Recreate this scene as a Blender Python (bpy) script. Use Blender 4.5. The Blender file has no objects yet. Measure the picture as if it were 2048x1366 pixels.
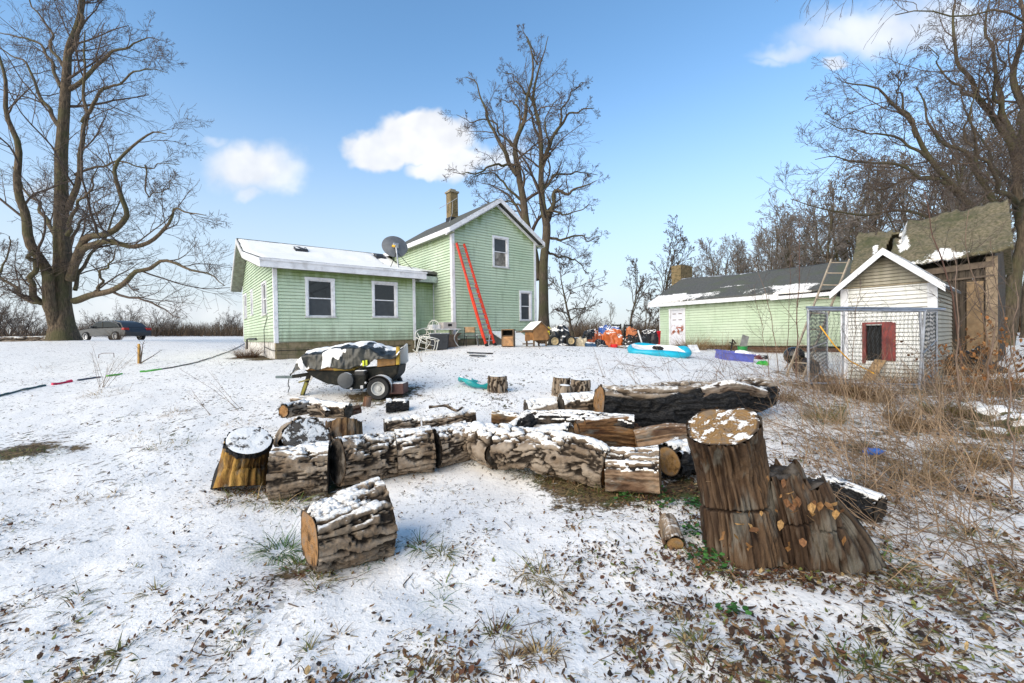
import bpy, math, random
import numpy as np
from mathutils import Vector, Matrix
rng = np.random.default_rng(7); random.seed(7)
sc = bpy.context.scene; COL = sc.collection
PI = math.pi
# ---------------------------------------------------------------- camera
FPX = 853.0; CAMZ = 1.6
_p = math.radians(.81); _a = math.radians(-.877)
FW = np.array([0, math.cos(_p), -math.sin(_p)]); U0 = np.array([0, math.sin(_p), math.cos(_p)]); R0 = np.array([1., 0, 0])
RT = math.cos(_a)*R0 + math.sin(_a)*U0; UP = -math.sin(_a)*R0 + math.cos(_a)*U0
CAM = np.array([0, 0, CAMZ])
cam = bpy.data.cameras.new("camera"); cam.sensor_width = 36; cam.lens = FPX*36/2048; cam.clip_start = .05; cam.clip_end = 3000
co = bpy.data.objects.new("camera", cam); COL.objects.link(co)
co.matrix_world = Matrix(((RT[0], UP[0], -FW[0], 0), (RT[1], UP[1], -FW[1], 0), (RT[2], UP[2], -FW[2], CAMZ), (0, 0, 0, 1)))
sc.camera = co
def ray(px, py): return FW + RT*(px-1024)/FPX + UP*(683-py)/FPX
def at(px, py, Y):
    "the place seen at a pixel of the photo, Y metres ahead"
    d = ray(px, py); return CAM + d*(Y/d[1])
def proj(P):
    d = np.asarray(P, float)-CAM; z = d@FW
    return 1024+FPX*(d@RT)/z, 683-FPX*(d@UP)/z
# ---------------------------------------------------------------- terrain
_c = [at(*q) for q in [(548,720,13.4),(604,718,13.9),(830,704,16.3),(912,693,16.4),(1072,692,19),(1325,690,25.6),(1560,701,20.5),(1340,711,13),
 (1616,776,8.7),(1840,779,8.6),(1691,757,11.2),(1873,757,9.9),(772,788,8.4),(603,792,8.3),(995,785,8.4),(1150,797,7.7),(480,975,4.6),(640,1135,3.1),
 (1480,1108,3.1),(1740,1140,2.95),(1320,980,4.25),(100,1366,2.0),(1024,1366,1.95),(1950,1366,1.95),(100,900,5.5),(100,780,9.3),(125,681,26),(225,681,33),
 (330,671,45),(420,669,60),(2000,900,5.2),(2000,738,11.2),(1990,1150,2.8),(1200,690,25),(900,780,8.4),(1420,850,6.3),(700,965,4.75),(1150,692,40),(1000,672,70),(1400,668,70)]]
_c += [np.array(q, float) for q in [(-60,90,1.75),(60,90,1.6),(0,160,1.7),(-9,1,0),(9,1,0),(0,-5,0),(-9,-5,-.1),(9,-5,-.1),(25,12,.7),(30,40,1.2),(-150,100,1.8),(150,100,1.7),(0,400,1.7),(-300,300,1.7),(300,300,1.7),(-30,2,.3),(30,2,.2)]]
_c = np.array(_c)
def _phi(r2): return np.where(r2 > 1e-12, .5*r2*np.log(r2+1e-12), 0)
_S = 30.0
_QC = _c[:, :2]/_S; _NC = len(_QC)
_K = _phi(((_QC[:, None]-_QC[None])**2).sum(-1)) + np.eye(_NC)*2e-4
_A = np.zeros((_NC+3, _NC+3)); _A[:_NC, :_NC] = _K; _A[:_NC, _NC] = 1; _A[:_NC, _NC+1:] = _QC; _A[_NC, :_NC] = 1; _A[_NC+1:, :_NC] = _QC.T
_WC = np.linalg.solve(_A, np.concatenate([_c[:, 2], np.zeros(3)]))
def gz(x, y):
    x = np.asarray(x, float); y = np.asarray(y, float); sh = x.shape
    q = np.stack([x.ravel(), y.ravel()], -1)
    r = np.hypot(q[:, 0], q[:, 1]); k = np.minimum(1, 200/np.maximum(r, 1e-6)); qq = q*k[:, None]/_S
    out = np.empty(len(q))
    for i in range(0, len(q), 20000):
        s = qq[i:i+20000]
        out[i:i+20000] = _phi(((s[:, None]-_QC[None])**2).sum(-1))@_WC[:_NC] + _WC[_NC] + s@_WC[_NC+1:]
    return out.reshape(sh) if sh else float(out[0])
def hit(px, py):
    "where the ray through a pixel meets the ground"
    d = ray(px, py); Y = np.concatenate([np.linspace(1, 20, 400), np.linspace(20.1, 120, 400)])
    P = CAM+d*(Y/d[1])[:, None]; g = P[:, 2]-gz(P[:, 0], P[:, 1]); i = np.argmax(g < 0)
    if g[i] >= 0: i = len(Y)-1
    t = P[i]; return np.array([t[0], t[1], gz(t[0], t[1])])
# ---------------------------------------------------------------- noise
def _h(i, s):
    n = (i[..., 0]*374761393 + i[..., 1]*668265263 + i[..., 2]*2147483647 + s*1274126177) & 0xffffffff
    n = ((n ^ (n >> 13))*1274126177) & 0xffffffff; n = ((n ^ (n >> 15))*2246822519) & 0xffffffff
    return ((n ^ (n >> 16)) & 0xffff)/65535.
def vn(p, s=0):
    p = np.asarray(p, float); i = np.floor(p).astype(np.int64); f = p-i; f = f*f*(3-2*f); r = 0
    for a in (0, 1):
        for b in (0, 1):
            for c in (0, 1):
                w = (f[..., 0] if a else 1-f[..., 0])*(f[..., 1] if b else 1-f[..., 1])*(f[..., 2] if c else 1-f[..., 2])
                r = r + w*_h(i+np.array([a, b, c]), s)
    return r
def fbm(p, o=4, s=0):
    r = 0; a = .5; p = np.asarray(p, float)
    for k in range(o): r = r+a*vn(p, s+k*17); p = p*2.03+3.1; a *= .5
    return r
def sst(a, b, x): t = np.clip((x-a)/(b-a), 0, 1); return t*t*(3-2*t)
# ---------------------------------------------------------------- mesh helpers
def link(o, parent=None):
    COL.objects.link(o)
    if parent: o.parent = parent
    return o
def build(name, V, faces, mat, parent=None, smooth=False, attrs=None, cols=None):
    "faces: list of int arrays (n,k)"
    V = np.asarray(V, np.float32); me = bpy.data.meshes.new(name); faces = [np.asarray(f, np.int32) for f in faces if len(f)]
    me.vertices.add(len(V)); me.vertices.foreach_set("co", V.ravel())
    li = np.concatenate([f.ravel() for f in faces]); cnt = np.concatenate([np.full(len(f), f.shape[1], np.int32) for f in faces])
    me.loops.add(len(li)); me.loops.foreach_set("vertex_index", li)
    me.polygons.add(len(cnt)); me.polygons.foreach_set("loop_start", np.concatenate([[0], np.cumsum(cnt)[:-1]]).astype(np.int32))
    me.polygons.foreach_set("loop_total", cnt)
    me.polygons.foreach_set("use_smooth", np.full(len(cnt), bool(smooth)))
    for k, v in (attrs or {}).items():
        a = me.attributes.new(k, 'FLOAT', 'POINT'); a.data.foreach_set("value", np.asarray(v, np.float32))
    if cols is not None:
        a = me.color_attributes.new("col", 'FLOAT_COLOR', 'POINT'); c = np.ones((len(V), 4), np.float32); c[:, :3] = cols; a.data.foreach_set("color", c.ravel())
    me.update(); me.validate()
    me.materials.append(mat)
    return link(bpy.data.objects.new(name, me), parent)
class MB:
    def __init__(s): s.v = []; s.f = []
    def add(s, vs, fs):
        b = len(s.v); s.v += [tuple(float(c) for c in v) for v in vs]; s.f += [tuple(b+i for i in f) for f in fs]; return s
    def box(s, x0, x1, y0, y1, z0, z1):
        return s.add([(x0,y0,z0),(x1,y0,z0),(x1,y1,z0),(x0,y1,z0),(x0,y0,z1),(x1,y0,z1),(x1,y1,z1),(x0,y1,z1)],
                     [(0,3,2,1),(4,5,6,7),(0,1,5,4),(1,2,6,5),(2,3,7,6),(3,0,4,7)])
    def obox(s, c, size, M):
        "box turned by a 3x3 matrix"
        M = np.array(M); h = np.array(size)/2; c = np.array(c)
        vs = [c+M@(h*np.array(k)) for k in [(-1,-1,-1),(1,-1,-1),(1,1,-1),(-1,1,-1),(-1,-1,1),(1,-1,1),(1,1,1),(-1,1,1)]]
        return s.add(vs, [(0,3,2,1),(4,5,6,7),(0,1,5,4),(1,2,6,5),(2,3,7,6),(3,0,4,7)])
    def beam(s, p0, p1, w, h, up=(0,0,1)):
        p0 = np.array(p0, float); p1 = np.array(p1, float); d = p1-p0; L = np.linalg.norm(d); d /= L
        x = np.cross(d, up); x /= np.linalg.norm(x)+1e-9; z = np.cross(x, d)
        return s.obox((p0+p1)/2, (w, L, h), np.stack([x, d, z], 1))
    def tube(s, pts, r, n=8, caps=True, closed=False):
        pts = np.array(pts, float); m = len(pts); r = np.broadcast_to(np.array(r, float), (m,))
        if closed: t = np.roll(pts, -1, 0)-np.roll(pts, 1, 0)
        else: t = np.gradient(pts, axis=0)
        t /= np.linalg.norm(t, axis=1)[:, None]+1e-9
        a = np.array([0, 0, 1.]) if abs(t[0][2]) < .9 else np.array([1., 0, 0])
        vs = []
        for i in range(m):
            u = np.cross(t[i], a); u /= np.linalg.norm(u)+1e-9; w = np.cross(t[i], u); a = np.cross(u, t[i])
            for k in range(n):
                g = 2*PI*k/n; vs.append(pts[i]+r[i]*(math.cos(g)*u+math.sin(g)*w))
        fs = []
        for i in range(m if closed else m-1):
            j = (i+1) % m
            for k in range(n): fs.append((i*n+k, i*n+(k+1) % n, j*n+(k+1) % n, j*n+k))
        if caps and not closed: fs += [tuple(range(n))[::-1], tuple((m-1)*n+k for k in range(n))]
        return s.add(vs, fs)
    def prism(s, poly, a0, a1, axis):
        "polygon (list of 2-D) extruded along axis: 0 x, 1 y, 2 z"
        n = len(poly); vs = []
        for a in (a0, a1):
            for p, q in poly: vs.append((a, p, q) if axis == 0 else (p, a, q) if axis == 1 else (p, q, a))
        return s.add(vs, [tuple(range(n))[::-1], tuple(range(n, 2*n))]+[(i, (i+1) % n, n+(i+1) % n, n+i) for i in range(n)])
    def lathe(s, prof, n=20, c=(0,0,0), M=None):
        M = np.eye(3) if M is None else np.array(M); vs = []
        for r, z in prof:
            for k in range(n): g = 2*PI*k/n; vs.append(np.array(c)+M@np.array([r*math.cos(g), r*math.sin(g), z]))
        m = len(prof); fs = [(i*n+k, i*n+(k+1) % n, (i+1)*n+(k+1) % n, (i+1)*n+k) for i in range(m-1) for k in range(n)]
        return s.add(vs, fs+[tuple(range(n))[::-1], tuple((m-1)*n+k for k in range(n))])
    def build(s, name, mat, parent=None, smooth=False, bev=0):
        me = bpy.data.meshes.new(name); me.from_pydata(s.v, [], s.f)
        me.validate(); me.materials.append(mat)
        import bmesh
        b = bmesh.new(); b.from_mesh(me); bmesh.ops.recalc_face_normals(b, faces=b.faces); b.to_mesh(me); b.free()
        if smooth:
            me.polygons.foreach_set("use_smooth", [True]*len(me.polygons))
        o = link(bpy.data.objects.new(name, me), parent)
        if bev:
            m = o.modifiers.new("bevel", 'BEVEL'); m.width = bev; m.segments = 2; m.limit_method = 'ANGLE'
        if smooth and hasattr(me, "set_sharp_from_angle"): me.set_sharp_from_angle(angle=math.radians(40))
        return o
def tag(o, label, cat, group=None, kind=None):
    if label: o["label"] = label
    if cat: o["category"] = cat
    if group: o["group"] = group
    if kind: o["kind"] = kind
    return o
def thing(name, label, cat, loc=(0,0,0), rz=0, group=None, rot=None):
    o = bpy.data.objects.new(name, None); o.empty_display_size = .2; COL.objects.link(o)
    o.location = [float(c) for c in loc]; o.rotation_euler = rot or (0, 0, rz)
    return tag(o, label, cat, group)
def copy_tree(o, parent=None):
    c = o.copy(); COL.objects.link(c)
    if parent: c.parent = parent
    for ch in list(o.children): copy_tree(ch, c)
    return c
def RX(a): c, s = math.cos(a), math.sin(a); return np.array([[1,0,0],[0,c,-s],[0,s,c]])
def RY(a): c, s = math.cos(a), math.sin(a); return np.array([[c,0,s],[0,1,0],[-s,0,c]])
def RZ(a): c, s = math.cos(a), math.sin(a); return np.array([[c,-s,0],[s,c,0],[0,0,1]])
# ---------------------------------------------------------------- materials
class NT:
    def __init__(s, name):
        s.m = bpy.data.materials.new(name); s.m.use_nodes = True; s.t = s.m.node_tree; s.t.nodes.clear()
        s.out = s.t.nodes.new('ShaderNodeOutputMaterial')
    def put(s, sock, v):
        if isinstance(v, bpy.types.NodeSocket): s.t.links.new(v, sock)
        elif v is not None:
            if hasattr(sock.default_value, '__len__') and not isinstance(v, (tuple, list)): v = (v, v, v)
            if sock.type == 'RGBA' and len(v) == 3: v = (*v, 1)
            sock.default_value = v
    def n(s, typ, ins=None, **pr):
        nd = s.t.nodes.new('ShaderNode'+typ)
        for k, v in pr.items(): setattr(nd, k, v)
        for k, v in (ins or {}).items(): s.put(nd.inputs[k], v)
        return nd
    def math(s, op, a, b=0., c=None, clamp=False):
        nd = s.n('Math', {0: a, 1: b}, operation=op, use_clamp=clamp)
        if c is not None: s.put(nd.inputs[2], c)
        return nd.outputs[0]
    def mix(s, f, a, b, mode='MIX'):
        return s.n('Mix', {0: f, 6: a, 7: b}, data_type='RGBA', blend_type=mode).outputs[2]
    def mr(s, v, a, b, c=0., d=1., smooth=True):
        return s.n('MapRange', {0: v, 1: a, 2: b, 3: c, 4: d}, interpolation_type='SMOOTHSTEP' if smooth else 'LINEAR').outputs[0]
    def obj(s): return s.n('TexCoord').outputs['Object']
    def pos(s): return s.n('NewGeometry').outputs['Position']
    def nz(s): return s.n('SeparateXYZ', {0: s.n('NewGeometry').outputs['Normal']}).outputs[2]
    def xyz(s, v): return s.n('SeparateXYZ', {0: v}).outputs
    def sc(s, v, k): return s.n('VectorMath', {0: v, 1: k}, operation='MULTIPLY').outputs[0]
    def noise(s, v, scale, det=3., rough=.55, dist=0.): return s.n('TexNoise', {'Vector': v, 'Scale': scale, 'Detail': det, 'Roughness': rough, 'Distortion': dist}).outputs[0]
    def attr(s, name): return s.n('Attribute', attribute_name=name)
    def bump(s, h, st=.3, d=.02, nrm=None): return s.n('Bump', {'Height': h, 'Strength': st, 'Distance': d, **({'Normal': nrm} if nrm else {})}).outputs[0]
    def done(s, col, rough=.7, metal=0., nrm=None, spec=.4, **kw):
        b = s.n('BsdfPrincipled', {'Base Color': col, 'Roughness': rough, 'Metallic': metal, 'Specular IOR Level': spec})
        if nrm: s.put(b.inputs['Normal'], nrm)
        for k, v in kw.items(): s.put(b.inputs[k], v)
        s.t.links.new(b.outputs[0], s.out.inputs[0]); return s.m
SNOW = (.88, .85, .80)
def plain(name, col, rough=.6, metal=0., var=.25, scale=6., snow=0., dirt=0., bump=.15, spec=.4):
    "one-colour stuff with blotchy wear and, if asked, snow lying on the parts that face up"
    t = NT(name); P = t.obj(); n1 = t.noise(P, scale, 4.); n2 = t.noise(P, scale*6, 3.)
    c = t.mix(t.mr(n1, .3, .7), tuple(k*(1-var) for k in col), tuple(min(1, k*(1+var)) for k in col))
    if dirt: c = t.mix(t.math('MULTIPLY', t.mr(t.noise(P, scale*1.7, 5.), .48, .68), dirt), c, (.12, .09, .06))
    r = rough
    if snow:
        up = t.math('ADD', t.nz(), t.math('MULTIPLY', t.math('SUBTRACT', t.noise(t.pos(), 5., 4.), .5), 1.6))
        f = t.mr(up, 1.05-.75*snow, 1.2-.75*snow); c = t.mix(f, c, SNOW); r = t.mr(f, 0, 1, rough, .75)
    return t.done(c, r, metal, t.bump(n2, bump, .01), spec)
def vcol(name, rough=.75):
    t = NT(name); a = t.attr("col").outputs['Color']; n1 = t.noise(t.pos(), 60., 2.)
    return t.done(t.mix(1., a, t.mr(n1, .25, .75, .7, 1.3), 'MULTIPLY'), rough, spec=.25)
# ---------------------------------------------------------------- sky and light
SUN_EL, SUN_AZ = 27., 222.          # azimuth clockwise from +Y: behind the camera, to the left
w = bpy.data.worlds.new("World"); sc.world = w; w.use_nodes = True
t = NT.__new__(NT); t.t = w.node_tree; t.t.nodes.clear()
wout = t.t.nodes.new('ShaderNodeOutputWorld')
sky = t.n('TexSky', sky_type='NISHITA', sun_disc=False, sun_elevation=math.radians(SUN_EL), sun_rotation=math.radians(SUN_AZ), air_density=1.0, dust_density=.6, ozone_density=1.6, altitude=200)
D = t.n('TexCoord').outputs['Generated']
dx, dy, dz = t.xyz(D)
el = t.math('MAXIMUM', dz, 0.)
base = t.mix(1., sky.outputs[0], (1.14, 1.50, 1.62), 'MULTIPLY')
pale = (4.4, 4.62, 4.95)
hz = t.math('POWER', t.mr(el, .74, 0.), 2.3)
base = t.mix(t.math('MULTIPLY', hz, .93), base, pale)
# clouds: soft lumps at fixed directions of the sky, edges frayed by noise
yy = t.math('MAXIMUM', dy, .05)
q = t.n('CombineXYZ', {0: t.math('DIVIDE', dx, yy), 1: t.math('DIVIDE', dz, yy), 2: 0.}).outputs[0]
def _wob(sc_, k, det=4.):
    nz_ = t.n('TexNoise', {'Vector': q, 'Scale': sc_, 'Detail': det, 'Roughness': .55}).outputs[1]
    return t.n('VectorMath', {0: t.n('VectorMath', {0: nz_, 1: (.5, .5, .5)}, operation='SUBTRACT').outputs[0], 1: (k, k, 0)}, operation='MULTIPLY').outputs[0]
q2 = t.n('VectorMath', {0: t.n('VectorMath', {0: q, 1: _wob(7., .12, 4.)}, operation='ADD').outputs[0], 1: _wob(26., .018, 2.)}, operation='ADD').outputs[0]
def _blob(px, py, a, b, soft, op):
    d = ray(px, py); c = (d[0]/d[1], d[2]/d[1], 0)
    v = t.n('VectorMath', {0: t.n('VectorMath', {0: q2, 1: c}, operation='SUBTRACT').outputs[0], 1: (FPX/a, FPX/b, 0)}, operation='MULTIPLY').outputs[0]
    L = t.n('VectorMath', {0: v}, operation='LENGTH').outputs[1]
    return t.math('MULTIPLY', t.mr(L, 1.15, 1.15-soft), op)
cl = None
for B in [(500,328,98,58,.75,.9),(545,348,70,40,.8,.75),(498,386,38,18,.9,.6),(440,275,40,14,1.,.35),(765,292,80,42,.4,.95),(845,270,95,58,.4,1.),(905,310,70,46,.5,.95),(880,335,70,24,.6,.9),(985,305,90,34,.8,.7),
          (1765,60,175,66,.9,.8),(1690,78,150,40,.95,.75),(1585,100,90,24,1.,.55),(1880,40,160,70,1.,.75),(1668,130,30,14,.7,.75),(1545,118,50,14,1.,.35),
          (75,375,60,25,1.,.4),(300,620,330,34,1.,.5),(900,600,420,40,1.1,.4)]:
    b = _blob(*B); cl = b if cl is None else t.math('MAXIMUM', cl, b)
cl = t.math('MULTIPLY', cl, t.mr(dy, .05, .15))
shade = t.mr(t.n('TexNoise', {'Vector': q, 'Scale': 9., 'Detail': 3.}).outputs[0], .3, .7)
base = t.mix(cl, base, t.mix(shade, (4.9, 5.1, 5.5), (6.3, 6.35, 6.45)))
bg = t.n('Background', {0: base, 1: .135})
t.t.links.new(bg.outputs[0], wout.inputs[0])
sl = bpy.data.lights.new("sun", 'SUN'); sl.energy = 3.7; sl.angle = math.radians(70); sl.color = (1, .85, .66)
so = link(bpy.data.objects.new("sun", sl))
az, elv = math.radians(SUN_AZ), math.radians(SUN_EL)
so.rotation_euler = Vector((math.sin(az)*math.cos(elv), math.cos(az)*math.cos(elv), math.sin(elv))).to_track_quat('Z', 'Y').to_euler()
sc.view_settings.view_transform = 'Standard'; sc.view_settings.look = 'None'; sc.view_settings.exposure = .36; sc.view_settings.gamma = 1.
sc.cycles.use_denoising = True; sc.cycles.max_bounces = 6; sc.cycles.transparent_max_bounces = 6; sc.cycles.sample_clamp_indirect = 6
# ---------------------------------------------------------------- ground
ny, nx = 330, 280
ys = np.concatenate([[-40, -20, -10, -6, -3, -1], np.linspace(0, 1.2, 6), 1.2+np.cumsum(.03*1.0245**np.arange(ny-12))])
ys = ys[ys < 900]; us = np.linspace(-1, 1, nx); us = .55*us+.45*us**3
X = us[None]*(5+1.9*np.abs(ys)[:, None]); Y = np.repeat(ys[:, None], nx, 1)
Z = gz(X, Y)
near = np.exp(-np.maximum(Y-3, 0)/14.)
P3 = np.stack([X, Y, 0*X], -1)
lump = (fbm(P3*1.1, 4, 3)-.47)*.14+(fbm(P3*5, 3, 9)-.44)*.045
Z = Z+lump*(.25+.75*near)*(Y > -2)*np.where(Y > 60, .3, 1)
BARE = [(4.6,5.2,1.6,.20),(3.3,3.6,1.2,.22),(2.4,2.9,.9,.28),(6.5,6.3,2.2,.26),(9.5,9.,2.5,.40),(10.2,23.6,1.3,.6),(11.6,21.6,1.3,.65),(13,19.6,1.3,.6),(2.3,1.9,1.6,.2),(.9,1.8,1.0,.10),(-1.6,3.05,.3,.40),(.9,4.5,.85,.55),(1.7,4.25,.4,.5),(-2.1,4.7,.6,.45),(-2.6,8.4,1.,.5),(-1.2,6.3,1.3,.2),(1.2,6.2,1.4,.22),
        (-7.9,13.9,.7,.85),(-8.9,15,1.1,.75),(-4,15.8,.9,.35),(-1.6,16.6,1.,.3),(9,22,2.2,.35),(11.2,20.2,2.2,.5),(6.5,8.7,1.2,.4),(-6.25,5.45,.4,.6),(-5.8,5.6,.25,.5),(-27,26,2.,.35),(3,25,3,.25),(8,11.5,1.5,.4)]
bare = np.zeros_like(X)
for bx, by, br, bs in BARE: bare = np.maximum(bare, bs*np.exp(-(((X-bx)**2+(Y-by)**2)/br**2)))
bare = bare+.085*sst(16, 9, Y)*sst(2.5, 6, Y)+.10*sst(.5, 4, X)*sst(9, 4, Y)+.30*sst(38, 48, Y)
idx = np.arange(X.size).reshape(X.shape)
quads = np.stack([idx[:-1, :-1], idx[:-1, 1:], idx[1:, 1:], idx[1:, :-1]], -1).reshape(-1, 4)
t = NT("snowy ground"); P = t.pos(); b = t.math('MULTIPLY', t.attr("bare").outputs['Fac'], .72)
n1 = t.noise(P, 1.3, 6., .62); n2 = t.noise(P, 9., 5., .65); n3 = t.noise(P, 38., 4., .6)
n4 = t.noise(t.sc(P, (1., .55, 1.)), 17., 4., .6, .6)
cov = t.math('ADD', t.math('ADD', t.math('MULTIPLY', n1, .55), t.math('MULTIPLY', n2, .5)), t.math('MULTIPLY', n3, .3))
cov = t.math('ADD', cov, b)                                    # about .67 on average where nothing is bare
m = t.mr(cov, .88, .99)
spk = t.mr(t.math('ADD', n4, t.math('MULTIPLY', t.math('SUBTRACT', n1, .5), .35)), .605, .66)
spk2 = t.mr(t.math('ADD', n3, t.math('MULTIPLY', n2, .25)), .745, .80)
farf = t.mr(t.xyz(P)[1], 3., 7., .4, 1.); m = t.math('MAXIMUM', m, t.math('MULTIPLY', farf, t.math('MAXIMUM', spk, spk2)))
g1 = t.mix(t.mr(t.noise(P, 26., 4.), .35, .65), (.04, .027, .015), (.17, .115, .055))
g2 = t.mix(t.mr(t.noise(P, 3.1, 3.), .5, .7), g1, (.06, .075, .022))
sn = t.mix(t.mr(n1, .3, .7), (.86, .82, .765), (.91, .87, .815))
col = t.mix(m, sn, g2)
h = t.math('SUBTRACT', t.math('ADD', t.math('MULTIPLY', n2, .6), t.math('MULTIPLY', n3, .35)), t.math('MULTIPLY', m, .5))
MG = t.done(col, t.mr(m, 0, 1, .6, .9), 0, t.bump(h, .55, .035), .3)
ground = build("ground", np.stack([X, Y, Z], -1).reshape(-1, 3), [quads], MG, smooth=True, attrs={"bare": bare.ravel()})
tag(ground, "snow covered yard with dead leaves and grass showing through", "ground", kind="structure")
# ---------------------------------------------------------------- building materials
def siding_mat(name, c1, c2, moss, moss_amt, zt=2.4):
    t = NT(name); P = t.obj(); x, y, z = t.xyz(P)
    n1 = t.noise(P, .8, 4.); n2 = t.noise(t.sc(P, (3., 3., 22.)), 1.6, 3.); n3 = t.noise(t.sc(P, (5., 5., .5)), 1.2, 4.)
    c = t.mix(t.mr(n1, .3, .7), c1, c2); c = t.mix(t.math('MULTIPLY', t.mr(n2, .4, .7), .22), c, tuple(k*.72 for k in c1))
    a = t.attr("algae").outputs['Fac']
    f = t.math('MULTIPLY', t.mr(t.math('ADD', a, t.math('MULTIPLY', t.math('SUBTRACT', t.math('ADD', t.math('MULTIPLY', n3, .6), t.math('MULTIPLY', n1, .4)), .5), 1.5)), .25, .95), moss_amt)
    c = t.mix(f, c, moss)
    c = t.mix(t.math('MULTIPLY', t.mr(t.math('ADD', z, t.math('MULTIPLY', t.math('SUBTRACT', n3, .5), 1.2)), .55, -.05), .55), c, (.15, .16, .10)); c = t.mix(t.math('MULTIPLY', t.mr(t.noise(t.sc(P, (7., 7., .8)), 1.1, 5., .7), .52, .72), .35), c, (.16, .19, .11))
    return t.done(c, .55, 0, t.bump(t.noise(t.sc(P, (2, 2, 40)), 3., 3.), .12, .004), .35)
M_GREEN = siding_mat("green vinyl siding", (.43, .535, .38), (.51, .60, .455), (.17, .24, .055), .9)
M_WHITE = siding_mat("old white siding", (.62, .62, .59), (.72, .71, .68), (.36, .33, .25), .7)
M_BEIGE = siding_mat("grimy beige siding", (.30, .27, .21), (.38, .35, .28), (.13, .115, .07), .8)
M_TRIM = plain("white painted trim", (.68, .68, .70), .5, var=.08, dirt=.25, scale=3.)
M_TRIMG = plain("greyed white trim", (.5, .5, .5), .6, var=.12, dirt=.35, scale=3.)
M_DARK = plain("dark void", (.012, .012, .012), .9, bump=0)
M_GLASS = NT("window glass"); M_GLASS = M_GLASS.done((.012, .014, .016), .04, 0, M_GLASS.bump(M_GLASS.noise(M_GLASS.obj(), 1.2, 1.), .06, .02), .6)
M_SCREEN = plain("grey insect screen", (.045, .05, .055), .35, var=.15)
M_CURT = plain("drawn curtain behind glass", (.22, .2, .17), .6, var=.5, scale=5)
def brick_mat(name, c1, c2, mortar, bw, bh, sc_=1., dirt=(.05, .045, .03)):
    t = NT(name); P = t.obj(); x, y, z = t.xyz(P)
    uv = t.n('CombineXYZ', {0: t.math('ADD', x, y), 1: z, 2: 0.}).outputs[0]
    br = t.n('TexBrick', {'Vector': uv, 'Color1': (*c1, 1), 'Color2': (*c2, 1), 'Mortar': (*mortar, 1), 'Scale': 1., 'Mortar Size': .008, 'Brick Width': bw, 'Row Height': bh, 'Mortar Smooth': .2})
    n1 = t.noise(P, 5., 5.); c = t.mix(t.mr(n1, .4, .75), br.outputs[0], dirt)
    h = t.math('SUBTRACT', t.math('MULTIPLY', t.noise(P, 40., 3.), .3), br.outputs[1])
    return t.done(c, .9, 0, t.bump(h, .6, .012), .2)
M_BLOCK = brick_mat("concrete block footing", (.24, .19, .12), (.19, .155, .10), (.12, .10, .07), .4, .2, dirt=(.10, .095, .045))
M_BLOCKW = plain("whitewashed block footing", (.52, .5, .47), .85, dirt=.6, scale=4)
M_BRICK = brick_mat("weathered tan brick", (.28, .20, .10), (.20, .15, .075), (.13, .11, .08), .22, .075, dirt=(.07, .06, .03))
def roof_mat(name, c1, c2, stain):
    t = NT(name); P = t.obj(); n0 = t.noise(P, 1.1, 5., .6); n1 = t.noise(P, 14., 4.); n2 = t.noise(P, 70., 2.)
    c = t.mix(t.mr(n1, .3, .7), c1, c2); c = t.mix(t.mr(n0, .45, .7), c, stain)
    a = t.attr("snow").outputs['Fac']
    f = t.mr(t.math('ADD', a, t.math('ADD', t.math('MULTIPLY', t.math('SUBTRACT', n0, .5), 1.1), t.math('MULTIPLY', t.math('SUBTRACT', n1, .5), .5))), .45, .56)
    return t.done(t.mix(f, c, SNOW), t.mr(f, 0, 1, .9, .7), 0, t.bump(t.math('ADD', n2, t.math('MULTIPLY', f, 2.)), .5, .012), .25)
M_SHINGLE = roof_mat("dark asphalt shingles", (.07, .072, .07), (.115, .115, .105), (.09, .10, .07))
M_MOSSROOF = roof_mat("mossy old roof", (.20, .165, .11), (.085, .078, .042), (.06, .065, .03))
M_SNOW = NT("roof snow"); M_SNOW = M_SNOW.done((.89, .86, .81), .8, 0, M_SNOW.bump(M_SNOW.noise(M_SNOW.pos(), 6., 4.), .4, .03), .3)
def cutz(poly, z):
    us = []
    for (u0, z0), (u1, z1) in zip(poly, poly[1:]+poly[:1]):
        if (z0-z)*(z1-z) <= 0 and z0 != z1: us.append(u0+(u1-u0)*(z-z0)/(z1-z0))
    return (min(us), max(us)) if len(us) > 1 else None
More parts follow.
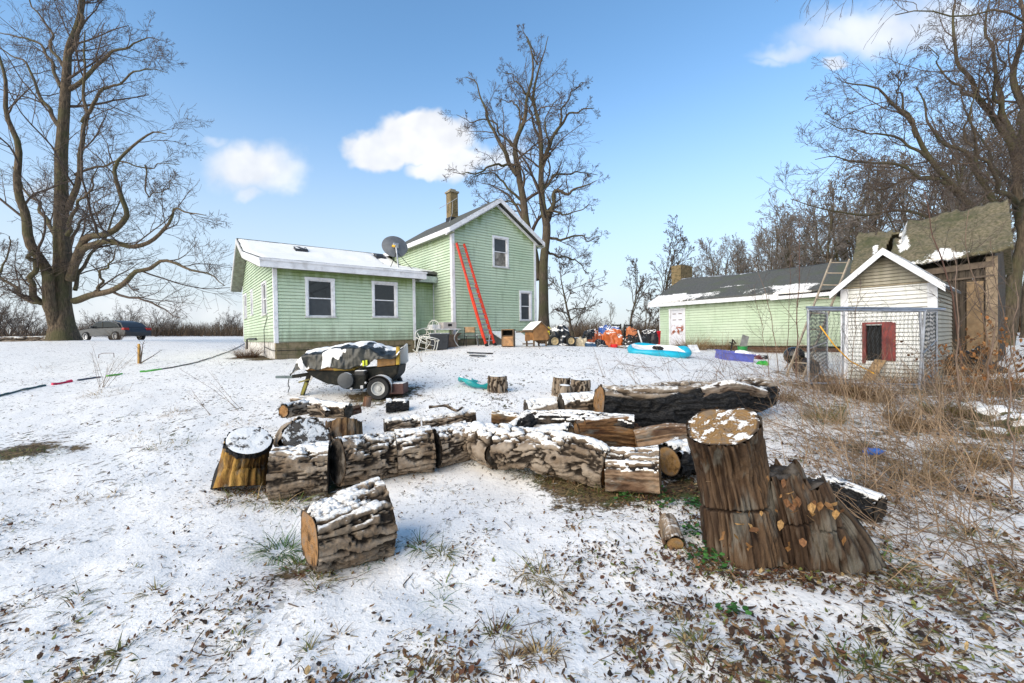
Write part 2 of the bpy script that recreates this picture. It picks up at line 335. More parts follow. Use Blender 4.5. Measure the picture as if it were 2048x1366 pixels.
def siding(name, poly, holes, place, mat, parent, exp=.107, zlow=0., seed=0, top=None, base_algae=0.):
    "lap boards: every course a tilted strip with a lip, slightly wavy; place(u, z, out) gives the point"
    V, Fc, A = [], [], []
    zt = max(p[1] for p in poly); k = 0; zb = zlow
    while zb < zt-.01:
        z1 = min(zb+exp, zt-.002); a, b = cutz(poly, zb+.0015), cutz(poly, z1)
        if a and b:
            spans = [(a[0], a[1], b[0], b[1])]
            for hu0, hu1, hz0, hz1 in holes:
                if hz0 < (zb+z1)/2 < hz1:
                    ns = []
                    for s in spans:
                        if s[1] <= hu0 or s[0] >= hu1: ns.append(s)
                        else:
                            if s[0] < hu0: ns.append((s[0], hu0, s[2], hu0))
                            if s[1] > hu1: ns.append((hu1, s[1], hu1, s[3]))
                    spans = ns
            for s in spans:
                m = max(2, int((s[1]-s[0])/.45)+1); ub = np.linspace(s[0], s[1], m); ut = np.linspace(s[2], s[3], m)
                wob = (vn(np.stack([ub*1.3, ub*0+zb*2.1, ub*0+seed], -1), 5)-.5)*.014; w2 = (vn(np.stack([ub*1.3, ub*0+z1*2.1, ub*0+seed], -1), 5)-.5)*.014
                for i in range(m):
                    o = (vn(np.array([ub[i]*.9, zb*1.7, seed+9.]), 8)-.5)*.012
                    V += [place(ub[i], zb-.006+wob[i], -.012), place(ub[i], zb+.017+wob[i], -.012), place(ub[i], zb+.017+wob[i], .028+o), place(ut[i], z1-.006+w2[i], .010)]
                    tp = zt if top is None else top(ub[i])
                    A += [max(base_algae, 1-(tp-zb)/.75)]*4
                b0 = len(V)-4*m
                for i in range(m-1): j = b0+4*i; Fc += [(j, j+4, j+5, j+1), (j+1, j+5, j+6, j+2), (j+2, j+6, j+7, j+3)]
        zb += exp; k += 1
    return build(name, V, [np.array(Fc)], mat, parent, attrs={"algae": A})
def window(parent, u0, u1, z0, z1, plc, panes=(M_GLASS, M_SCREEN), trim=.085, name="window", split=.5, tm=None):
    "double-hung window: flat trim, sill, two sashes; plc(u,z,out) like the wall's; u0..z1 are the outer edges of the trim"
    tm = tm or M_TRIM
    def bx(mb, a0, a1, b0, b1, o0, o1):
        vs = [plc(a, b, o) for o in (o0, o1) for a, b in ((a0, b0), (a1, b0), (a1, b1), (a0, b1))]
        mb.add(vs, [(0,3,2,1),(4,5,6,7),(0,1,5,4),(1,2,6,5),(2,3,7,6),(3,0,4,7)])
    f = MB(); t_ = trim
    bx(f, u0, u0+t_, z0+.05, z1-t_, -.03, .045); bx(f, u1-t_, u1, z0+.05, z1-t_, -.03, .045); bx(f, u0-.01, u1+.01, z1-t_, z1, -.03, .05)
    w = f.build(name, tm, parent)
    s = MB(); bx(s, u0-.03, u1+.03, z0, z0+.05, -.06, .075); s.build("sill", M_TRIMG, w)
    zm = z0+.05+(z1-t_-z0-.05)*split; a0, a1 = u0+t_, u1-t_
    for (b0, b1, off, pm) in ((zm-.015, z1-t_, -.012, panes[0]), (z0+.05, zm+.02, -.03, panes[1])):
        g = MB(); r = .035
        bx(g, a0, a0+r, b0, b1, off-.02, off+.012); bx(g, a1-r, a1, b0, b1, off-.02, off+.012); bx(g, a0+r, a1-r, b0, b0+r, off-.02, off+.01); bx(g, a0+r, a1-r, b1-r, b1, off-.02, off+.01)
        sh = g.build("sash", M_TRIM, w)
        p = MB(); p.add([plc(a0+r, b0+r, off-.008), plc(a1-r, b0+r, off-.008), plc(a1-r, b1-r, off-.008), plc(a0+r, b1-r, off-.008)], [(0,1,2,3)]); p.build("pane", pm, sh)
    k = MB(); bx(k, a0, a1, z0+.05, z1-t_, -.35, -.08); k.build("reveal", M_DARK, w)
    return w
# ---------------------------------------------------------------- the house (one building: low wing on the left, tall gable on the right)
ROT = math.radians(38.5)
o0 = at(551, 684.5, 13.5)
H = thing("farmhouse", "pale green sided farmhouse with a low snowy-roofed wing and a tall gable end", "house", o0, ROT)
fr = lambda y0: (lambda u, z, o=0: (u, y0-o, z))          # a wall facing -y
lf = lambda x0: (lambda u, z, o=0: (x0-o, u, z))          # a wall facing -x
ROOF = [(-.4, 2.58), (3.6, 3.43), (5.4, 4.25), (7.85, 2.5)]
def roofz(y): return np.interp(y, [p[0] for p in ROOF], [p[1] for p in ROOF])
WZ = 2.36
W1 = (.895, 1.83, .79, 2.13); W2 = (3.117, 4.09, .81, 2.15)
holes = lambda ws: [(a+.03, b-.03, c+.02, d-.03) for a, b, c, d in ws]
siding("wall", [(0, 0), (4.79, 0), (4.79, WZ), (0, WZ)], holes([W1, W2]), fr(0), M_GREEN, H, seed=1)
SW = [(1.25, 2.2, .92, 2.1), (4.35, 4.95, 1.05, 2.1), (6.15, 7.05, 1.0, 2.1)]
siding("wall", [(7.5, 0), (0, 0), (0, 2.45), (3.6, 3.22), (5.4, 4.05), (7.5, 2.5)], holes(SW), lf(0), M_GREEN, H, seed=2, base_algae=.12, top=lambda u: float(roofz(u)))
for wv in (W1, W2): window(H, *wv, fr(0))
for wv in SW: window(H, *wv, lf(0), trim=.07)
siding("wall", [(4.79, 0), (5.94, 0), (5.94, 2.3), (4.79, 2.3)], [], fr(.6), M_GREEN, H, seed=3, base_algae=.42)
MX0, MX1, MY0, MY1, EZ, RZ_ = 5.94, 10.2, -.93, 5.1, 4.28, 5.62
U1 = (7.85, 8.69, 2.93, 4.25); U2 = (9.25, 9.95, .72, 2.05)
mid = (MX0+MX1)/2; sl_ = (RZ_-EZ)/(mid-MX0)
siding("wall", [(MX0, -.02), (MX1, -.02), (MX1, EZ), (mid, RZ_-.06), (MX0, EZ)], holes([U1, U2]), fr(MY0), M_GREEN, H, seed=4, top=lambda u: EZ+sl_*(mid-MX0-abs(u-mid)))
siding("wall", [(MY1, -.02), (MY0, -.02), (MY0, EZ-.05), (MY1, EZ-.05)], [], lf(MX0), M_GREEN, H, seed=5)
window(H, *U1, fr(MY0), panes=(M_SCREEN, M_CURT), split=.52); window(H, *U2, fr(MY0), panes=(M_SCREEN, M_SCREEN))
# back walls, so the house is closed from any side
b_ = MB(); b_.box(MX1-.05, MX1, MY0+.03, MY1, 0, EZ-.1); b_.box(MX0+.1, MX1-.1, MY1-.05, MY1, 0, EZ-.1); b_.box(.05, MX0, 7.45, 7.5, 0, 2.4); b_.build("back_wall", M_GREEN, H)
# corner boards
r = .085
for bxs in ([(-.035, r, -.035, -.004, -.03, WZ), (-.035, -.004, -.003, r, -.03, WZ)], [(4.79-r, 4.817, -.035, -.004, -.03, WZ), (4.79, 4.82, -.003, .6, 0, WZ)],
            [(MX0-.035, MX0+.1, MY0-.036, MY0-.004, -.03, EZ-.02), (MX0-.036, MX0-.004, MY0-.003, MY0+.1, -.03, EZ-.06)], [(MX1-.08, MX1+.035, MY0-.036, MY0-.004, -.03, EZ-.05)], [(5.90, 5.93, .55, .58, 0, 2.25)], [(-.03, -.004, 7.42, 7.5, 0, 2.5)]):
    c = MB(); [c.box(*q_) for q_ in bxs]; c.build("corner_board", M_TRIM, H, bev=.004)
# footing
b_ = MB(); b_.box(.02, 4.77, .03, .25, -.75, -.005); b_.box(4.5, MX0+.1, .64, .8, -.75, -.005); b_.box(MX0+.02, MX1-.02, MY0+.03, MY0+.25, -.75, -.02); b_.box(MX0+.03, MX0+.25, MY0+.25, .63, -.75, -.02)
b_.box(MX1-.25, MX1-.02, MY0+.26, MY1, -.75, -.02); b_.build("footing", M_BLOCK, H)
b_ = MB(); b_.box(.021, .2, .26, 7.48, -.75, -.006); b_.build("footing", M_BLOCKW, H)
# wing roof: slabs along the broken profile, snow bed, fascia
x0, x1 = -.42, 5.1
def slab(poly, th, xa, xb):
    mb = MB(); n = len(poly)
    mb.prism([(y, z) for y, z in poly]+[(y, z-th) for y, z in poly[::-1]], xa, xb, 0); return mb
rf = slab(ROOF, .10, x0, x1)
rf.prism([(.22, roofz(.22)), (3.6, 3.43), (5.4, 4.25), (7.85, 2.5), (7.85, 2.4), (5.4, 4.15), (3.6, 3.33), (.22, roofz(.22)-.1)], x1+.002, MX0-.01, 0)
roof = rf.build("roof", M_SHINGLE, H)
sn = MB()
def snowstrip(mb, prof, xa, xb, th, seed, nxs=50, nys=26):
    py = np.interp(np.linspace(0, 1, nys), np.linspace(0, 1, len(prof)), [p[0] for p in prof]); pz = np.interp(py, [p[0] for p in prof], [p[1] for p in prof])
    xs = np.linspace(xa, xb, nxs); vs = []; fs = []
    for i in range(nys):
        for j in range(nxs):
            e = min(1, min(i, nys-1-i)/1.5, min(j, nxs-1-j)/1.5); nz_ = float(vn(np.array([xs[j]*2, py[i]*2, seed]), 4))
            jx = xs[j]+(.05*(vn(np.array([py[i]*3, seed, 1.]), 2)-.5) if j in (0, nxs-1) else 0); jy = py[i]+(.10*(vn(np.array([xs[j]*3, seed, 2.]), 2)-.5) if i in (0, nys-1) else 0)
            vs.append((jx, jy, np.interp(jy, [p[0] for p in prof], [p[1] for p in prof])+.004+e*th*(.6+.8*nz_)))
    for i in range(nys-1):
        for j in range(nxs-1): k = i*nxs+j; fs.append((k, k+1, k+nxs+1, k+nxs))
    return mb.add(vs, fs)
snowstrip(sn, [(-.36, roofz(-.36)), (3.6, 3.43), (5.28, 4.2)], x0+.04, x1-.03, .045, 1)
snowstrip(sn, [(.30, roofz(.3)), (3.6, 3.43), (5.28, 4.2)], x1-.02, MX0-.12, .04, 2, 10)
sn.build("snow", M_SNOW, roof, smooth=True)
f = MB(); f.box(x0-.03, x1, -.435, -.402, 2.30, 2.565); f.box(x0-.05, x1+.02, -.47, -.436, 2.50, 2.57)
f.prism([(-.402, 2.30), (-.402, 2.56), (3.6, 3.41), (3.6, 3.17)], x0-.032, x0-.002, 0)
f.box(x1-.03, x1-.001, -.40, .2, 2.30, 2.55); f.build("fascia", M_TRIM, H, bev=.004)
f = MB(); f.prism([(3.6, 3.17), (3.6, 3.41), (5.4, 4.23), (7.83, 2.49), (7.83, 2.28), (5.4, 4.0)], x0-.03, x0-.001, 0); f.build("rake_board", M_TRIMG, H)
f = MB(); f.box(x1+.003, MX0-.04, .18, .205, 2.28, 2.52); f.box(4.8, MX0-.02, .206, .6, 2.30, 2.33); f.build("flashing", plain("galvanised flashing", (.38, .42, .42), .45, .6, dirt=.2), H)
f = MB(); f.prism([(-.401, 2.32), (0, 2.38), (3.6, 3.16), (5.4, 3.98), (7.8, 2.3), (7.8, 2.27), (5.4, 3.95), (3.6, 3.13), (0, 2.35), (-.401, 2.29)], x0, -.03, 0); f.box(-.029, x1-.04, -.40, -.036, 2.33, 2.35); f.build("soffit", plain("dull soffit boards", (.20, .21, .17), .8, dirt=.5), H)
# roof vents
for vx, vy in ((1.75, 4.3), (5.25, 4.55)):
    v = MB(); z = roofz(vy); v.prism([(vy-.2, roofz(vy-.2)+.02), (vy+.2, roofz(vy+.2)+.02), (vy+.2, roofz(vy+.2)+.16), (vy-.12, roofz(vy-.2)+.18)], vx-.25, vx+.25, 0); v.build("roof_vent", plain("black vent", (.03, .03, .032), .6, snow=.15), H, bev=.02)
# main roof
ov = .27; zE = EZ+.10-sl_*ov; zR = RZ_+.12
ya, yb = MY0-.34, MY1+.2
for sgn in (-1, 1):
    p = [(mid+sgn*(mid-MX0+ov), zE), (mid, zR), (mid, zR-.1), (mid+sgn*(mid-MX0+ov), zE-.1)]
    mb = MB(); mb.prism(p if sgn < 0 else p[::-1], ya, yb, 1); mb.build("roof", M_SHINGLE, H)
f = MB()
for sgn in (-1, 1):
    e0 = mid+sgn*(mid-MX0+ov+.02)
    f.prism([(e0, zE-.19), (e0, zE-.01), (mid, zR-.012), (mid, zR-.2)], ya-.032, ya-.002, 1)
    f.prism([(e0, zE-.25), (e0, zE-.20), (mid, zR-.21), (mid, zR-.27)], ya+.20, MY0-.03, 1)
f.box(MX0-ov-.05, MX0-ov-.005, ya, yb, zE-.2, zE-.015); f.box(MX1+ov+.005, MX1+ov+.04, ya, yb, zE-.2, zE-.015); f.build("fascia", M_TRIM, H)
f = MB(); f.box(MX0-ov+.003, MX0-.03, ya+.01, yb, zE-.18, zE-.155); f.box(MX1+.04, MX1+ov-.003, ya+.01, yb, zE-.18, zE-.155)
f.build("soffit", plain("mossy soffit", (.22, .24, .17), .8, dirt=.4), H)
# chimney
ch = MB(); cx, cy = mid-.28, 2.1; ch.box(cx-.2, cx+.2, cy-.2, cy+.2, 4.7, 6.75); chm = ch.build("chimney", M_BRICK, H, bev=.01)
k = MB(); k.box(cx-.25, cx+.25, cy-.25, cy+.25, 6.75, 6.84); k.box(cx-.14, cx+.14, cy-.14, cy+.14, 6.84, 6.94); k.build("chimney_cap", plain("concrete cap", (.25, .22, .16), .9, dirt=.4), chm, bev=.015)
k = MB(); k.box(cx-.22, cx+.22, cy-.22, cy+.22, 4.75, 5.62); k.build("flashing", plain("black roof tar", (.02, .02, .02), .6), chm)
k = MB(); k.tube([(cx-.85, cy-.3, 5.85), (cx-.1, cy-.32, 6.35), (cx+.1, cy-.3, 6.5)], .014, 6); k.tube([(cx-.12, cy-.26, 6.3), (cx-.25, cy-.4, 5.7), (cx-.7, cy-.9, 5.1), (cx-1.05, cy-1.9, 4.72)], .008, 5); k.build("wire", M_TRIMG, chm)
# cellar hatch against the gable wall
hb = MB(); hb.prism([(MY0-.03, -.5), (MY0-.03, .26), (MY0-1.5, -.35), (MY0-1.5, -.6)], 7.75, 9.1, 0); hx = hb.build("cellar_hatch", plain("grey hatch sides", (.06, .065, .07), .7, dirt=.3), H)
hb = MB(); hb.add([(7.7, MY0-.03, .295), (8.41, MY0-.03, .295), (8.41, MY0-1.55, -.335), (7.7, MY0-1.55, -.335)], [(0,1,2,3)]); hb.add([(8.44, MY0-.03, .295), (9.15, MY0-.03, .295), (9.15, MY0-1.55, -.335), (8.44, MY0-1.55, -.335)], [(0,1,2,3)])
hd = hb.build("hatch_door", plain("white hatch doors under snow", (.55, .55, .57), .6, snow=.9), hx); sm = hd.modifiers.new("s", 'SOLIDIFY'); sm.thickness = .04
# pipe at the wing's far corner
k = MB(); k.tube([(-.06, 3.6, .12), (-.09, 5.4, .12), (-.1, 5.75, .1), (-.1, 5.8, -.3)], .035, 8); k.build("pipe", plain("black pipe", (.02, .02, .02), .5), H); k = MB(); k.tube([(-.03, 1.2, .85), (-.06, 1.7, .45), (-.05, 1.75, -.4)], .012, 6); k.build("pipe", plain("black pipe", (.02, .02, .02), .5), H)
k = MB(); k.tube([(-.05, 1.8, -.16), (-.05, .6, -.25), (-.04, .1, -.27), (.1, -.01, -.27), (2.2, -.015, -.27), (4.6, -.012, -.22)], .012, 6); k.build("cable", M_DARK, H)
# faded stencil of a little tree on the wall
# ---------------------------------------------------------------- satellite dish on the wing roof
def hp(x, y, z): return np.array(H.location)+RZ(ROT)@np.array([x, y, z])
DS = thing("satellite_dish", "dark grey satellite dish on a tripod standing on the snowy wing roof", "satellite dish", hp(4.35, .2, roofz(.2)+.03), ROT)
m_d = plain("grey dish metal", (.14, .145, .15), .5, .3, var=.12); m_g = plain("galvanised tube", (.4, .41, .43), .4, .7, var=.15)
ax = RZ(math.radians(-12))@RX(math.radians(-62))
k = MB(); R_ = .49
dc = np.array([0.02, .55, .98])
prof = [(.02, .0), (.14, .012), (.28, .045), (R_, .10), (R_+.012, .10), (R_+.01, .09), (.28, .03), (.14, -.004), (.02, -.012)]
# the back faces the camera; the bowl opens away
k.lathe([(r_*1.0, -z_) for r_, z_ in prof], 36, dc, RZ(math.radians(-14))@RX(math.radians(66)))
dish = k.build("reflector", m_d, DS, smooth=True); dish.scale = (1, 1, 1)
k = MB(); k.obox(dc+np.array([0, -.06, -.03]), (.2, .09, .2), np.eye(3)); k.obox(dc+np.array([0, -.12, -.06]), (.1, .1, .14), RX(.4)); k.build("bracket", m_g, DS, bev=.01)
k = MB(); k.tube([(-.06, .1, 0), (0, .38, .75), (0, .42, .92)], .03, 10); k.build("mast", m_g, DS)
for q_ in ((-.42, .0, 0), (.55, .15, .02)):
    k = MB(); k.tube([(0, .36, .68), q_], .012, 6); k.build("leg", M_DARK, DS)
k = MB(); k.tube([(-.03, .42, .9), (-.12, .50, .93)], .045, 8); k.build("yellow_tag", plain("yellow cap", (.7, .4, .03), .5), DS)
# ---------------------------------------------------------------- red ladder on the gable wall
m_red = plain("orange-red fibreglass", (.58, .045, .018), .45, var=.15); m_al = plain("scuffed aluminium", (.45, .46, .48), .35, .8, var=.2)
LD = thing("extension_ladder", "tall orange-red extension ladder leaning on the green gable wall", "ladder", hp(7.6, MY0-1.15, -.45), ROT)
lo = np.array(LD.location); base = np.array([[.05, -.2, 0], [.62, -.2, 0]])
top = np.array([[-1.57, .97, 4.25], [-1.11, .97, 4.22]])
g0 = at(984, 697.5, 15.5); inv = RZ(-ROT)
bl = inv@(at(973, 697, 15.75)-lo); br_ = inv@(at(990, 696.5, 16.05)-lo)
# top against the wall plane
def onwall(px, py, off=.12):
    n_ = RZ(ROT)@np.array([0, -1, 0]); d = ray(px, py); P0 = hp(0, MY0-off, 0); s_ = ((P0-CAM)@n_)/(d@n_); return inv@(CAM+d*s_-lo)
tl, tr = onwall(913, 486), onwall(928, 488)
bl[2] = gz(*(lo+RZ(ROT)@bl)[:2])-lo[2]; br_[2] = gz(*(lo+RZ(ROT)@br_)[:2])-lo[2]
up_ = np.cross(tr-tl, tl-bl); up_ /= np.linalg.norm(up_)
for p0, p1 in ((bl, tl), (br_, tr)):
    k = MB(); k.beam(p0, p1, .065, .085, up_); k.build("rail", m_red, LD, bev=.008)
    k = MB(); k.beam(p0+(p1-p0)*.08-up_*.07, p0+(p1-p0)*.6-up_*.07, .045, .05, up_); k.build("fly_rail", m_red, LD, bev=.008)
    k = MB(); k.beam(p0-(p1-p0)*.005+np.array([0, -.04, -.0]), p0+(p1-p0)*.02, .09, .10, up_); k.build("foot", M_DARK, LD, bev=.01)
for i in range(1, 20):
    f_ = i/20.; k = MB(); k.tube([bl+(tl-bl)*f_, br_+(tr-br_)*f_], .019, 8)
    if .1 < f_ < .6: k.tube([bl+(tl-bl)*(f_+.012)-up_*.07, br_+(tr-br_)*(f_+.012)-up_*.07], .019, 8)
    k.build("rung", m_al, LD)
# ---------------------------------------------------------------- green shed on the right
s0 = at(1320.7, 690, 25.7)
S = thing("green_shed", "long pale green shed with patchy snow on its dark roof and a broad brick chimney", "shed", s0, ROT)
def so_(x, y, z=0): return s0+RZ(ROT)@np.array([x, y, z])
lw = lambda u, z, o=0: (-o, u, z)
SL = 10.6; EZs, RZs, RXs = 2.50, 4.22, 3.5
DOOR = (-1.63, -.61, 0, 2.12)
siding("wall", [(-SL, -.06), (0, -.06), (0, 2.4), (-SL, 2.4)], [(DOOR[0]+.05, DOOR[1]-.05, -.1, 2.06)], lw, M_GREEN, S, exp=.14, seed=11, top=lambda u: 2.55)
k = MB(); k.box(.1, 7, -.05, 0, 0, 2.4); k.box(.1, 7, -SL, -SL+.05, 0, 2.4); k.box(6.95, 7, -SL+.06, -.06, 0, 2.4)
for yy_ in (-.04, -SL+.01): k.prism([(.1, 2.41), (RXs, RZs-.12), (6.9, 2.41)], yy_, yy_+.03, 1)
k.build("back_wall", M_GREEN, S)
k = MB(); k.box(-.03, .1, .001, .03, -.1, 2.35); k.build("corner_board", M_TRIM, S)
k = MB(); k.box(.03, .3, -SL, -.02, -.5, -.065); k.build("footing", plain("rusty brown footing", (.09, .05, .035), .9, dirt=.5), S)
# roof as a fine grid so patches of snow can lie where they do
def roofgrid(name, xa, za, xb, zb, ya, yb, mat, parent, snowf, nu=24, nv=70, sag=0., th=.08, seed=0):
    u = np.linspace(0, 1, nu)[:, None]; v = np.linspace(0, 1, nv)[None]
    X = xa+(xb-xa)*u+0*v; Yv = ya+(yb-ya)*v+0*u; Z = za+(zb-za)*u-sag*np.sin(PI*v)*(.3+.7*u)+(vn(np.stack([X*1.2, Yv*.9, 0*X+seed], -1), 3)-.5)*.05
    V = np.stack([X, Yv, Z], -1).reshape(-1, 3); i = np.arange(nu*nv).reshape(nu, nv)
    Q = np.stack([i[:-1, :-1], i[1:, :-1], i[1:, 1:], i[:-1, 1:]], -1).reshape(-1, 4)
    o = build(name, V, [Q], mat, parent, smooth=True, attrs={"snow": snowf(u+0*v, v+0*u).ravel()})
    m = o.modifiers.new("s", 'SOLIDIFY'); m.thickness = th; m.offset = 1 if yb > ya else -1
    return o
roofgrid("roof", -.36, EZs, RXs, RZs, .55, -SL-.4, M_SHINGLE, S, lambda u, v: np.where(v > .9, -.4, .70*sst(.42, .2, u)*(.72+.28*np.sin(v*9+1))*sst(.78, .7, v)+.66*sst(.05, .01, np.abs(u-.985+.1*sst(.5, .8, v)))*sst(.85, .2, v)+.55*np.exp(-((u-.45)/.06)**2-((v-.33)/.14)**2)+.5*np.exp(-((u-.64)/.03)**2-((v-.62)/.06)**2)), sag=.12, seed=4)
roofgrid("roof", 7.36, EZs, RXs+.004, RZs-.004, .55, -SL-.4, M_SHINGLE, S, lambda u, v: .6+0*u, sag=.12, seed=4, th=-.08)
k = MB(); k.box(-.40, -.37, -6.55, .58, 2.28, 2.49); k.box(-.36, .02, -SL, .0, 2.38, 2.40); k.build("fascia", M_TRIM, S)
k = MB(); k.beam((-.42, -6.2, 2.30), (-.5, -SL-.3, 2.36), .03, .17); k.build("broken_fascia", M_TRIM, S)
k = MB(); k.prism([(-.36, 2.30), (-.36, 2.48), (RXs, 4.18), (7.3, 2.48), (7.3, 2.30), (RXs, 4.0)], .56, .585, 1); k.build("rake_board", M_TRIMG, S)
k = MB(); a, b = DOOR[0], DOOR[1]
k.box(-.05, .02, a, a+.1, 0, 2.04); k.box(-.05, .02, b-.1, b, 0, 2.04); k.box(-.055, .02, a-.01, b+.01, 2.04, 2.14); dfm = k.build("door_frame", M_TRIM, S)
M_DOOR = NT("white door, paint torn to rusty brown"); _P = M_DOOR.obj(); _nn = M_DOOR.noise(_P, 4.5, 4.)
_x, _y, _z = M_DOOR.xyz(_P)
_f = M_DOOR.math('MULTIPLY', M_DOOR.mr(_nn, .50, .54), M_DOOR.mr(M_DOOR.math('ABSOLUTE', M_DOOR.math('SUBTRACT', _z, .88)), .36, .12))
M_DOOR = M_DOOR.done(M_DOOR.mix(_f, (.62, .62, .66), (.28, .065, .02)), .5)
k = MB(); k.box(.0, .04, a+.105, b-.105, .02, 2.035); d = k.build("door", M_DOOR, S)
for (ya_, yb_) in ((a+.2, a+.45), (b-.45, b-.2)):
    for (za_, zb_) in ((1.62, 1.85), (.98, 1.5), (.2, .8)):
        k = MB(); k.box(-.012, -.002, ya_, yb_, za_, zb_); k.build("panel", M_DOOR, d, bev=.006)
        k = MB(); k.box(-.016, -.013, ya_+.02, yb_-.02, zb_-.05, zb_-.01); k.build("gouge", plain("bare brown board", (.11, .045, .02), .8), d)
k = MB(); k.lathe([(.0, 0), (.03, .01), (.03, .05), (.015, .06)], 10, (-.002, a+.15, .98), RY(-PI/2)); k.build("knob", m_al, d, smooth=True)
k = MB(); k.box(3.45, 4.95, .62, 1.3, -.5, 5.22); chm = k.build("chimney", M_BRICK, S, bev=.02)
k = MB(); k.prism([(3.5, 5.222), (4.9, 5.222), (4.7, 5.30), (3.8, 5.30)], .68, 1.24, 1); k.build("chimney_cap", plain("mortar wash", (.16, .14, .1), .95), chm)
# ---------------------------------------------------------------- white coop
c0 = at(1685, 757, 11.29)
CP = thing("coop", "small white steep-gabled coop with a dark hatch and one red shutter behind the wire pen", "coop", c0, ROT)
CW = 1.77; cz = c0[2]
cf = lambda u, z, o=0: (-o, u, z)
OPEN = (-1.01, -.48, .52, 1.42)
K1 = 2.36; PK = 3.18
siding("wall", [(-CW, 0), (0, 0), (0, K1), (-CW, K1)], [OPEN], cf, M_WHITE, CP, exp=.1, seed=21, top=lambda u: 9.)
siding("wall", [(-CW, K1+.03), (0, K1+.03), (-.84, PK-.02), (-.93, PK-.02)], [], lambda u, z, o=0: (-o+.03, u, z), M_BEIGE, CP, exp=.085, zlow=K1+.03, seed=22, base_algae=.5)
k = MB(); k.box(-.035, .02, -CW, 0, K1, K1+.028); k.build("ledge", plain("bare ledge board", (.3, .25, .17), .8), CP)
siding("wall", [(0, 0), (2.5, 0), (2.5, K1+.1), (0, K1+.1)], [], lambda u, z, o=0: (u, -CW-o, z), M_BEIGE, CP, exp=.1, seed=23, base_algae=.25)
siding("wall", [(2.5, 0), (0, 0), (0, K1+.1), (2.5, K1+.1)], [], lambda u, z, o=0: (u, o, z), M_WHITE, CP, exp=.1, seed=24)
k = MB(); k.box(2.46, 2.5, -CW+.02, -.02, 0, K1); k.box(.1, 2.45, -CW+.02, -.02, -.02, .0); k.prism([(-CW+.02, K1+.05), (-.02, K1+.05), (-CW/2, PK-.05)], 2.46, 2.5, 0); k.build("back_wall", M_BEIGE, CP)
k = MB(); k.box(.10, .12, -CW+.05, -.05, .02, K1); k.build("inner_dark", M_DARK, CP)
for ya_, yb_ in ((-.13, .03), (-CW-.03, -CW+.14)): k = MB(); k.box(-.036, .03, ya_, yb_, 0, K1-.003); k.build("corner_board", M_TRIM, CP, bev=.004)
ovc = .17; sl2 = (PK-K1)/(CW/2)*1.02; ez2 = K1+.06-sl2*ovc
for sg in (-1, 1):
    e = -CW/2+sg*(CW/2+ovc); p = [(e, ez2), (-CW/2, PK+.08), (-CW/2, PK+.02), (e, ez2-.06)]
    k = MB(); k.prism(p if sg < 0 else p[::-1], -.3, 2.7, 0); k.build("roof", plain("old grey shingles with a little snow", (.07, .07, .07), .9, snow=.5), CP)
    k = MB(); k.prism([(e-sg*-.02, ez2-.15), (e-sg*-.02, ez2+.02), (-CW/2, PK+.09), (-CW/2, PK-.08)], -.34, -.305, 0); k.build("rake_board", M_TRIM, CP)
# hatch opening: red jambs, a red shutter, a plank ramp
M_RED = plain("weathered barn red", (.17, .035, .03), .75, var=.35, dirt=.3)
k = MB(); a, b, zl, zh = OPEN; k.box(-.03, .1, b-.012, b+.06, zl-.1, zh+.05); k.box(-.028, .1, a, b-.013, zh, zh+.05); k.build("hatch_frame", M_RED, CP)
k = MB(); k.box(-.05, .05, a-.06, a+.2, zl-.02, zh+.03); k.build("shutter", M_RED, CP, bev=.005)
k = MB(); k.beam((-.02, -.78, .52), (-.75, -.66, .02), .24, .025); [k.beam((-.02-.73*f, -.90+.12*f, .55-.5*f), (-.02-.73*f, -.66+.12*f, .55-.5*f), .02, .02) for f in (.2, .4, .6, .8)]; k.build("ramp", plain("ramp plank", (.34, .22, .11), .8), CP)
k = MB(); k.box(.05, 2.4, -CW+.05, -.05, -.5, -.03); k.build("skid", plain("dark coop skids", (.04, .035, .03), .9), CP)
# ---------------------------------------------------------------- chain-link pen in front of the coop
M_GALV = plain("galvanised pipe", (.36, .37, .40), .4, .75, var=.2, dirt=.15)
M_WIRE = plain("dull fence wire", (.06, .065, .065), .5, .3, bump=0)
fl = at(1617, 776, 8.75); frr = at(1838, 779, 8.6); bl2 = at(1654, 741, 10.6); br2 = at(1873, 752, 9.75)
PN = thing("dog_pen", "grey chain-link dog pen of pipe frames in front of the white coop", "pen", fl)
def rel(p): return np.array(p)-fl
def topz(p, py): x, y = proj(p); h = (y-py)/FPX*((np.array(p)-CAM)@FW); return np.array(p)+np.array([0, 0, h])
T = {}
for key, p, py in (("fl", fl, 620), ("fr", frr, 622), ("bl", bl2, 627), ("br", br2, 622)): T[key] = topz(p, py)
T["fr"] = T["fr"]+np.array([.12, 0, 0])
def pipe(a, b, r=.025, nm="post", par=None, m=None):
    k = MB(); k.tube([rel(a), rel(b)], r, 8); return k.build(nm, m or M_GALV, par or PN, smooth=True)
B_ = {"fl": fl, "fr": frr, "bl": bl2, "br": br2}
for key in B_: pipe(B_[key]-np.array([0, 0, .05]), T[key])
midb = fl+(frr-fl)*.31; pipe(midb, fl*0+T["fl"]+(T["fr"]-T["fl"])*.31, .02)
pipe(frr+np.array([.1, 0, 0]), T["fr"]+np.array([-.08, .02, 0]), .024)
for a, b in (("fl", "fr"), ("fl", "bl"), ("fr", "br")):
    pipe(T[a], T[b], .027, "rail"); pipe(B_[a]+np.array([0, 0, .1]), B_[b]+np.array([0, 0, .1]), .02, "rail")
pipe(T["fl"]+np.array([0, .05, .05]), T["fr"]+np.array([.5, .1, .03]), .03, "rail")
pipe(fl+(T["fl"]-fl)*.5, bl2+(T["bl"]-bl2)*.5, .015, "rail"); pipe(frr+(T["fr"]-frr)*.45, br2+(T["br"]-br2)*.55, .017, "rail")
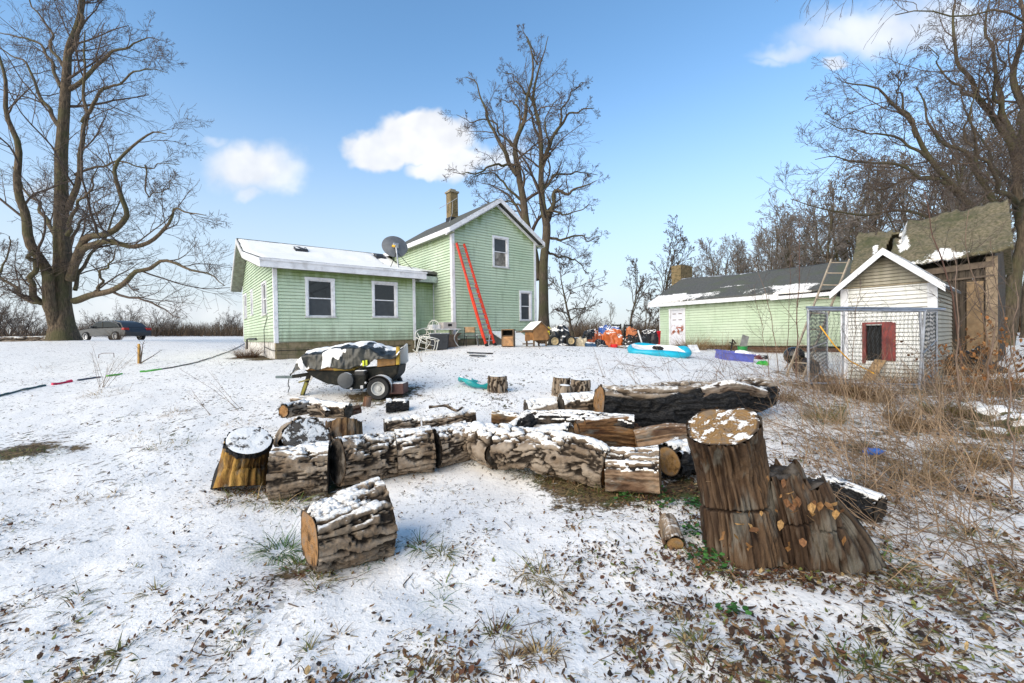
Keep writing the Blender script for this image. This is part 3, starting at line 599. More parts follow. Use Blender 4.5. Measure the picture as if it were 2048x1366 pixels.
def mesh_panel(a, b, ta, tb, cell, r, nm="chain_link", wav=.0):
    a, b, ta, tb = [rel(q) for q in (a, b, ta, tb)]
    L = np.linalg.norm(b-a); Hh = (np.linalg.norm(ta-a)+np.linalg.norm(tb-b))/2; nu = int(L/cell); nv = int(Hh/cell*1.0)
    Ps = []
    for i in range(nu):
        for s in (1, -1):
            u = (i+.5+s*.25*np.where(np.arange(nv+1) % 2, 1, -1))/nu; v = np.arange(nv+1)/nv
            uu = u+wav*(vn(np.stack([u*9, v*6, 0*u+3], -1))-.5)/nu; vv = v+wav*(vn(np.stack([u*9, v*6, 0*u+8], -1))-.5)/nv
            lo_ = a+(b-a)*uu[:, None]; hi_ = ta+(tb-ta)*uu[:, None]; Ps.append(lo_+(hi_-lo_)*vv[:, None]+np.array([0, -.0, 0]))
    V, Fq = tubes(np.array(Ps), np.full((len(Ps), nv+1), r), 3); return build(nm, V, [Fq], M_WIRE, PN)
# ---------------------------------------------------------------- many thin tubes at once
def tubes(P, R, S):
    "P (M,N,3) paths, R (M,N) radii -> verts, quads"
    M, N, _ = P.shape
    T_ = np.gradient(P, axis=1); T_ /= np.linalg.norm(T_, axis=2)[..., None]+1e-9
    ref = np.where((np.abs(T_[:, :1, 2]) > .8)[..., None], np.array([1., .2, 0]), np.array([.1, .1, 1.])); ref = np.broadcast_to(ref, P.shape)
    u = np.cross(T_, ref); u /= np.linalg.norm(u, axis=2)[..., None]+1e-9; w_ = np.cross(T_, u)
    g = 2*PI*np.arange(S)/S
    V = P[:, :, None]+R[:, :, None, None]*(np.cos(g)[None, None, :, None]*u[:, :, None]+np.sin(g)[None, None, :, None]*w_[:, :, None])
    i = np.arange(M*N*S).reshape(M, N, S); j = np.roll(i, -1, 2)
    Q = np.stack([i[:, :-1], j[:, :-1], j[:, 1:], i[:, 1:]], -1).reshape(-1, 4)
    return V.reshape(-1, 3), Q
def grow(st, d, L, n, wander, up, r0, r1, g, grav=None):
    M = len(st); P = np.empty((M, n, 3)); P[:, 0] = st; d = d/(np.linalg.norm(d, axis=1)[:, None]+1e-9); s = (L/(n-1))[:, None]
    for k in range(1, n):
        d = d+g.normal(0, wander, (M, 3)); d[:, 2] += up; d /= np.linalg.norm(d, axis=1)[:, None]; P[:, k] = P[:, k-1]+d*s
    f = np.linspace(0, 1, n)[None]; return P, r0[:, None]*(1-f)+r1[:, None]*f
def sprout(P, R, k, u0, u1, ang, lf, rf, n, wander, up, rmin, g, Lp=None, taper=.3):
    M, N, _ = P.shape; Lp = np.linalg.norm(np.diff(P, axis=1), axis=2).sum(1) if Lp is None else np.full(M, Lp)
    m = np.repeat(np.arange(M), k); base = (np.tile(np.arange(k), M)+g.random(M*k))/k; u = u0+(u1-u0)*base
    x = u*(N-1); i = np.minimum(x.astype(int), N-2); f = (x-i)[:, None]
    st = P[m, i]*(1-f)+P[m, i+1]*f; t = P[m, i+1]-P[m, i]; t /= np.linalg.norm(t, axis=1)[:, None]+1e-9
    q_ = np.cross(t, g.normal(0, 1, (M*k, 3))); q_ /= np.linalg.norm(q_, axis=1)[:, None]+1e-9
    a = np.radians(ang*(g.random(M*k)*.7+.65))[:, None]
    L = Lp[m]*lf*(1.15-.75*u)*(.6+.8*g.random(M*k)); r = np.maximum((R[m, i]*(1-f[:, 0])+R[m, i+1]*f[:, 0])*rf*(.8+.4*g.random(M*k)), rmin)
    return grow(st, np.cos(a)*t+np.sin(a)*q_, L, n, wander, up, r, np.maximum(r*taper, rmin*.8), g)
def spline(pts, n):
    pts = np.array(pts, float); m = len(pts); q_ = np.vstack([2*pts[0]-pts[1], pts, 2*pts[-1]-pts[-2]])
    seg = np.linalg.norm(np.diff(pts[:, :3], axis=0), axis=1); cum = np.concatenate([[0], np.cumsum(seg)])/seg.sum(); s = np.linspace(0, 1, n); out = []
    for x in s:
        i = min(np.searchsorted(cum, x, side='right')-1, m-2); f = (x-cum[i])/(cum[i+1]-cum[i]+1e-9); a, b, c, d = q_[i:i+4]
        out.append(.5*((2*b)+(-a+c)*f+(2*a-5*b+4*c-d)*f*f+(-a+3*b-3*c+d)*f**3))
    return np.array(out)
def barkmat(name, c1, c2, moss, sc_=5.):
    t = NT(name); P = t.obj(); n1 = t.noise(t.sc(P, (3., 3., .6)), sc_, 5., .6); n2 = t.noise(P, .9, 4.); n3 = t.noise(t.sc(P, (2., 2., .5)), sc_*5, 3.)
    c = t.mix(t.mr(n1, .3, .7), c1, c2); c = t.mix(t.math('MULTIPLY', t.mr(n2, .42, .62), .8), c, moss)
    return t.done(c, .9, 0, t.bump(t.math('ADD', n1, t.math('MULTIPLY', n3, .5)), .8, .05), .2)
M_MAPLE = barkmat("maple bark", (.05, .038, .027), (.17, .125, .082), (.09, .085, .04))
M_TRUNK2 = barkmat("grey-brown bark", (.045, .035, .026), (.125, .095, .066), (.075, .072, .036))
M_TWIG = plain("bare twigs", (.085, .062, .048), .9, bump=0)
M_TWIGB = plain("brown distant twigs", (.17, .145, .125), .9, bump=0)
def wood(name, parts, mat, parent, sides):
    V, F_, b = [], [], 0
    for (P, R), s in zip(parts, sides):
        v, f = tubes(P, R, s); V.append(v); F_.append(f+b); b += len(v)
    return build(name, np.concatenate(V), [np.concatenate(F_)], mat, parent, smooth=True)
def limb(pts, r0, r1, n=26, seed=0, wob=.0, rp=1.):
    "pts: (px,py,Y) pixels at depth"
    P = spline([at(*q_) for q_ in pts], n); f = np.linspace(0, 1, n)
    P = P+(np.stack([vn(np.stack([f*9, 0*f+seed, 0*f+k], -1), 3)-.5 for k in range(3)], -1))*wob*np.minimum(1, f*6)[:, None]
    return P, r0+(r1-r0)*f**rp
def crown(limbs, o, g, lv, rmin=.008):
    "recursive twigs on a set of limbs; all coordinates relative to o"
    P = np.stack([l[0] for l in limbs]); R = np.stack([l[1] for l in limbs]); out = []
    for (k, u0, u1, ang, lf, rf, n, wan, up, s) in lv:
        P, R = sprout(P, R, k, u0, u1, ang, lf, rf, n, wan, up, rmin, g); out.append(((P, R), s))
    return out
# ---- the big maple on the left
g = np.random.default_rng(11); Yt = 26.
tb = at(127, 682, Yt); tb[2] = gz(tb[0], tb[1])
TL = thing("maple_tree", "huge old bare maple with a thick flared mossy trunk at the left edge", "tree", tb)
main = limb([(127,690,26),(124,640,26),(124,580,26),(126,520,26),(122,460,26),(124,380,26),(126,300,26),(130,220,26),(133,150,26.2),(136,95,26.4),(150,50,26.5),(163,0,26.6),(166,-60,26.7),(168,-130,26.8)], .95, .10, 60, 1, .25)
f = np.linspace(0, 1, 60); main[1][:] = np.interp(f, [0, .05, .10, .17, .24, .30, .45, .60, .75, .9, 1], [.82, .55, .46, .43, .39, .32, .27, .22, .15, .09, .05])
LIMBS = [
 ([(112,660,25.8),(100,600,25.3),(85,540,25),(68,480,24.8),(50,430,24.6),(38,400,24.4),(35,330,24.3),(22,260,24.2),(10,200,24),(2,160,23.9),(-10,90,23.8)], .62, .09),
 ([(104,620,25.8),(72,590,25),(62,540,24.6),(66,500,24.3)], .38, .2),
 ([(110,640,26.3),(80,610,26.6),(40,590,27),(10,560,27.4),(-40,520,27.8)], .33, .06),
 ([(140,560,25.8),(165,490,25.3),(190,475,25),(225,465,24.6),(255,430,24.3),(255,425,24.3),(242,380,24.2),(236,330,24.2),(262,295,24.1),(300,265,24),(340,268,23.9)], .45, .05),
 ([(146,530,25.8),(170,500,25.3),(215,485,24.8),(270,495,24.3),(310,480,24),(335,450,23.8),(345,415,23.6),(370,418,23.4),(410,430,23.2)], .42, .04),
 ([(148,602,26),(180,594,25.7),(225,582,25.2),(262,560,24.8),(280,540,24.5),(310,527,24.2),(350,527,23.9),(400,548,23.6),(450,566,23.3)], .40, .04),
 ([(136,420,26),(150,360,25.7),(166,300,25.5),(164,250,25.3),(168,190,25.2),(172,120,25.1),(176,60,25)], .34, .05),
 ([(164,245,25.3),(185,215,25.1),(215,185,24.9),(255,160,24.6),(300,138,24.3),(330,140,24.1)], .20, .03),
 ([(136,180,26.1),(165,160,26),(195,130,25.8),(225,105,25.7),(270,88,25.5),(318,75,25.3)], .26, .03),
 ([(132,125,26.3),(145,85,26.2),(165,40,26.1),(160,-20,26),(170,-70,26)], .26, .08),
 ([(132,140,26.2),(110,100,26.5),(96,60,26.8),(70,15,27),(60,-40,27)], .18, .05),
 ([(120,255,26),(95,220,26.4),(75,190,26.8),(60,140,27.2),(30,110,27.6),(-20,90,28)], .24, .04),
 ([(122,175,26.2),(100,120,26.6),(75,85,27),(20,65,27.5),(-30,75,28)], .2, .03),
 ([(150,350,25.8),(190,330,25.3),(230,322,24.9),(290,330,24.5),(350,326,24.1)], .14, .03),
 ([(150,580,26),(160,540,26.6),(190,505,27.2),(215,460,27.6),(240,400,28),(250,360,28.4)], .22, .03),
 ([(110,470,26.3),(80,420,27.5),(60,380,28.5),(20,330,29.5)], .24, .04),
 ([(135,470,25.6),(150,420,24),(175,370,23),(190,330,22.4)], .24, .04),
 ([(130,520,26.5),(150,470,28),(185,430,29.5),(235,410,31)], .26, .04),
 ([(200,588,25.5),(205,545,25.2),(225,520,25),(232,500,24.9)], .16, .05),
 ([(290,330,24.5),(300,390,24.2),(330,380,24),(345,350,23.9)], .09, .03),
 ([(-30,640,24),(-10,560,24),(20,520,24),(30,470,24)], .16, .05),
]
lim = [limb(p, r0*.52, r1*.5, 26, 5+i, .35) for i, (p, r0, r1) in enumerate(LIMBS)]
for L_ in [main]+lim: L_[0][:] -= tb
def trunkmesh(P, R, S, amp, seed):
    "thick trunk with fluted bark"
    V, Q = tubes(P[None], R[None], S); N = len(R); V = V.reshape(N, S, 3); c = P[:, None]; dv = V-c; th = 2*PI*np.arange(S)/S
    z = np.broadcast_to(P[:, None, 2], (N, S)); q_ = np.stack([np.cos(th)[None]*3+0*z, np.sin(th)[None]*3+0*z, z*.35+seed], -1)
    q2_ = np.stack([np.cos(th)[None]*9+0*z, np.sin(th)[None]*9+0*z, z*.9+seed], -1)
    m = 1+amp*(fbm(q_, 3, seed)-.45)*2+amp*.5*(np.abs(fbm(q2_, 3, seed+5)-.45))*2
    return (c+dv*m[..., None]).reshape(-1, 3), Q
V1, Q1 = trunkmesh(*main, 44, .22, 3)
V2, Q2 = tubes(np.stack([l[0] for l in lim]), np.stack([l[1] for l in lim]), 9)
build("trunk", np.concatenate([V1, V2]), [np.concatenate([Q1, Q2+len(V1)])], M_MAPLE, TL, smooth=True)
cr = crown(lim+[(main[0][30:56], main[1][30:56])], tb, g, [(8,.12,1,46,.42,.40,10,.13,.02,4),(7,.12,1,44,.52,.5,8,.14,.015,3),(5,.1,1,42,.6,.6,6,.14,.01,3),(2,.2,1,38,.7,.8,5,.14,.0,3)], .0075)
wood("crown", [c_[0] for c_ in cr], M_TWIG, TL, [c_[1] for c_ in cr])
# ---- twin-stemmed tree behind the tall gable
g = np.random.default_rng(12)
tb = at(1089, 646, 29); tb[2] = gz(tb[0], tb[1])
TM = thing("tall_tree", "tall bare twin-stemmed tree rising behind the right side of the house", "tree", tb)
A = limb([(1088,665,29),(1088,600,29),(1087,540,29),(1088,480,29),(1090,440,29),(1087,400,29),(1083,360,29),(1082,320,29),(1076,260,29),(1068,210,29),(1066,180,29),(1076,130,29),(1090,100,29),(1100,70,29)], .52, .03, 40, 1, .3)
A[1][:] = np.interp(np.linspace(0, 1, 40), [0, .04, .1, .35, .55, .75, .9, 1], [.48, .36, .31, .26, .17, .10, .05, .02])
Bl = limb([(1075,560,29.3),(1062,490,29.4),(1050,440,29.4),(1042,390,29.4),(1034,350,29.3),(1033,300,29.2),(1045,240,29),(1052,200,28.9),(1066,150,28.8),(1062,100,28.7),(1050,65,28.7)], .34, .025, 30, 2, .3)
LM = [([(1092,440,29),(1104,410,28.8),(1112,385,28.6),(1135,385,28.4),(1160,372,28.2),(1195,365,28)], .22, .03), ([(1034,350,29.3),(1010,310,29.2),(990,270,29.1),(970,210,29),(950,165,28.9),(935,150,28.9)], .22, .03),
 ([(1085,330,29),(1098,290,28.8),(1120,250,28.6),(1145,225,28.4),(1190,218,28.2)], .2, .03), ([(1120,250,28.6),(1125,215,28.5),(1150,180,28.4),(1170,160,28.4)], .1, .02), ([(1036,330,29.2),(1010,330,29),(975,335,28.8),(930,350,28.6),(905,345,28.5)], .13, .025),
 ([(1034,300,29.2),(1005,270,29.4),(980,240,29.6),(940,240,29.8),(915,235,30)], .12, .02), ([(1068,210,29),(1050,180,29.2),(1030,160,29.4),(1005,140,29.6)], .1, .02), ([(1076,130,29),(1060,90,28.9),(1045,55,28.9)], .07, .02),
 ([(1085,380,29),(1110,350,29.5),(1150,345,30),(1195,350,30.4)], .14, .025), ([(1088,470,29),(1110,480,28.8),(1145,470,28.5),(1180,480,28.3),(1200,470,28.2)], .14, .02), ([(1090,500,29),(1110,510,29.3),(1150,520,29.6),(1180,545,29.8)], .12, .02),
 ([(1042,400,29.4),(1020,380,29.2),(990,350,29),(960,345,28.9),(935,370,28.8)], .12, .02), ([(1046,420,29.4),(1020,400,30),(985,410,30.5),(950,390,31)], .1, .02), ([(1083,300,29),(1070,260,30),(1060,220,31),(1080,180,32)], .14, .02), ([(1083,330,29),(1100,300,27.5),(1090,250,26.5),(1110,200,26)], .14, .02),
 ([(1045,240,29),(1030,210,29.6),(1010,200,30.2),(990,205,30.6)], .09, .02), ([(1088,420,29),(1120,430,28),(1150,420,27.4),(1190,410,27)], .11, .02)]
lim = [limb(p, r0*.8, r1*.8, 26, 40+i, .3) for i, (p, r0, r1) in enumerate(LM)]
for L_ in [A, Bl]+lim: L_[0][:] -= tb
V1, Q1 = trunkmesh(*A, 22, .12, 8); V2, Q2 = tubes(Bl[0][None], Bl[1][None], 14); V3, Q3 = tubes(np.stack([l[0] for l in lim]), np.stack([l[1] for l in lim]), 8)
build("trunk", np.concatenate([V1, V2, V3]), [np.concatenate([Q1, Q2+len(V1), Q3+len(V1)+len(V2)])], M_TRUNK2, TM, smooth=True)
cr = crown(lim+[(A[0][14:], A[1][14:]), (Bl[0][4:], Bl[1][4:])], tb, g, [(8,.15,1,45,.36,.45,8,.2,.03,4),(6,.15,1,45,.5,.55,6,.22,.02,3),(5,.1,1,42,.55,.6,5,.2,.01,3),(3,.2,1,40,.6,.7,4,.2,.0,3)], .0085) if False else None
P1 = [(A[0][8:34], A[1][8:34]), (Bl[0][0:26], Bl[1][0:26])]
cr = crown(lim+P1, tb, g, [(9,.15,1,45,.36,.42,9,.15,.03,4),(7,.15,1,44,.5,.5,7,.17,.02,3),(5,.1,1,42,.58,.6,6,.17,.01,3),(2,.2,1,38,.7,.8,4,.17,.0,3)], .0075)
wood("crown", [c_[0] for c_ in cr], M_TWIG, TM, [c_[1] for c_ in cr])
# ---- big tree behind the barn, at the right edge
g = np.random.default_rng(13)
tb = at(2010, 700, 19.5); tb[2] = gz(tb[0], tb[1])
TR = thing("spreading_tree", "large bare tree behind the mossy barn roof, its long limbs reaching left", "tree", tb)
A = limb([(2010,720,19.5),(2020,620,19.5),(2030,520,19.5),(2038,420,19.5),(2035,330,19.5),(2040,240,19.5),(2030,160,19.5),(2040,60,19.5),(2050,-20,19.5)], .30, .05, 40, 1, .3)
LM = [([(2015,540,19.5),(1975,450,19),(1935,410,18.6),(1888,362,18.2),(1860,320,18),(1832,275,17.8),(1815,225,17.6),(1800,205,17.5),(1760,190,17.4),(1710,172,17.3),(1682,160,17.2)], .30, .03),
 ([(1832,275,17.8),(1815,210,17.7),(1795,170,17.6),(1780,135,17.5)], .1, .02), ([(2020,500,19.5),(1990,400,19.4),(1955,340,19.3),(1920,300,19.2),(1890,275,19.2),(1858,245,19.2),(1850,200,19.2),(1830,170,19.2)], .26, .03),
 ([(1930,400,18.6),(1870,365,18.2),(1830,350,18),(1780,330,17.8),(1720,320,17.6),(1660,318,17.4),(1630,322,17.3)], .15, .02), ([(1860,320,18),(1800,275,17.6),(1740,262,17.4),(1690,250,17.2),(1660,245,17.1)], .10, .02),
 ([(2035,330,19.5),(2015,260,19.2),(1975,215,19),(1940,160,18.8),(1920,100,18.7),(1905,40,18.7),(1900,-10,18.7)], .24, .05), ([(2035,300,19.5),(2000,200,20),(1985,130,20.4),(1975,60,20.8),(1980,0,21)], .2, .05),
 ([(1975,215,19),(1925,180,18.6),(1890,150,18.3),(1870,120,18.1),(1850,100,18)], .12, .02), ([(2040,420,19.5),(1990,370,18),(1960,300,17),(1940,240,16.4),(1950,180,16)], .2, .03), ([(2025,590,19.5),(1950,480,20.5),(1850,430,21),(1780,425,21.4),(1720,432,21.8),(1640,420,22),(1580,400,22.3)], .2, .03),
 ([(2038,250,19.5),(2060,180,19),(2080,100,18.6),(2070,30,18.4)], .2, .04), ([(1880,355,18.3),(1840,350,18.8),(1790,370,19.2),(1740,385,19.6),(1690,400,19.9)], .1, .02), ([(2035,450,19.5),(2060,380,18),(2080,300,17),(2060,220,16.5)], .2, .03),
 ([(1955,340,19.3),(1935,270,20),(1925,210,20.6),(1935,150,21)], .12, .02), ([(2030,380,19.5),(1990,330,21),(1960,280,22.5),(1945,230,23.5)], .16, .02), ([(2010,250,19.3),(1990,180,18.4),(2000,120,17.6),(1990,60,17)], .14, .02)]
lim = [limb(p, r0*.62, r1*.6, 26, 80+i, .3) for i, (p, r0, r1) in enumerate(LM)]
for L_ in [A]+lim: L_[0][:] -= tb
V1, Q1 = trunkmesh(*A, 22, .15, 8); V3, Q3 = tubes(np.stack([l[0] for l in lim]), np.stack([l[1] for l in lim]), 8)
build("trunk", np.concatenate([V1, V3]), [np.concatenate([Q1, Q3+len(V1)])], M_TRUNK2, TR, smooth=True)
cr = crown(lim+[(A[0][14:40], A[1][14:40])], tb, g, [(9,.15,1,45,.40,.42,9,.15,.03,4),(8,.15,1,44,.52,.5,7,.16,.02,3),(5,.1,1,42,.58,.6,6,.16,.01,3),(2,.2,1,38,.7,.8,4,.16,.0,3)], .0065)
wood("crown", [c_[0] for c_ in cr], M_TWIG, TR, [c_[1] for c_ in cr])
# ---- willow outside the frame whose hanging twigs enter at the top right
g = np.random.default_rng(14)
tb = np.array([5.6, 2.2, gz(5.6, 2.2)])
TW = thing("willow_tree", "willow whose thin twigs hang into the sky at the top right corner", "tree", tb)
tr_ = (spline([tb, tb+(.1, .3, 2), tb+(-.1, .7, 4), tb+(0, 1.5, 5.6)], 26), np.linspace(.22, .10, 26))
LM = [[tr_[0][-6], at(2100,-60,6.0), at(1960,-45,6.4), at(1800,-60,6.8), at(1650,-40,7)], [tr_[0][-8], at(2120,60,5.5), at(2000,20,5.4), at(1920,35,5.6), at(1850,20,5.7), at(1790,30,5.8)],
      [tr_[0][-4], at(2050,-80,7), at(1850,-80,7.4), at(1700,-60,7.8), at(1560,-30,8)]]
lim = [(spline(q_, 26), np.linspace(.035, .006, 26)) for q_ in LM]
for L_ in [tr_]+lim: L_[0][:] -= tb
V1, Q1 = tubes(tr_[0][None], tr_[1][None], 14); V3, Q3 = tubes(np.stack([l[0] for l in lim]), np.stack([l[1] for l in lim]), 6)
build("trunk", np.concatenate([V1, V3]), [np.concatenate([Q1, Q3+len(V1)])], M_TRUNK2, TW, smooth=True)
P = np.stack([l[0] for l in lim]); R = np.stack([l[1] for l in lim])
P2, R2 = sprout(P, R, 18, .2, 1, 60, .21, .5, 11, .16, -.13, .0042, g, Lp=5.5); P3_, R3 = sprout(P2, R2, 3, .2, 1, 40, .7, .7, 9, .10, -.16, .0032, g)
P4, R4 = sprout(P3_, R3, 2, .2, 1, 35, .5, .8, 6, .10, -.12, .0026, g)
wood("crown", [(P2, R2), (P3_, R3), (P4, R4)], M_TWIG, TW, [4, 3, 3])
# ---- generic bare trees for the wood behind
def bare_tree(h, seed, kind):
    g = np.random.default_rng(seed)
    n = 26; st = np.zeros((1, 3)); d = np.array([[g.normal(0, .04), g.normal(0, .04), 1]])
    P, R = grow(st, d, np.array([h*.96]), n, .05, .02, np.array([h*.017]), np.array([h*.0015]), g)
    R[:, 0] *= 1.4
    if kind == 0: lv = [(16,.25,1,38,.42,.5,10,.10,.06,5),(7,.15,1,38,.42,.5,6,.14,.04,3),(5,.1,1,38,.5,.6,5,.15,.02,3),(3,.2,1,36,.6,.7,4,.15,.0,3)]
    elif kind == 1: lv = [(9,.35,1,30,.5,.6,10,.09,.07,5),(7,.2,1,34,.42,.5,6,.14,.05,3),(5,.1,1,38,.5,.6,5,.15,.03,3),(3,.2,1,36,.6,.7,4,.15,.0,3)]
    else: lv = [(14,.12,1,55,.5,.5,10,.14,.03,5),(7,.12,1,45,.45,.5,6,.18,.03,3),(5,.1,1,42,.5,.6,5,.2,.02,3),(3,.2,1,36,.6,.7,4,.2,.0,3)]
    out = []; p, r = P, R
    for (k, u0, u1, ang, lf, rf, nn, wan, up, s) in lv: p, r = sprout(p, r, k, u0, u1, ang, lf, rf, nn, wan, up, .016, g); out.append(((p, r), s))
    return (P, R), out
def make_bare(h, seed, kind, label, group, mt=None, name="bare_tree"):
    T0, cr = bare_tree(h, seed, kind); o = thing(name, label, "tree", group=group)
    V1, Q1 = tubes(T0[0], T0[1], 9); V2, Q2 = tubes(*cr[0][0], 5); build("trunk", np.concatenate([V1, V2]), [np.concatenate([Q1, Q2+len(V1)])], M_TRUNK2, o, smooth=True)
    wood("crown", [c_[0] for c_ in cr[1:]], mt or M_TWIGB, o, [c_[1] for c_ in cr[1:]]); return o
def put(o, px, py, Y, s=1., rz=None, base=True):
    p = at(px, py, Y); o.location = (p[0], p[1], gz(p[0], p[1])-.05); o.rotation_euler = (0, 0, random.random()*6.28 if rz is None else rz); o.scale = (s, s, s)
# four that stand out
o = make_bare(9.2, 31, 0, "bare symmetrical tree rising just left of the shed's brick chimney", None, M_TWIG, "fan_tree"); put(o, 1325, 660, 34)
o = make_bare(8., 32, 2, "small wide dark tree by itself just right of the tall gable house", None, M_TWIG, "small_tree"); put(o, 1148, 655, 36)
o = make_bare(7.5, 33, 1, "thin upright tree standing between the scrap pile and the green shed", None, M_TWIG, "slender_tree"); put(o, 1262, 660, 40)
o = make_bare(4.2, 34, 2, "low twiggy dark tree next to the green shed's left end", None, M_TWIG, "low_tree"); put(o, 1292, 665, 33)
WG = "bare trees of the wood behind the green shed"; WLb = "bare tree in the brown wood behind the green shed"
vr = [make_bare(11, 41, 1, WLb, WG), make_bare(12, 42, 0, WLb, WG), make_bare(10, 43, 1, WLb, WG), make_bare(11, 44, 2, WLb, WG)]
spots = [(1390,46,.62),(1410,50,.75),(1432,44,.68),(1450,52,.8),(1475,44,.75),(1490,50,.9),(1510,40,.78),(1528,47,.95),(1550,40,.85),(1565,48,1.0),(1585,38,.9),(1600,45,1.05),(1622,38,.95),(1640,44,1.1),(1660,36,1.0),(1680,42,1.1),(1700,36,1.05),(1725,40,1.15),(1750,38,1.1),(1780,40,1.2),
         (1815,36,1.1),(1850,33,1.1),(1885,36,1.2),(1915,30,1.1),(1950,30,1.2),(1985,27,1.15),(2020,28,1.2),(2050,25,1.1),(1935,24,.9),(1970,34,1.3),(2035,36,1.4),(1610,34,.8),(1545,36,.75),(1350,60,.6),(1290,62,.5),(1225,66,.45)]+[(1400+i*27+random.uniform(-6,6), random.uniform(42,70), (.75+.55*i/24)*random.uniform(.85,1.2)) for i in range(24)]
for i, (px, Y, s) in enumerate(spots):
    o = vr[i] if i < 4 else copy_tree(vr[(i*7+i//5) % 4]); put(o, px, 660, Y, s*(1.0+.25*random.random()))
# shrubs along the field edges
SG = "leafless shrubs along the field edge"
def make_shrub(h, seed, mt, label, group):
    g = np.random.default_rng(seed); m = 12; a = g.random(m)*6.28; d = np.stack([np.cos(a)*.7, np.sin(a)*.7, np.ones(m)], 1)
    P, R = grow(np.zeros((m, 3)), d, h*(.7+.5*g.random(m)), 9, .12, .03, np.full(m, .022*h/2), np.full(m, .008), g); out = [((P, R), 4)]
    for q_ in ((5,.2,1,40,.5,.6,6,.15,.04,.008), (5,.2,1,40,.5,.7,5,.15,.03,.007), (3,.2,1,40,.6,.7,4,.15,.02,.0065)):
        P, R = sprout(P, R, q_[0], q_[1], q_[2], q_[3], q_[4], q_[5], q_[6], q_[7], q_[8], q_[9], g); out.append(((P, R), 3))
    o = thing("shrub", label, "shrub", group=group); wood("stems", [out[0][0], out[1][0]], M_TWIG, o, [4, 3]); wood("twigs", [c_[0] for c_ in out[2:]], mt, o, [3, 3]); return o
SLb = "leafless shrub on the far field edge"
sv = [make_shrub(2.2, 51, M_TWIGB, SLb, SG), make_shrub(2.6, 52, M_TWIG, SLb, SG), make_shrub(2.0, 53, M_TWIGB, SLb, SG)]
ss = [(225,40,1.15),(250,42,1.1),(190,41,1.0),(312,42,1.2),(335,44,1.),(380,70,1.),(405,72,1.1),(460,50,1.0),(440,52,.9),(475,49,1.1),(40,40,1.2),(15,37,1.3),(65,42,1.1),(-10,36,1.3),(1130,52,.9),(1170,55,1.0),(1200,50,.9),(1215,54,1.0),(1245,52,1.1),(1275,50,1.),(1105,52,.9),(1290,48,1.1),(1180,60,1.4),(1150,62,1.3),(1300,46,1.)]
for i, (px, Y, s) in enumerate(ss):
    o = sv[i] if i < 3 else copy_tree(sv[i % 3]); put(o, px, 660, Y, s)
# ---- saplings growing through the right side of the yard
SAP = [([(1592,708,10.5),(1594,620,10.5),(1597,560,10.5),(1600,480,10.5),(1602,430,10.6)], .016, "tall straight reddish sapling in front of the green shed near the leaning ladder", 6),
 ([(1557,715,11.5),(1548,640,11.5),(1530,570,11.5),(1500,505,11.6)], .012, "thin sapling leaning left across the green shed wall", 5), ([(1574,716,12),(1578,620,12),(1580,540,12),(1583,505,12)], .010, "thin upright sapling just left of the tall reddish one", 4),
 ([(1538,742,10),(1530,680,10),(1515,610,10),(1508,570,10)], .009, "short curved sapling nearest the blue tub", 7),
 ([(1918,830,6.6),(1917,740,6.6),(1914,640,6.6),(1912,560,6.7),(1908,500,6.8)], .015, "bare grey sapling directly right of the wire pen", 3), ([(1968,800,7),(1975,740,7),(1988,660,7),(1975,590,7),(1950,560,7.1)], .016, "bent tan sapling right of the pen with a kinked top", 3),
 ([(1925,640,10.2),(1912,560,10),(1890,490,9.8),(1865,440,9.6),(1850,380,9.5)], .024, "dark forked sapling crossing the barn roof", 8), ([(1985,700,10.0),(1975,620,9.8),(1950,540,9.6),(1930,470,9.4),(1940,420,9.3)], .018, "dark branching sapling before the barn's plank wall", 8), ([(2035,720,9.0),(2020,640,8.8),(1990,560,8.6),(1985,480,8.5)], .014, "crooked dark sapling close to the barn's right corner", 7),
 ([(1700,770,8.2),(1705,690,8.2),(1712,620,8.2),(1722,560,8.3)], .008, "thin dark stem standing before the pen's left half", 6), ([(2022,1010,4.0),(2024,860,4.0),(2026,740,4.0),(2028,640,4.0),(2020,560,4.1)], .009, "thin stem standing at the right picture edge", 4),
 ([(1875,860,6.),(1872,800,6.),(1868,740,6.),(1862,690,6.)], .011, "short brown stalk in front of the pen's right corner", 5)]
for i, (pts, r_, lab, nb) in enumerate(SAP):
    g = np.random.default_rng(60+i); L_ = limb(pts, r_, r_*.3, 22, 90+i, .06); b0 = at(*pts[0]); b0[2] = gz(b0[0], b0[1]); dz_ = L_[0][0][2]-b0[2]; L_[0][:, 2] -= dz_*np.linspace(1, 0, 22); L_[0][:] -= b0
    o = thing("sapling", lab, "sapling", b0); wood("stem", [(L_[0][None], L_[1][None])], plain("sapling bark", (.16, .11, .08) if i not in (0, 2, 6) else (.11, .06, .045), .8), o, [7])
    P, R = sprout(L_[0][None], L_[1][None], nb*2, .3, 1, 42, .28, .5, 8, .12, .04, .003, g); P2, R2 = sprout(P, R, 4, .2, 1, 42, .45, .6, 6, .14, .02, .0022, g); wood("twigs", [(P, R), (P2, R2)], M_TWIG, o, [4, 3])
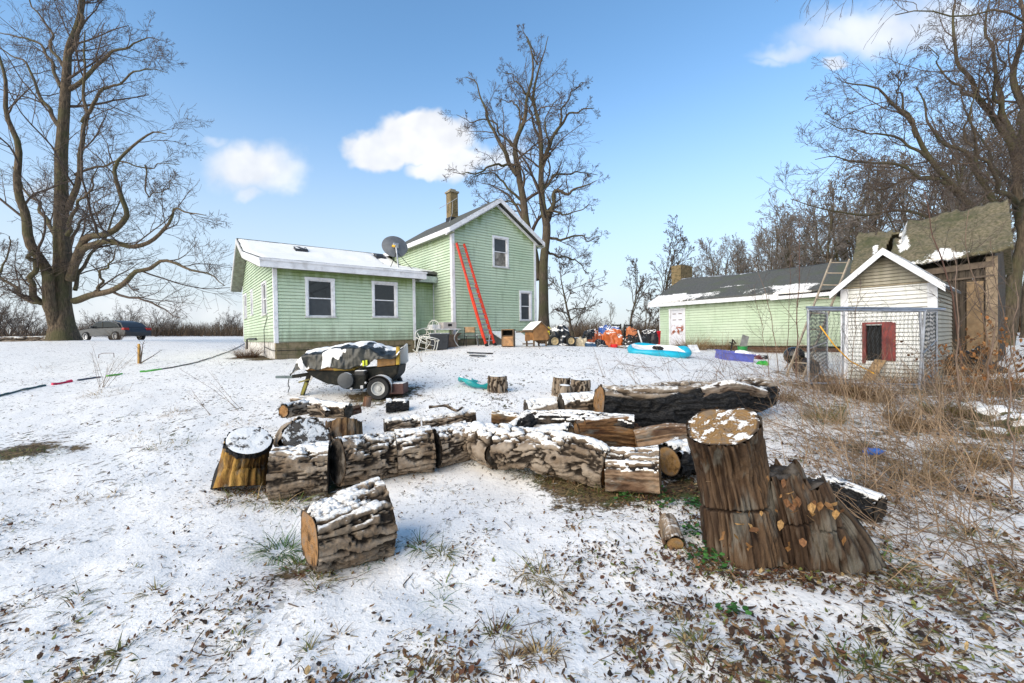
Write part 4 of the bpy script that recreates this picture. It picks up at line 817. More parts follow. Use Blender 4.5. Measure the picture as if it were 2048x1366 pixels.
# ---------------------------------------------------------------- pen wire, now that tubes() exists
mesh_panel(fl, frr, T["fl"], T["fr"], .085, .0028, wav=1.1); mesh_panel(bl2, fl, T["bl"], T["fl"], .085, .0028, wav=.8); mesh_panel(frr, br2, T["fr"], T["br"], .085, .0028, wav=.8)
k = MB(); g = np.random.default_rng(3)
P, R = grow(rel(T["fl"])+(rel(T["fr"])-rel(T["fl"]))*g.random((26, 1)), g.normal(0, 1, (26, 3))*np.array([1, .3, .25]), .25+.5*g.random(26), 7, .25, .0, np.full(26, .003), np.full(26, .002), g); wood("loose_wire", [(P, R)], M_WIRE, PN, [3])
k = MB(); k.tube([rel(q_) for q_ in (at(1640,652,8.7), at(1668,690,8.66), at(1700,722,8.62), at(1748,747,8.55))], [.012]*4, 6); tag(k.build("ratchet_strap", plain("yellow to orange strap", (.75, .36, .03), .6, var=.4, scale=2), None), "yellow-orange strap hanging slack across the pen wire", "strap").location = fl
# ladder leaning past the pen
wl = at(1590, 760, 10.3); WL = thing("wooden_ladder", "weathered grey wooden ladder leaning behind the left end of the pen", "ladder", wl)
m_ow = plain("old grey-tan wood", (.33, .27, .20), .85, var=.25, dirt=.2)
a0, a1, b0, b1 = [at(*q_)-wl for q_ in ((1571,757,10.35), (1663,519,12.1), (1604,760,10.2), (1699,519,11.95))]
for p0, p1 in ((a0, a1), (b0, b1)): k = MB(); k.beam(p0, p1, .035, .06); k.build("rail", m_ow, WL, bev=.006)
for f_ in (.12, .25, .38, .51, .64, .76, .87, .97): k = MB(); k.tube([a0+(a1-a0)*f_, b0+(b1-b0)*f_], .016, 7); k.build("rung", m_ow, WL)
# ---------------------------------------------------------------- barn with the mossy roof
b0 = c0+RZ(ROT)@np.array([3.65, -CW, 0])
BN = thing("old_barn", "leaning old barn with a steep mossy brown roof at the far right", "barn", b0, ROT); inv = RZ(-ROT)
def bloc(px, py, x_):
    "local point on the plane x = x_"
    n_ = RZ(ROT)@np.array([1, 0, 0]); d = ray(px, py); s_ = ((b0+n_*x_-CAM)@n_)/(d@n_); return inv@(CAM+d*s_-b0)
eL, eR = bloc(1700, 545, -.3), bloc(2028, 498, -.3); rL, rR = bloc(1716, 452, 2.6), bloc(2016, 405, 2.6)
zb = gz(b0[0], b0[1])-b0[2]
nu, nv = 36, 110; u = np.linspace(0, 1, nu)[:, None, None]; v = np.linspace(0, 1, nv)[None, :, None]
G_ = (eL*(1-v)+eR*v)*(1-u)+(rL*(1-v)+rR*v)*u
uu, vv = (u+0*v)[..., 0], (v+0*u)[..., 0]
G_[..., 2] += (fbm(np.stack([uu*3, vv*6, 0*uu], -1), 3, 4)-.45)*.22; G_[..., 2] += (fbm(np.stack([uu*14, vv*30, 0*uu], -1), 3, 9)-.45)*.16
G_[..., 2] += (sst(.75, 1, uu)*(fbm(np.stack([vv*9, 0*vv, 0*vv+2], -1), 4, 31)-.5)*.42-.45*np.exp(-((vv-.33)/.035)**2)*sst(.2, .9, uu)-.22*sst(.30, .27, vv)*sst(.1, .6, uu))
G_[..., 0] += sst(.06, 0, uu)*(fbm(np.stack([vv*20, 0*vv, 0*vv+7], -1), 3, 41)-.45)*.5
i = np.arange(nu*nv).reshape(nu, nv)
keep = ~((np.abs(vv-.30) < .035+.035*(1-uu)) & (uu > .28) & (uu < .5) & False)
slit = (np.abs(vv-.275-.02*np.sin(uu*9)) < .018+.012*uu) & (uu > .42)
Q = np.stack([i[:-1, :-1], i[:-1, 1:], i[1:, 1:], i[1:, :-1]], -1)[~slit[:-1, :-1]].reshape(-1, 4)
snw = .66*np.exp(-((vv-.335-.05*(1-uu))/.055)**2)*sst(.15, .35, uu)+.58*np.exp(-((vv-.16)/.035)**2)*sst(.75, .55, uu)+.40*np.exp(-((vv-.63)/.07)**2)*sst(.75, .6, uu)+.36*sst(.3, .05, uu)*sst(.3, .4, vv)
ro = build("roof", G_.reshape(-1, 3), [Q], M_MOSSROOF, BN, smooth=True, attrs={"snow": snw.ravel()}); m = ro.modifiers.new("s", 'SOLIDIFY'); m.thickness = .09; m.offset = -1
M_OLDW = NT("weathered barn boards"); _P = M_OLDW.obj(); _nn = M_OLDW.noise(M_OLDW.sc(_P, (6., 6., .5)), 2.2, 5.)
M_OLDW = M_OLDW.done(M_OLDW.mix(M_OLDW.mr(_nn, .3, .7), (.03, .025, .021), (.095, .075, .055)), .9, 0, M_OLDW.bump(_nn, .8, .03), .2)
yR = eR[1]+.35; yL = eL[1]-.1; zE_ = min(eL[2], eR[2])
k = MB()
nbd = 22
for j in range(nbd):
    ya_ = yR+(yL-yR)*j/nbd; yb_ = yR+(yL-yR)*(j+1)/nbd-.012; zt_ = np.interp((ya_+yb_)/2, sorted((eR[1], eL[1])), (eR[2], eL[2]))-.18
    o_ = random.uniform(-.012, .012); k.box(o_, .03+o_, min(ya_, yb_), max(ya_, yb_), zb-.3, zt_)
k.build("board_wall", M_OLDW, BN)
k = MB(); k.box(.04, 5.2, yR+.02, yR+.06, zb-.3, zE_-.1); k.box(5.15, 5.2, yR+.07, yL, zb-.3, zE_-.1); k.box(.04, 5.1, yL-.05, yL, zb-.3, zE_-.1)
for yy_ in (yR+.02, yL-.05): k.prism([(.04, zE_-.12), (2.6, rL[2]-.25), (5.2, zE_-.12)], yy_, yy_+.04, 1)
k.build("back_wall", M_OLDW, BN)
k = MB(); k.add([tuple(rL-np.array([0, 0, .5])), tuple(rR-np.array([0, 0, .5])), (5.6, rR[1], zE_), (5.6, rL[1], zE_)], [(0,1,2,3)]); rb = k.build("rear_roof", M_MOSSROOF, BN); m = rb.modifiers.new("s", 'SOLIDIFY'); m.thickness = .08
k = MB(); k.box(-.06, -.015, yR-.06, yR+.16, zb-.3, eR[2]-.10); k.build("corner_post", plain("tan corner post", (.22, .165, .11), .85, dirt=.4), BN)
k = MB(); k.beam((-.05, yR, eR[2]-.30), (-.05, yL, eL[2]-.30), .04, .16); k.beam((-.05, yR, eR[2]-.62), (-.05, yL, eL[2]-.58), .04, .05); k.build("eave_board", plain("dark eave board", (.10, .075, .055), .9), BN)
k = MB(); k.box(-.04, -.002, yR+.2, yR+.52, zb-.1, eR[2]-.75); k.build("plywood_sheet", plain("stained plywood", (.20, .135, .075), .85, dirt=.5), BN)
# ---------------------------------------------------------------- logs and stumps
def bark_mat(nm, k3):
    t = NT(nm); P = t.sc(t.pos(), k3); h = t.attr("h").outputs['Fac']; s = t.attr("snow").outputs['Fac']; ch = t.attr("char").outputs['Fac']; sp = t.attr("split").outputs['Fac']
    n1 = t.noise(P, 60., 4.); n2 = t.noise(P, 7., 4.); n3 = t.noise(P, 24., 4.)
    tint = t.attr("tint").outputs['Color']
    bk = t.mix(t.mr(t.math('ADD', h, t.math('MULTIPLY', t.math('SUBTRACT', n1, .5), .5)), .15, .75), (.032, .023, .016), t.mix(t.mr(n2, .35, .65), (.17, .122, .082), (.31, .25, .19)))
    wd = t.mix(t.mr(t.math('ADD', h, t.math('MULTIPLY', t.math('SUBTRACT', n3, .5), .8)), .1, .8), t.mix(1., tint, (.30, .27, .25), 'MULTIPLY'), tint)
    n5 = t.noise(P, 5., 3., .6); wd = t.mix(t.mr(n5, .42, .62), wd, t.mix(1., wd, (.42, .34, .30), 'MULTIPLY')); wd = t.mix(t.math('MULTIPLY', t.mr(t.noise(P, 9., 3.), .5, .66), .5), wd, (.17, .165, .14)); bk = t.mix(t.math('MULTIPLY', t.mr(n5, .5, .65), .6), bk, t.mix(1., bk, (.55, .5, .42), 'MULTIPLY'))
    c = t.mix(sp, bk, wd)
    cm = t.mr(t.math('ADD', ch, t.math('MULTIPLY', t.math('SUBTRACT', n2, .5), .7)), .42, .62)
    c = t.mix(cm, c, t.mix(t.mr(n1, .4, .75), (.008, .008, .009), (.045, .043, .042)))
    f = t.mr(t.math('ADD', s, t.math('ADD', t.math('MULTIPLY', t.math('SUBTRACT', n3, .5), .55), t.math('MULTIPLY', t.math('SUBTRACT', n1, .5), .35))), .42, .62)
    c = t.mix(f, c, SNOW)
    return t.done(c, t.mr(f, 0, 1, .85, .7), 0, t.bump(t.math('ADD', t.math('MULTIPLY', n1, .8), n3), .8, .02), .25)
M_BARK = bark_mat("furrowed bark", (.45, 1., 1.)); M_BARKV = bark_mat("upright stump wood", (1., 1., .26))
def cut_mat(name, c1, c2, rim=(.06, .04, .025)):
    t = NT(name); P = t.pos(); r = t.attr("rad").outputs['Fac']; s = t.attr("snow").outputs['Fac']; n1 = t.noise(P, 11., 4.); n2 = t.noise(P, 55., 3.)
    w_ = t.math('SINE', t.math('ADD', t.math('MULTIPLY', r, 75.), t.math('MULTIPLY', n1, 9.)))
    c = t.mix(t.mr(w_, -1, 1, .25, .75), c1, c2); c = t.mix(t.mr(n1, .48, .68), c, tuple(k*.25 for k in c1)); gx = t.n('CombineXYZ', {0: t.attr('ca').outputs['Fac'], 1: t.attr('sa').outputs['Fac'], 2: t.math('MULTIPLY', r, .25)}).outputs[0]; ck = t.math('ABSOLUTE', t.math('SUBTRACT', t.noise(gx, 4.5, 2.), .5)); ck = t.math('MULTIPLY', t.mr(ck, .022, .004), t.mr(r, .95, .2)); c = t.mix(t.math('MULTIPLY', t.mr(n1, .5, .35), .55), c, (.16, .14, .12)); c = t.mix(ck, c, tuple(k*.12 for k in c1)); c = t.mix(t.mr(r, .88, .96), c, rim)
    f = t.mr(t.math('ADD', s, t.math('ADD', t.math('MULTIPLY', t.math('SUBTRACT', n1, .5), .9), t.math('MULTIPLY', t.math('SUBTRACT', n2, .5), .3))), .46, .56)
    return t.done(t.mix(f, c, SNOW), .85, 0, t.bump(t.math('ADD', n2, t.math('MULTIPLY', f, 1.2)), .5, .01), .25)
M_CUT = cut_mat("orange-brown cut wood", (.23, .115, .042), (.35, .19, .075)); M_CUTD = cut_mat("dark grey cut wood", (.035, .028, .022), (.07, .055, .04)); M_CUTP = cut_mat("pale cut wood", (.19, .10, .035), (.30, .18, .07)); M_CUTS = cut_mat("snowed-over sawn top", (.26, .18, .10), (.34, .24, .13))
def polysect(pts, split):
    "star-shaped section: points (side, up) in radii; split: flags of the edges that are riven wood"
    n = len(pts)
    def f(th):
        d = np.stack([np.cos(th), np.sin(th)], -1); r = np.full(th.shape, 9.); sp = np.zeros(th.shape)
        for i in range(n):
            a = np.array(pts[i]); b = np.array(pts[(i+1) % n]); e = b-a; den = d[..., 0]*e[1]-d[..., 1]*e[0]
            tt = (a[0]*e[1]-a[1]*e[0])/np.where(abs(den) < 1e-9, 1e-9, den); uu = (a[0]*d[..., 1]-a[1]*d[..., 0])/np.where(abs(den) < 1e-9, 1e-9, den)
            ok = (tt > 0) & (uu >= -1e-6) & (uu <= 1+1e-6) & (tt < r); r = np.where(ok, tt, r); sp = np.where(ok, split[i], sp)
        return np.where(r > 8, .5, r), sp
    return f
HALF_F = polysect([(math.cos(a), math.sin(a)) for a in np.radians(np.arange(0, 331, 15))][3:21], [0]*17+[1])
def log(name, label, cat, pts, rad, seed, amp=.03, freq=17., N=70, S=84, snow=1., char=0., sect=None, split=0., tint=(.30, .19, .09), cuts=(M_CUT, M_CUT), capsnow=(0, 0), flare=None, lump=.12, group=None, jag=(0, 0), parent=None, tilt=0., chars=None, kerf=None, stretch=.22):
    W = spline(pts, N) if len(pts) > 2 else np.array(pts[0])+(np.array(pts[1])-np.array(pts[0]))*np.linspace(0, 1, N)[:, None]
    o = W.mean(0); o[2] = gz(o[0], o[1])
    R = np.interp(np.linspace(0, 1, N), np.linspace(0, 1, len(rad)), rad); T_ = np.gradient(W, axis=0); T_ /= np.linalg.norm(T_, axis=1)[:, None]
    vert = abs(T_[:, 2].mean()) > .7; a = np.array([0, 1., 0]) if vert else np.array([0, 0, 1.])
    sd = np.cross(T_, a); sd /= np.linalg.norm(sd, axis=1)[:, None]; up = np.cross(sd, T_)
    th = np.broadcast_to(2*PI*np.arange(S)/S+tilt, (N, S)); sl_ = np.concatenate([[0], np.cumsum(np.linalg.norm(np.diff(W, axis=0), axis=1))])[:, None]+0*th
    rm = R.mean(); m, sp = (np.ones((N, S)), np.zeros((N, S))) if sect is None else sect(th)
    c3 = lambda k, kb, z0=0: np.stack([np.cos(th)*k, np.sin(th)*k, sl_*kb+z0], -1)
    wv = (fbm(c3(rm*freq*.35, freq*.3, seed), 2, seed+1)-.38)[..., None]*1.6
    hh = np.abs(2*fbm(c3(rm*freq*1.1, freq*stretch, seed*1.7)+wv, 4, seed)/.9375-1)
    hh = sst(.0, .24, hh)*(.72+.28*fbm(c3(rm*freq*3, freq*stretch*5, seed), 2, seed+12)/.75); sp = np.clip(np.maximum(sp, split), 0, 1)
    fib = fbm(c3(rm*freq*2.2, freq*.10, seed), 3, seed+4)/.875
    fib = .55*sst(.0, .30, np.abs(2*fib-1))+.45*sst(.3, .7, fbm(c3(rm*freq*4.5, freq*.16, seed+8), 3, seed+14)/.875); h = hh*(1-sp)+sp*fib; aa = 1.5*amp*(1-.4*sp)
    lp = 1+lump*2*(fbm(c3(1.1, 2.2/max(rm*5, .5), seed+3), 3, seed+2)-.44)
    r = R[:, None]*m*lp+aa*(h-.6)
    if flare is not None: r = r*(1+flare(sl_/sl_[-1, 0], th))
    if kerf: 
        kf = np.exp(-((sl_/sl_[-1, 0]-kerf)/.008)**2)*(sst(-.6, -.2, -np.sin(th))); r = r-.035*kf; h = h*(1-kf)
    V = W[:, None]+r[..., None]*(np.cos(th)[..., None]*sd[:, None]+np.sin(th)[..., None]*up[:, None])
    for e, jv in ((0, jag[0]), (-1, jag[1])):
        if jv:
            wgt = sst(.55, 1., np.linspace(0, 1, N) if e else np.linspace(1, 0, N))[:, None]; jj = (fbm(np.stack([np.cos(th[0])*2.2, np.sin(th[0])*2.2, 0*th[0]+seed], -1), 3, seed+6)-.45)*2*jv
            V = V+(wgt*jj[None]*(1 if e else -1))[..., None]*T_[:, None]
    dA = np.gradient(V, axis=0); dB = np.roll(V, -1, 1)-np.roll(V, 1, 1); nr = np.cross(dB, dA); nr /= np.linalg.norm(nr, axis=2)[..., None]+1e-9
    if ((nr*(V-W[:, None])).sum(-1)).mean() < 0: nr = -nr
    big = fbm(V*4.5, 3, seed+8)
    # smooth normal for where snow can rest
    ns = (np.cos(th)[..., None]*sd[:, None]+np.sin(th)[..., None]*up[:, None])
    if sect is not None: ns = nr
    sn_ = sst(.28, .92, .75*ns[..., 2]+.25*nr[..., 2]+(big-.45)*1.2+(h-.5)*.25)*snow
    sn_ = sn_*(1-.9*(1-sst(.08, .42, h))*(1-.25*snow))
    V = V+nr*(sn_*.02)[..., None]
    gap = float((V[..., 2]-gz(V[..., 0], V[..., 1])).min())
    if not vert and -.015 < gap < .14: V[..., 2] -= gap+.02; W = W-np.array([0, 0, gap+.02])
    if chars is not None: cc = chars(np.linspace(0, 1, N)[:, None]+0*th, th, ns)
    else: cc = np.full((N, S), char)
    i = np.arange(N*S).reshape(N, S); j = np.roll(i, -1, 1); Q = np.stack([i[:-1], j[:-1], j[1:], i[1:]], -1).reshape(-1, 4)
    own = parent is None
    if own: t_ = thing(name, label, cat, o, group=group)
    else: t_ = parent; o = np.array(parent.location)
    b = build("bark" if split < .5 or cat == "stump" or parent is not None else "body", (V-o).reshape(-1, 3), [Q], M_BARKV if vert else M_BARK, t_, smooth=True, attrs={"h": h.ravel(), "snow": sn_.ravel(), "char": cc.ravel(), "split": sp.ravel()})
    ca = b.data.color_attributes.new("tint", 'FLOAT_COLOR', 'POINT'); cv = np.ones((N*S, 4), np.float32); cv[:, :3] = tint; ca.data.foreach_set("color", cv.ravel())
    for e, mt, cs in ((0, cuts[0], capsnow[0]), (-1, cuts[1], capsnow[1])):
        if mt is None: continue
        ring = V[e]; K_ = 7; ring = sum(np.roll(ring, q_, 0) for q_ in range(-K_, K_+1))/(2*K_+1); c_ = ring.mean(0); ring = c_+(ring-c_)*1.012; ks = np.array([0, .2, .4, .6, .75, .86, .93, .985]); g_ = (c_+(ring-c_)*ks[:, None, None])
        ax_ = T_[e]*(1 if e else -1); g_ = g_+ax_*(((fbm(g_*16, 3, seed+9)-.45)*.022)*(1-ks[:, None]**4))[..., None]+ax_*.002
        if cs > .5: g_ = g_+np.array([0, 0, 1])*(cs*.012*(1-ks[:, None]**6))[..., None]
        K = len(ks); ii = np.arange(K*S).reshape(K, S); jj = np.roll(ii, -1, 1); Qc = np.stack([ii[:-1], jj[:-1], jj[1:], ii[1:]], -1).reshape(-1, 4)
        if e == 0: Qc = Qc[:, ::-1]
        build("cut_face", (g_-o).reshape(-1, 3), [Qc], mt, t_, smooth=True, attrs={"rad": np.repeat(ks, S), "snow": np.full(K*S, cs), "ca": np.tile(np.cos(th[0]), K), "sa": np.tile(np.sin(th[0]), K)})
    return t_
LOGS = "cut trunk pieces in the front row"
log("cut_log", "first thick bark log of the row, half snowed over, beside the yellow stump", "log", [at(543,948,4.42), at(658,938,4.6)], [.25,.26], 1, snow=.72, cuts=(M_CUTD, M_CUTD), amp=.034, freq=20, N=100, S=120)
log("cut_log", "second bark log of the row with a dark round end facing the gap", "log", [at(675,926,4.55), at(781,911,4.98)], [.235,.255], 2, snow=.62, cuts=(M_CUTD, M_CUTD), amp=.034, freq=20, N=100, S=120)
log("cut_log", "short third bark log of the row, dark saw gap on its left", "log", [at(792,904,4.88), at(864,894,5.02)], [.255,.25], 3, snow=.62, cuts=(M_CUTD, M_CUTD), amp=.033, freq=19, N=80, S=120)
log("cut_log", "fourth bark log of the row where it meets the gnarled trunk", "log", [at(869,883,5.06), at(936,869,5.3)], [.23,.22], 4, snow=.62, cuts=(M_CUTD, M_CUT), amp=.033, freq=19, N=80, S=120)
log("cut_log", "front log lying alone on the snow with an orange split end among green blades", "log", [at(618,1078,3.05), at(690,1057,3.22), at(764,1034,3.4)], [.21,.26,.285], 5, snow=.6, cuts=(M_CUT, M_CUTD), amp=.04, freq=21, N=130, S=150)
log("tree_stump", "yellow-brown barkless stump with a charred rim and snowy top", "stump", [at(482,976,4.62), at(489,925,4.72), at(498,880,4.6)], [.255,.23,.22], 6, snow=.25, split=1., tint=(.36,.205,.05), cuts=(None, M_CUTD), capsnow=(0,.62), amp=.045, freq=12, N=90, S=110, chars=lambda u, th, ns: .75*sst(.84,.97,u)+.75*sst(.35,.75,-ns[..., 0])*sst(.95,.3,u))
log("log_chunk", "tilted round chunk with a snow-covered face behind the first log", "log", [at(592,892,5.15), at(612,866,4.9)], [.24,.25], 7, snow=.6, cuts=(M_CUTD, M_CUTD), capsnow=(0,.5), N=60, S=90, char=.1, lump=.4, jag=(0,.07))
log("log_chunk", "hollow brown chunk with curled rim and snow inside, behind the second log", "log", [at(686,886,5.35), at(688,846,5.45)], [.22,.21], 8, snow=.4, split=.8, tint=(.22,.12,.045), cuts=(None, M_CUTS), capsnow=(0,1.), jag=(0,.07), N=60, S=90)
log("small_log", "small log with a bright orange cut end left behind the row", "log", [at(567,823,5.95), at(628,811,6.5)], [.095,.10], 9, snow=.9, cuts=(M_CUT, M_CUT), amp=.015, N=50, S=50)
log("small_log", "low dark log under a snow cap right of the orange-ended log", "log", [at(628,818,6.35), at(697,824,6.1)], [.12,.10], 10, snow=1.1, cuts=(M_CUTD, M_CUTD), amp=.02, N=50, S=50)
log("broken_branch", "dark splintered branch leaning on the small orange-ended log", "branch", [at(585,802,6.6), at(630,806,6.4), at(655,828,6.0)], [.05,.055,.04], 11, snow=.7, cuts=(M_CUTD, M_CUTD), amp=.015, N=40, S=30)
log("bark_slab", "curled reddish bark slab on the snow beside the low dark log", "bark", [at(690,826,6.3), at(722,818,6.4)], [.07,.06], 12, snow=.4, split=.7, tint=(.16,.06,.03), cuts=(M_CUTD, M_CUTD), amp=.015, N=30, S=40, sect=HALF_F)
log("wood_stub", "short reddish-brown stub sticking up out of dry grass", "stump", [at(733,812,7.0), at(737,793,7.0)], [.065,.06], 13, snow=.1, split=.8, tint=(.20,.08,.035), cuts=(None, M_CUT), amp=.01, N=24, S=36)
log("charred_log", "small charred log with snow on top in front of the white-rimmed wheel", "log", [at(772,803,7.2), at(818,802,7.3)], [.10,.09], 14, snow=.8, char=1., cuts=(M_CUTD, M_CUTD), amp=.03, N=40, S=44)
log("small_log", "thin ridged log with an orange end behind the fourth log", "log", [at(845,830,6.2), at(950,818,6.4)], [.10,.13], 15, snow=.75, cuts=(M_CUTD, M_CUT), amp=.035, freq=22, N=70, S=70)
log("broken_branch", "bent snowy twig lying over the thin ridged log", "branch", [at(858,815,6.3), at(890,812,6.3), at(912,822,6.2), at(925,815,6.3)], [.02,.02,.018,.012], 16, snow=.5, cuts=(M_CUTD, M_CUTD), amp=.006, N=40, S=16)
log("gnarled_log", "gnarled knotty trunk piece joining the row to the big grey log", "log", [at(936,868,5.3), at(968,876,5.1), at(1003,890,4.9)], [.20,.22,.22], 17, snow=.75, lump=.35, amp=.05, freq=13, cuts=(M_CUT, M_CUTD), N=80, S=100, stretch=.6, chars=lambda u, th, ns: .62*sst(.3,.8,ns[..., 2]))
log("gnarled_log", "long grey gnarled log lying on green grass in the middle foreground", "log", [at(1000,898,4.85), at(1070,900,4.7), at(1140,915,4.55), at(1212,936,4.38)], [.23,.20,.215,.21], 18, snow=.66, lump=.35, amp=.045, freq=13, cuts=(M_CUTD, M_CUT), N=130, S=110, stretch=.5)
WEDGE = polysect([(-.95,-.5),(-.9,.45),(-.1,.75),(.9,.25),(1.0,-.55),(.1,-.85)], [1,0,0,1,1,1])
log("split_log", "riven log with streaky bare side at the right end of the grey gnarled log", "log", [at(1216,935,4.38), at(1320,940,4.2)], [.25,.25], 19, snow=.8, sect=WEDGE, tint=(.29,.20,.13), cuts=(M_CUT, M_CUT), amp=.035, N=80, S=90, chars=lambda u, th, ns: .7*sst(.5,.9,ns[..., 2])*sst(.05,.3,u))
log("charred_log", "blackened log half hidden behind the big stump's left side", "log", [at(1336,916,4.42), at(1420,900,4.8)], [.17,.17], 20, snow=.9, chars=lambda u, th, ns: .9+0*u, cuts=(M_CUTP, M_CUTD), amp=.04, N=50, S=60)
PLK = polysect([(-1.,-.25),(-.95,.3),(0,.5),(.95,.3),(1.,-.3),(0,-.4)], [0,0,0,0,1,1])
log("split_plank", "long split slab under snow above the black chunk", "plank", [at(1052,836,5.9), at(1150,838,5.6), at(1268,846,5.4)], [.16,.17,.15], 21, snow=1.1, sect=PLK, char=.6, tint=(.2,.13,.07), cuts=(M_CUTD, M_CUTP), amp=.03, N=80, S=60)
log("charred_log", "charred chunk with an orange cut end in the middle of the heap", "log", [at(1078,866,5.2), at(1143,864,5.05)], [.19,.2], 22, snow=.7, char=.95, cuts=(M_CUTD, M_CUT), amp=.05, freq=13, N=70, S=80)
log("split_log", "dark brown riven log below the big charred trunk", "log", [at(1152,862,5.35), at(1210,860,5.4), at(1276,866,5.45)], [.17,.18,.16], 23, snow=.35, split=1., tint=(.24,.125,.05), cuts=(M_CUT, M_CUTD), amp=.05, freq=10, N=80, S=80, lump=.3)
log("split_log", "pale tan riven log just left of the big stump", "log", [at(1272,876,5.25), at(1330,868,5.2), at(1410,866,5.1)], [.14,.19,.17], 24, snow=.4, split=1., tint=(.31,.20,.12), cuts=(M_CUT, M_CUTD), amp=.05, freq=10, N=80, S=80, lump=.3)
log("snowy_round", "snow-buried round piece left of its neighbour behind the heap", "log", [at(1052,820,6.5), at(1110,814,6.6)], [.17,.17], 25, snow=1.25, cuts=(M_CUTD, M_CUTD), amp=.02, N=50, S=60)
log("snowy_round", "snow-buried round piece touching the big charred trunk's sawn end", "log", [at(1122,818,6.5), at(1192,812,6.6)], [.20,.2], 26, snow=1.25, cuts=(M_CUTD, M_CUTD), amp=.02, N=50, S=60)
log("burnt_log", "big hollow trunk charred black in front, snow along its back, sawn orange at the left", "log", [at(1197,793,6.1), at(1270,800,6.15), at(1350,798,6.25), at(1430,792,6.4), at(1535,775,6.8)], [.27,.285,.33,.30,.20], 27, snow=.5, lump=.25, amp=.05, freq=11, cuts=(M_CUT, M_CUTD), N=150, S=120, tint=(.2,.14,.1), stretch=.16,
    chars=lambda u, th, ns: .88*sst(.72,.25,ns[..., 2]-.35*sst(.2,.5,u)+.25*sst(.75,1,u)))
log("broken_branch", "weathered grey limb lying along the top of the charred trunk", "branch", [at(1400,790,6.15), at(1460,775,6.2), at(1530,788,6.3)], [.10,.085,.05], 28, snow=.6, split=.6, tint=(.26,.21,.17), cuts=(M_CUTD, M_CUTD), amp=.03, N=60, S=40, lump=.3)
log("tree_stump", "small upright snow-topped stump next to the teal sled", "stump", [at(995,790,8.4), at(995,752,8.4)], [.20,.185], 29, snow=.1, cuts=(None, M_CUTS), capsnow=(0,1.2), amp=.03, N=50, S=64)
log("tree_stump", "tallest of three clustered stumps, at the back left", "stump", [at(1121,797,8.1), at(1123,755,8.1)], [.17,.155], 30, snow=.1, cuts=(None, M_CUTS), capsnow=(0,1.2), amp=.03, N=50, S=64)
log("tree_stump", "shortest of three clustered stumps, in front with a snowy top", "stump", [at(1128,806,7.5), at(1130,771,7.5)], [.12,.115], 31, snow=.1, cuts=(None, M_CUTS), capsnow=(0,1.2), amp=.025, N=50, S=54)
log("tree_stump", "square-looking grey stump, rightmost of three clustered stumps", "stump", [at(1160,800,7.7), at(1161,759,7.7)], [.175,.17], 32, snow=.1, cuts=(None, M_CUTS), capsnow=(0,.7), amp=.03, N=50, S=64)
log("fallen_log", "long brown log on the ground left of the huge maple", "log", [at(-40,684,24.5), at(95,681,26.)], [.28,.24], 33, snow=.6, cuts=(M_CUTD, M_CUTD), amp=.05, freq=8, N=60, S=40)
log("charred_log", "charred log with snow lying in the brambles behind the big stump", "log", [at(1640,955,3.95), at(1760,1000,3.55)], [.13,.12], 34, snow=.75, char=.95, cuts=(M_CUTD, M_CUTD), amp=.03, N=60, S=60)
log("firewood", "short pale split of firewood lying by the big stump's foot", "firewood", [at(1334,1010,3.5), at(1350,1056,3.18)], [.075,.085], 35, snow=.45, sect=polysect([(-1,-.5),(-.75,.5),(0,.85),(.8,.4),(1,-.5)], [1,0,0,1,1]), split=.6, tint=(.36,.25,.15), cuts=(M_CUTD, M_CUTP), amp=.014, N=40, S=50)
# loose riven pieces filling the heap
log("split_log", "short riven billet wedged between the charred chunk and grey gnarled log", "log", [at(1085,893,4.98), at(1160,885,5.05)], [.10,.11], 41, snow=.7, sect=WEDGE, tint=(.22,.13,.07), cuts=(M_CUT, M_CUT), amp=.03, N=50, S=60)
log("charred_log", "small black snow-streaked billet behind the gnarled trunk piece", "log", [at(985,862,5.45), at(1065,850,5.7)], [.13,.12], 42, snow=.85, char=.9, cuts=(M_CUTD, M_CUTD), amp=.04, N=50, S=60)
log("bark_slab", "dark curled bark slab at the left end of the snowy split slab", "bark", [at(985,836,5.9), at(1050,842,5.8)], [.10,.09], 43, snow=.75, sect=HALF_F, split=.2, char=.4, cuts=(M_CUTD, M_CUTD), amp=.03, N=40, S=50)
log("split_log", "snowy split billet lying in front of the pale tan riven log", "log", [at(1225,898,4.85), at(1330,884,4.95)], [.11,.12], 44, snow=.85, sect=WEDGE, char=.35, tint=(.2,.13,.08), cuts=(M_CUT, M_CUTD), amp=.03, N=50, S=60)
log("split_log", "thin brown splinter on top of the dark brown riven log", "log", [at(1170,846,5.3), at(1255,838,5.35)], [.05,.045], 45, snow=.6, split=.9, tint=(.24,.13,.06), cuts=(M_CUT, M_CUT), amp=.015, N=40, S=30)
log("small_log", "snowy log stub lying behind the short third log of the row", "log", [at(770,858,5.6), at(838,848,5.8)], [.11,.10], 46, snow=.95, cuts=(M_CUTD, M_CUTD), amp=.03, N=40, S=50)
log("charred_log", "black burnt billet jutting up from the heap left of the charred chunk", "log", [at(1020,870,5.15), at(1062,838,5.35)], [.09,.10], 47, snow=.6, char=1., cuts=(M_CUTD, M_CUT), amp=.035, N=40, S=50)
log("broken_branch", "thin broken branch lying across the grey gnarled log's snowy back", "branch", [at(1120,880,4.75), at(1165,905,4.5), at(1205,915,4.35)], [.016,.014,.009], 48, snow=.2, cuts=(M_CUTD, M_CUTD), amp=.004, N=30, S=14)
log("split_log", "black-crusted split piece leaning between riven log and big stump", "log", [at(1300,905,4.75), at(1362,868,4.95)], [.10,.12], 49, snow=.55, sect=WEDGE, char=.5, tint=(.2,.11,.05), cuts=(M_CUT, M_CUT), amp=.03, N=40, S=60)
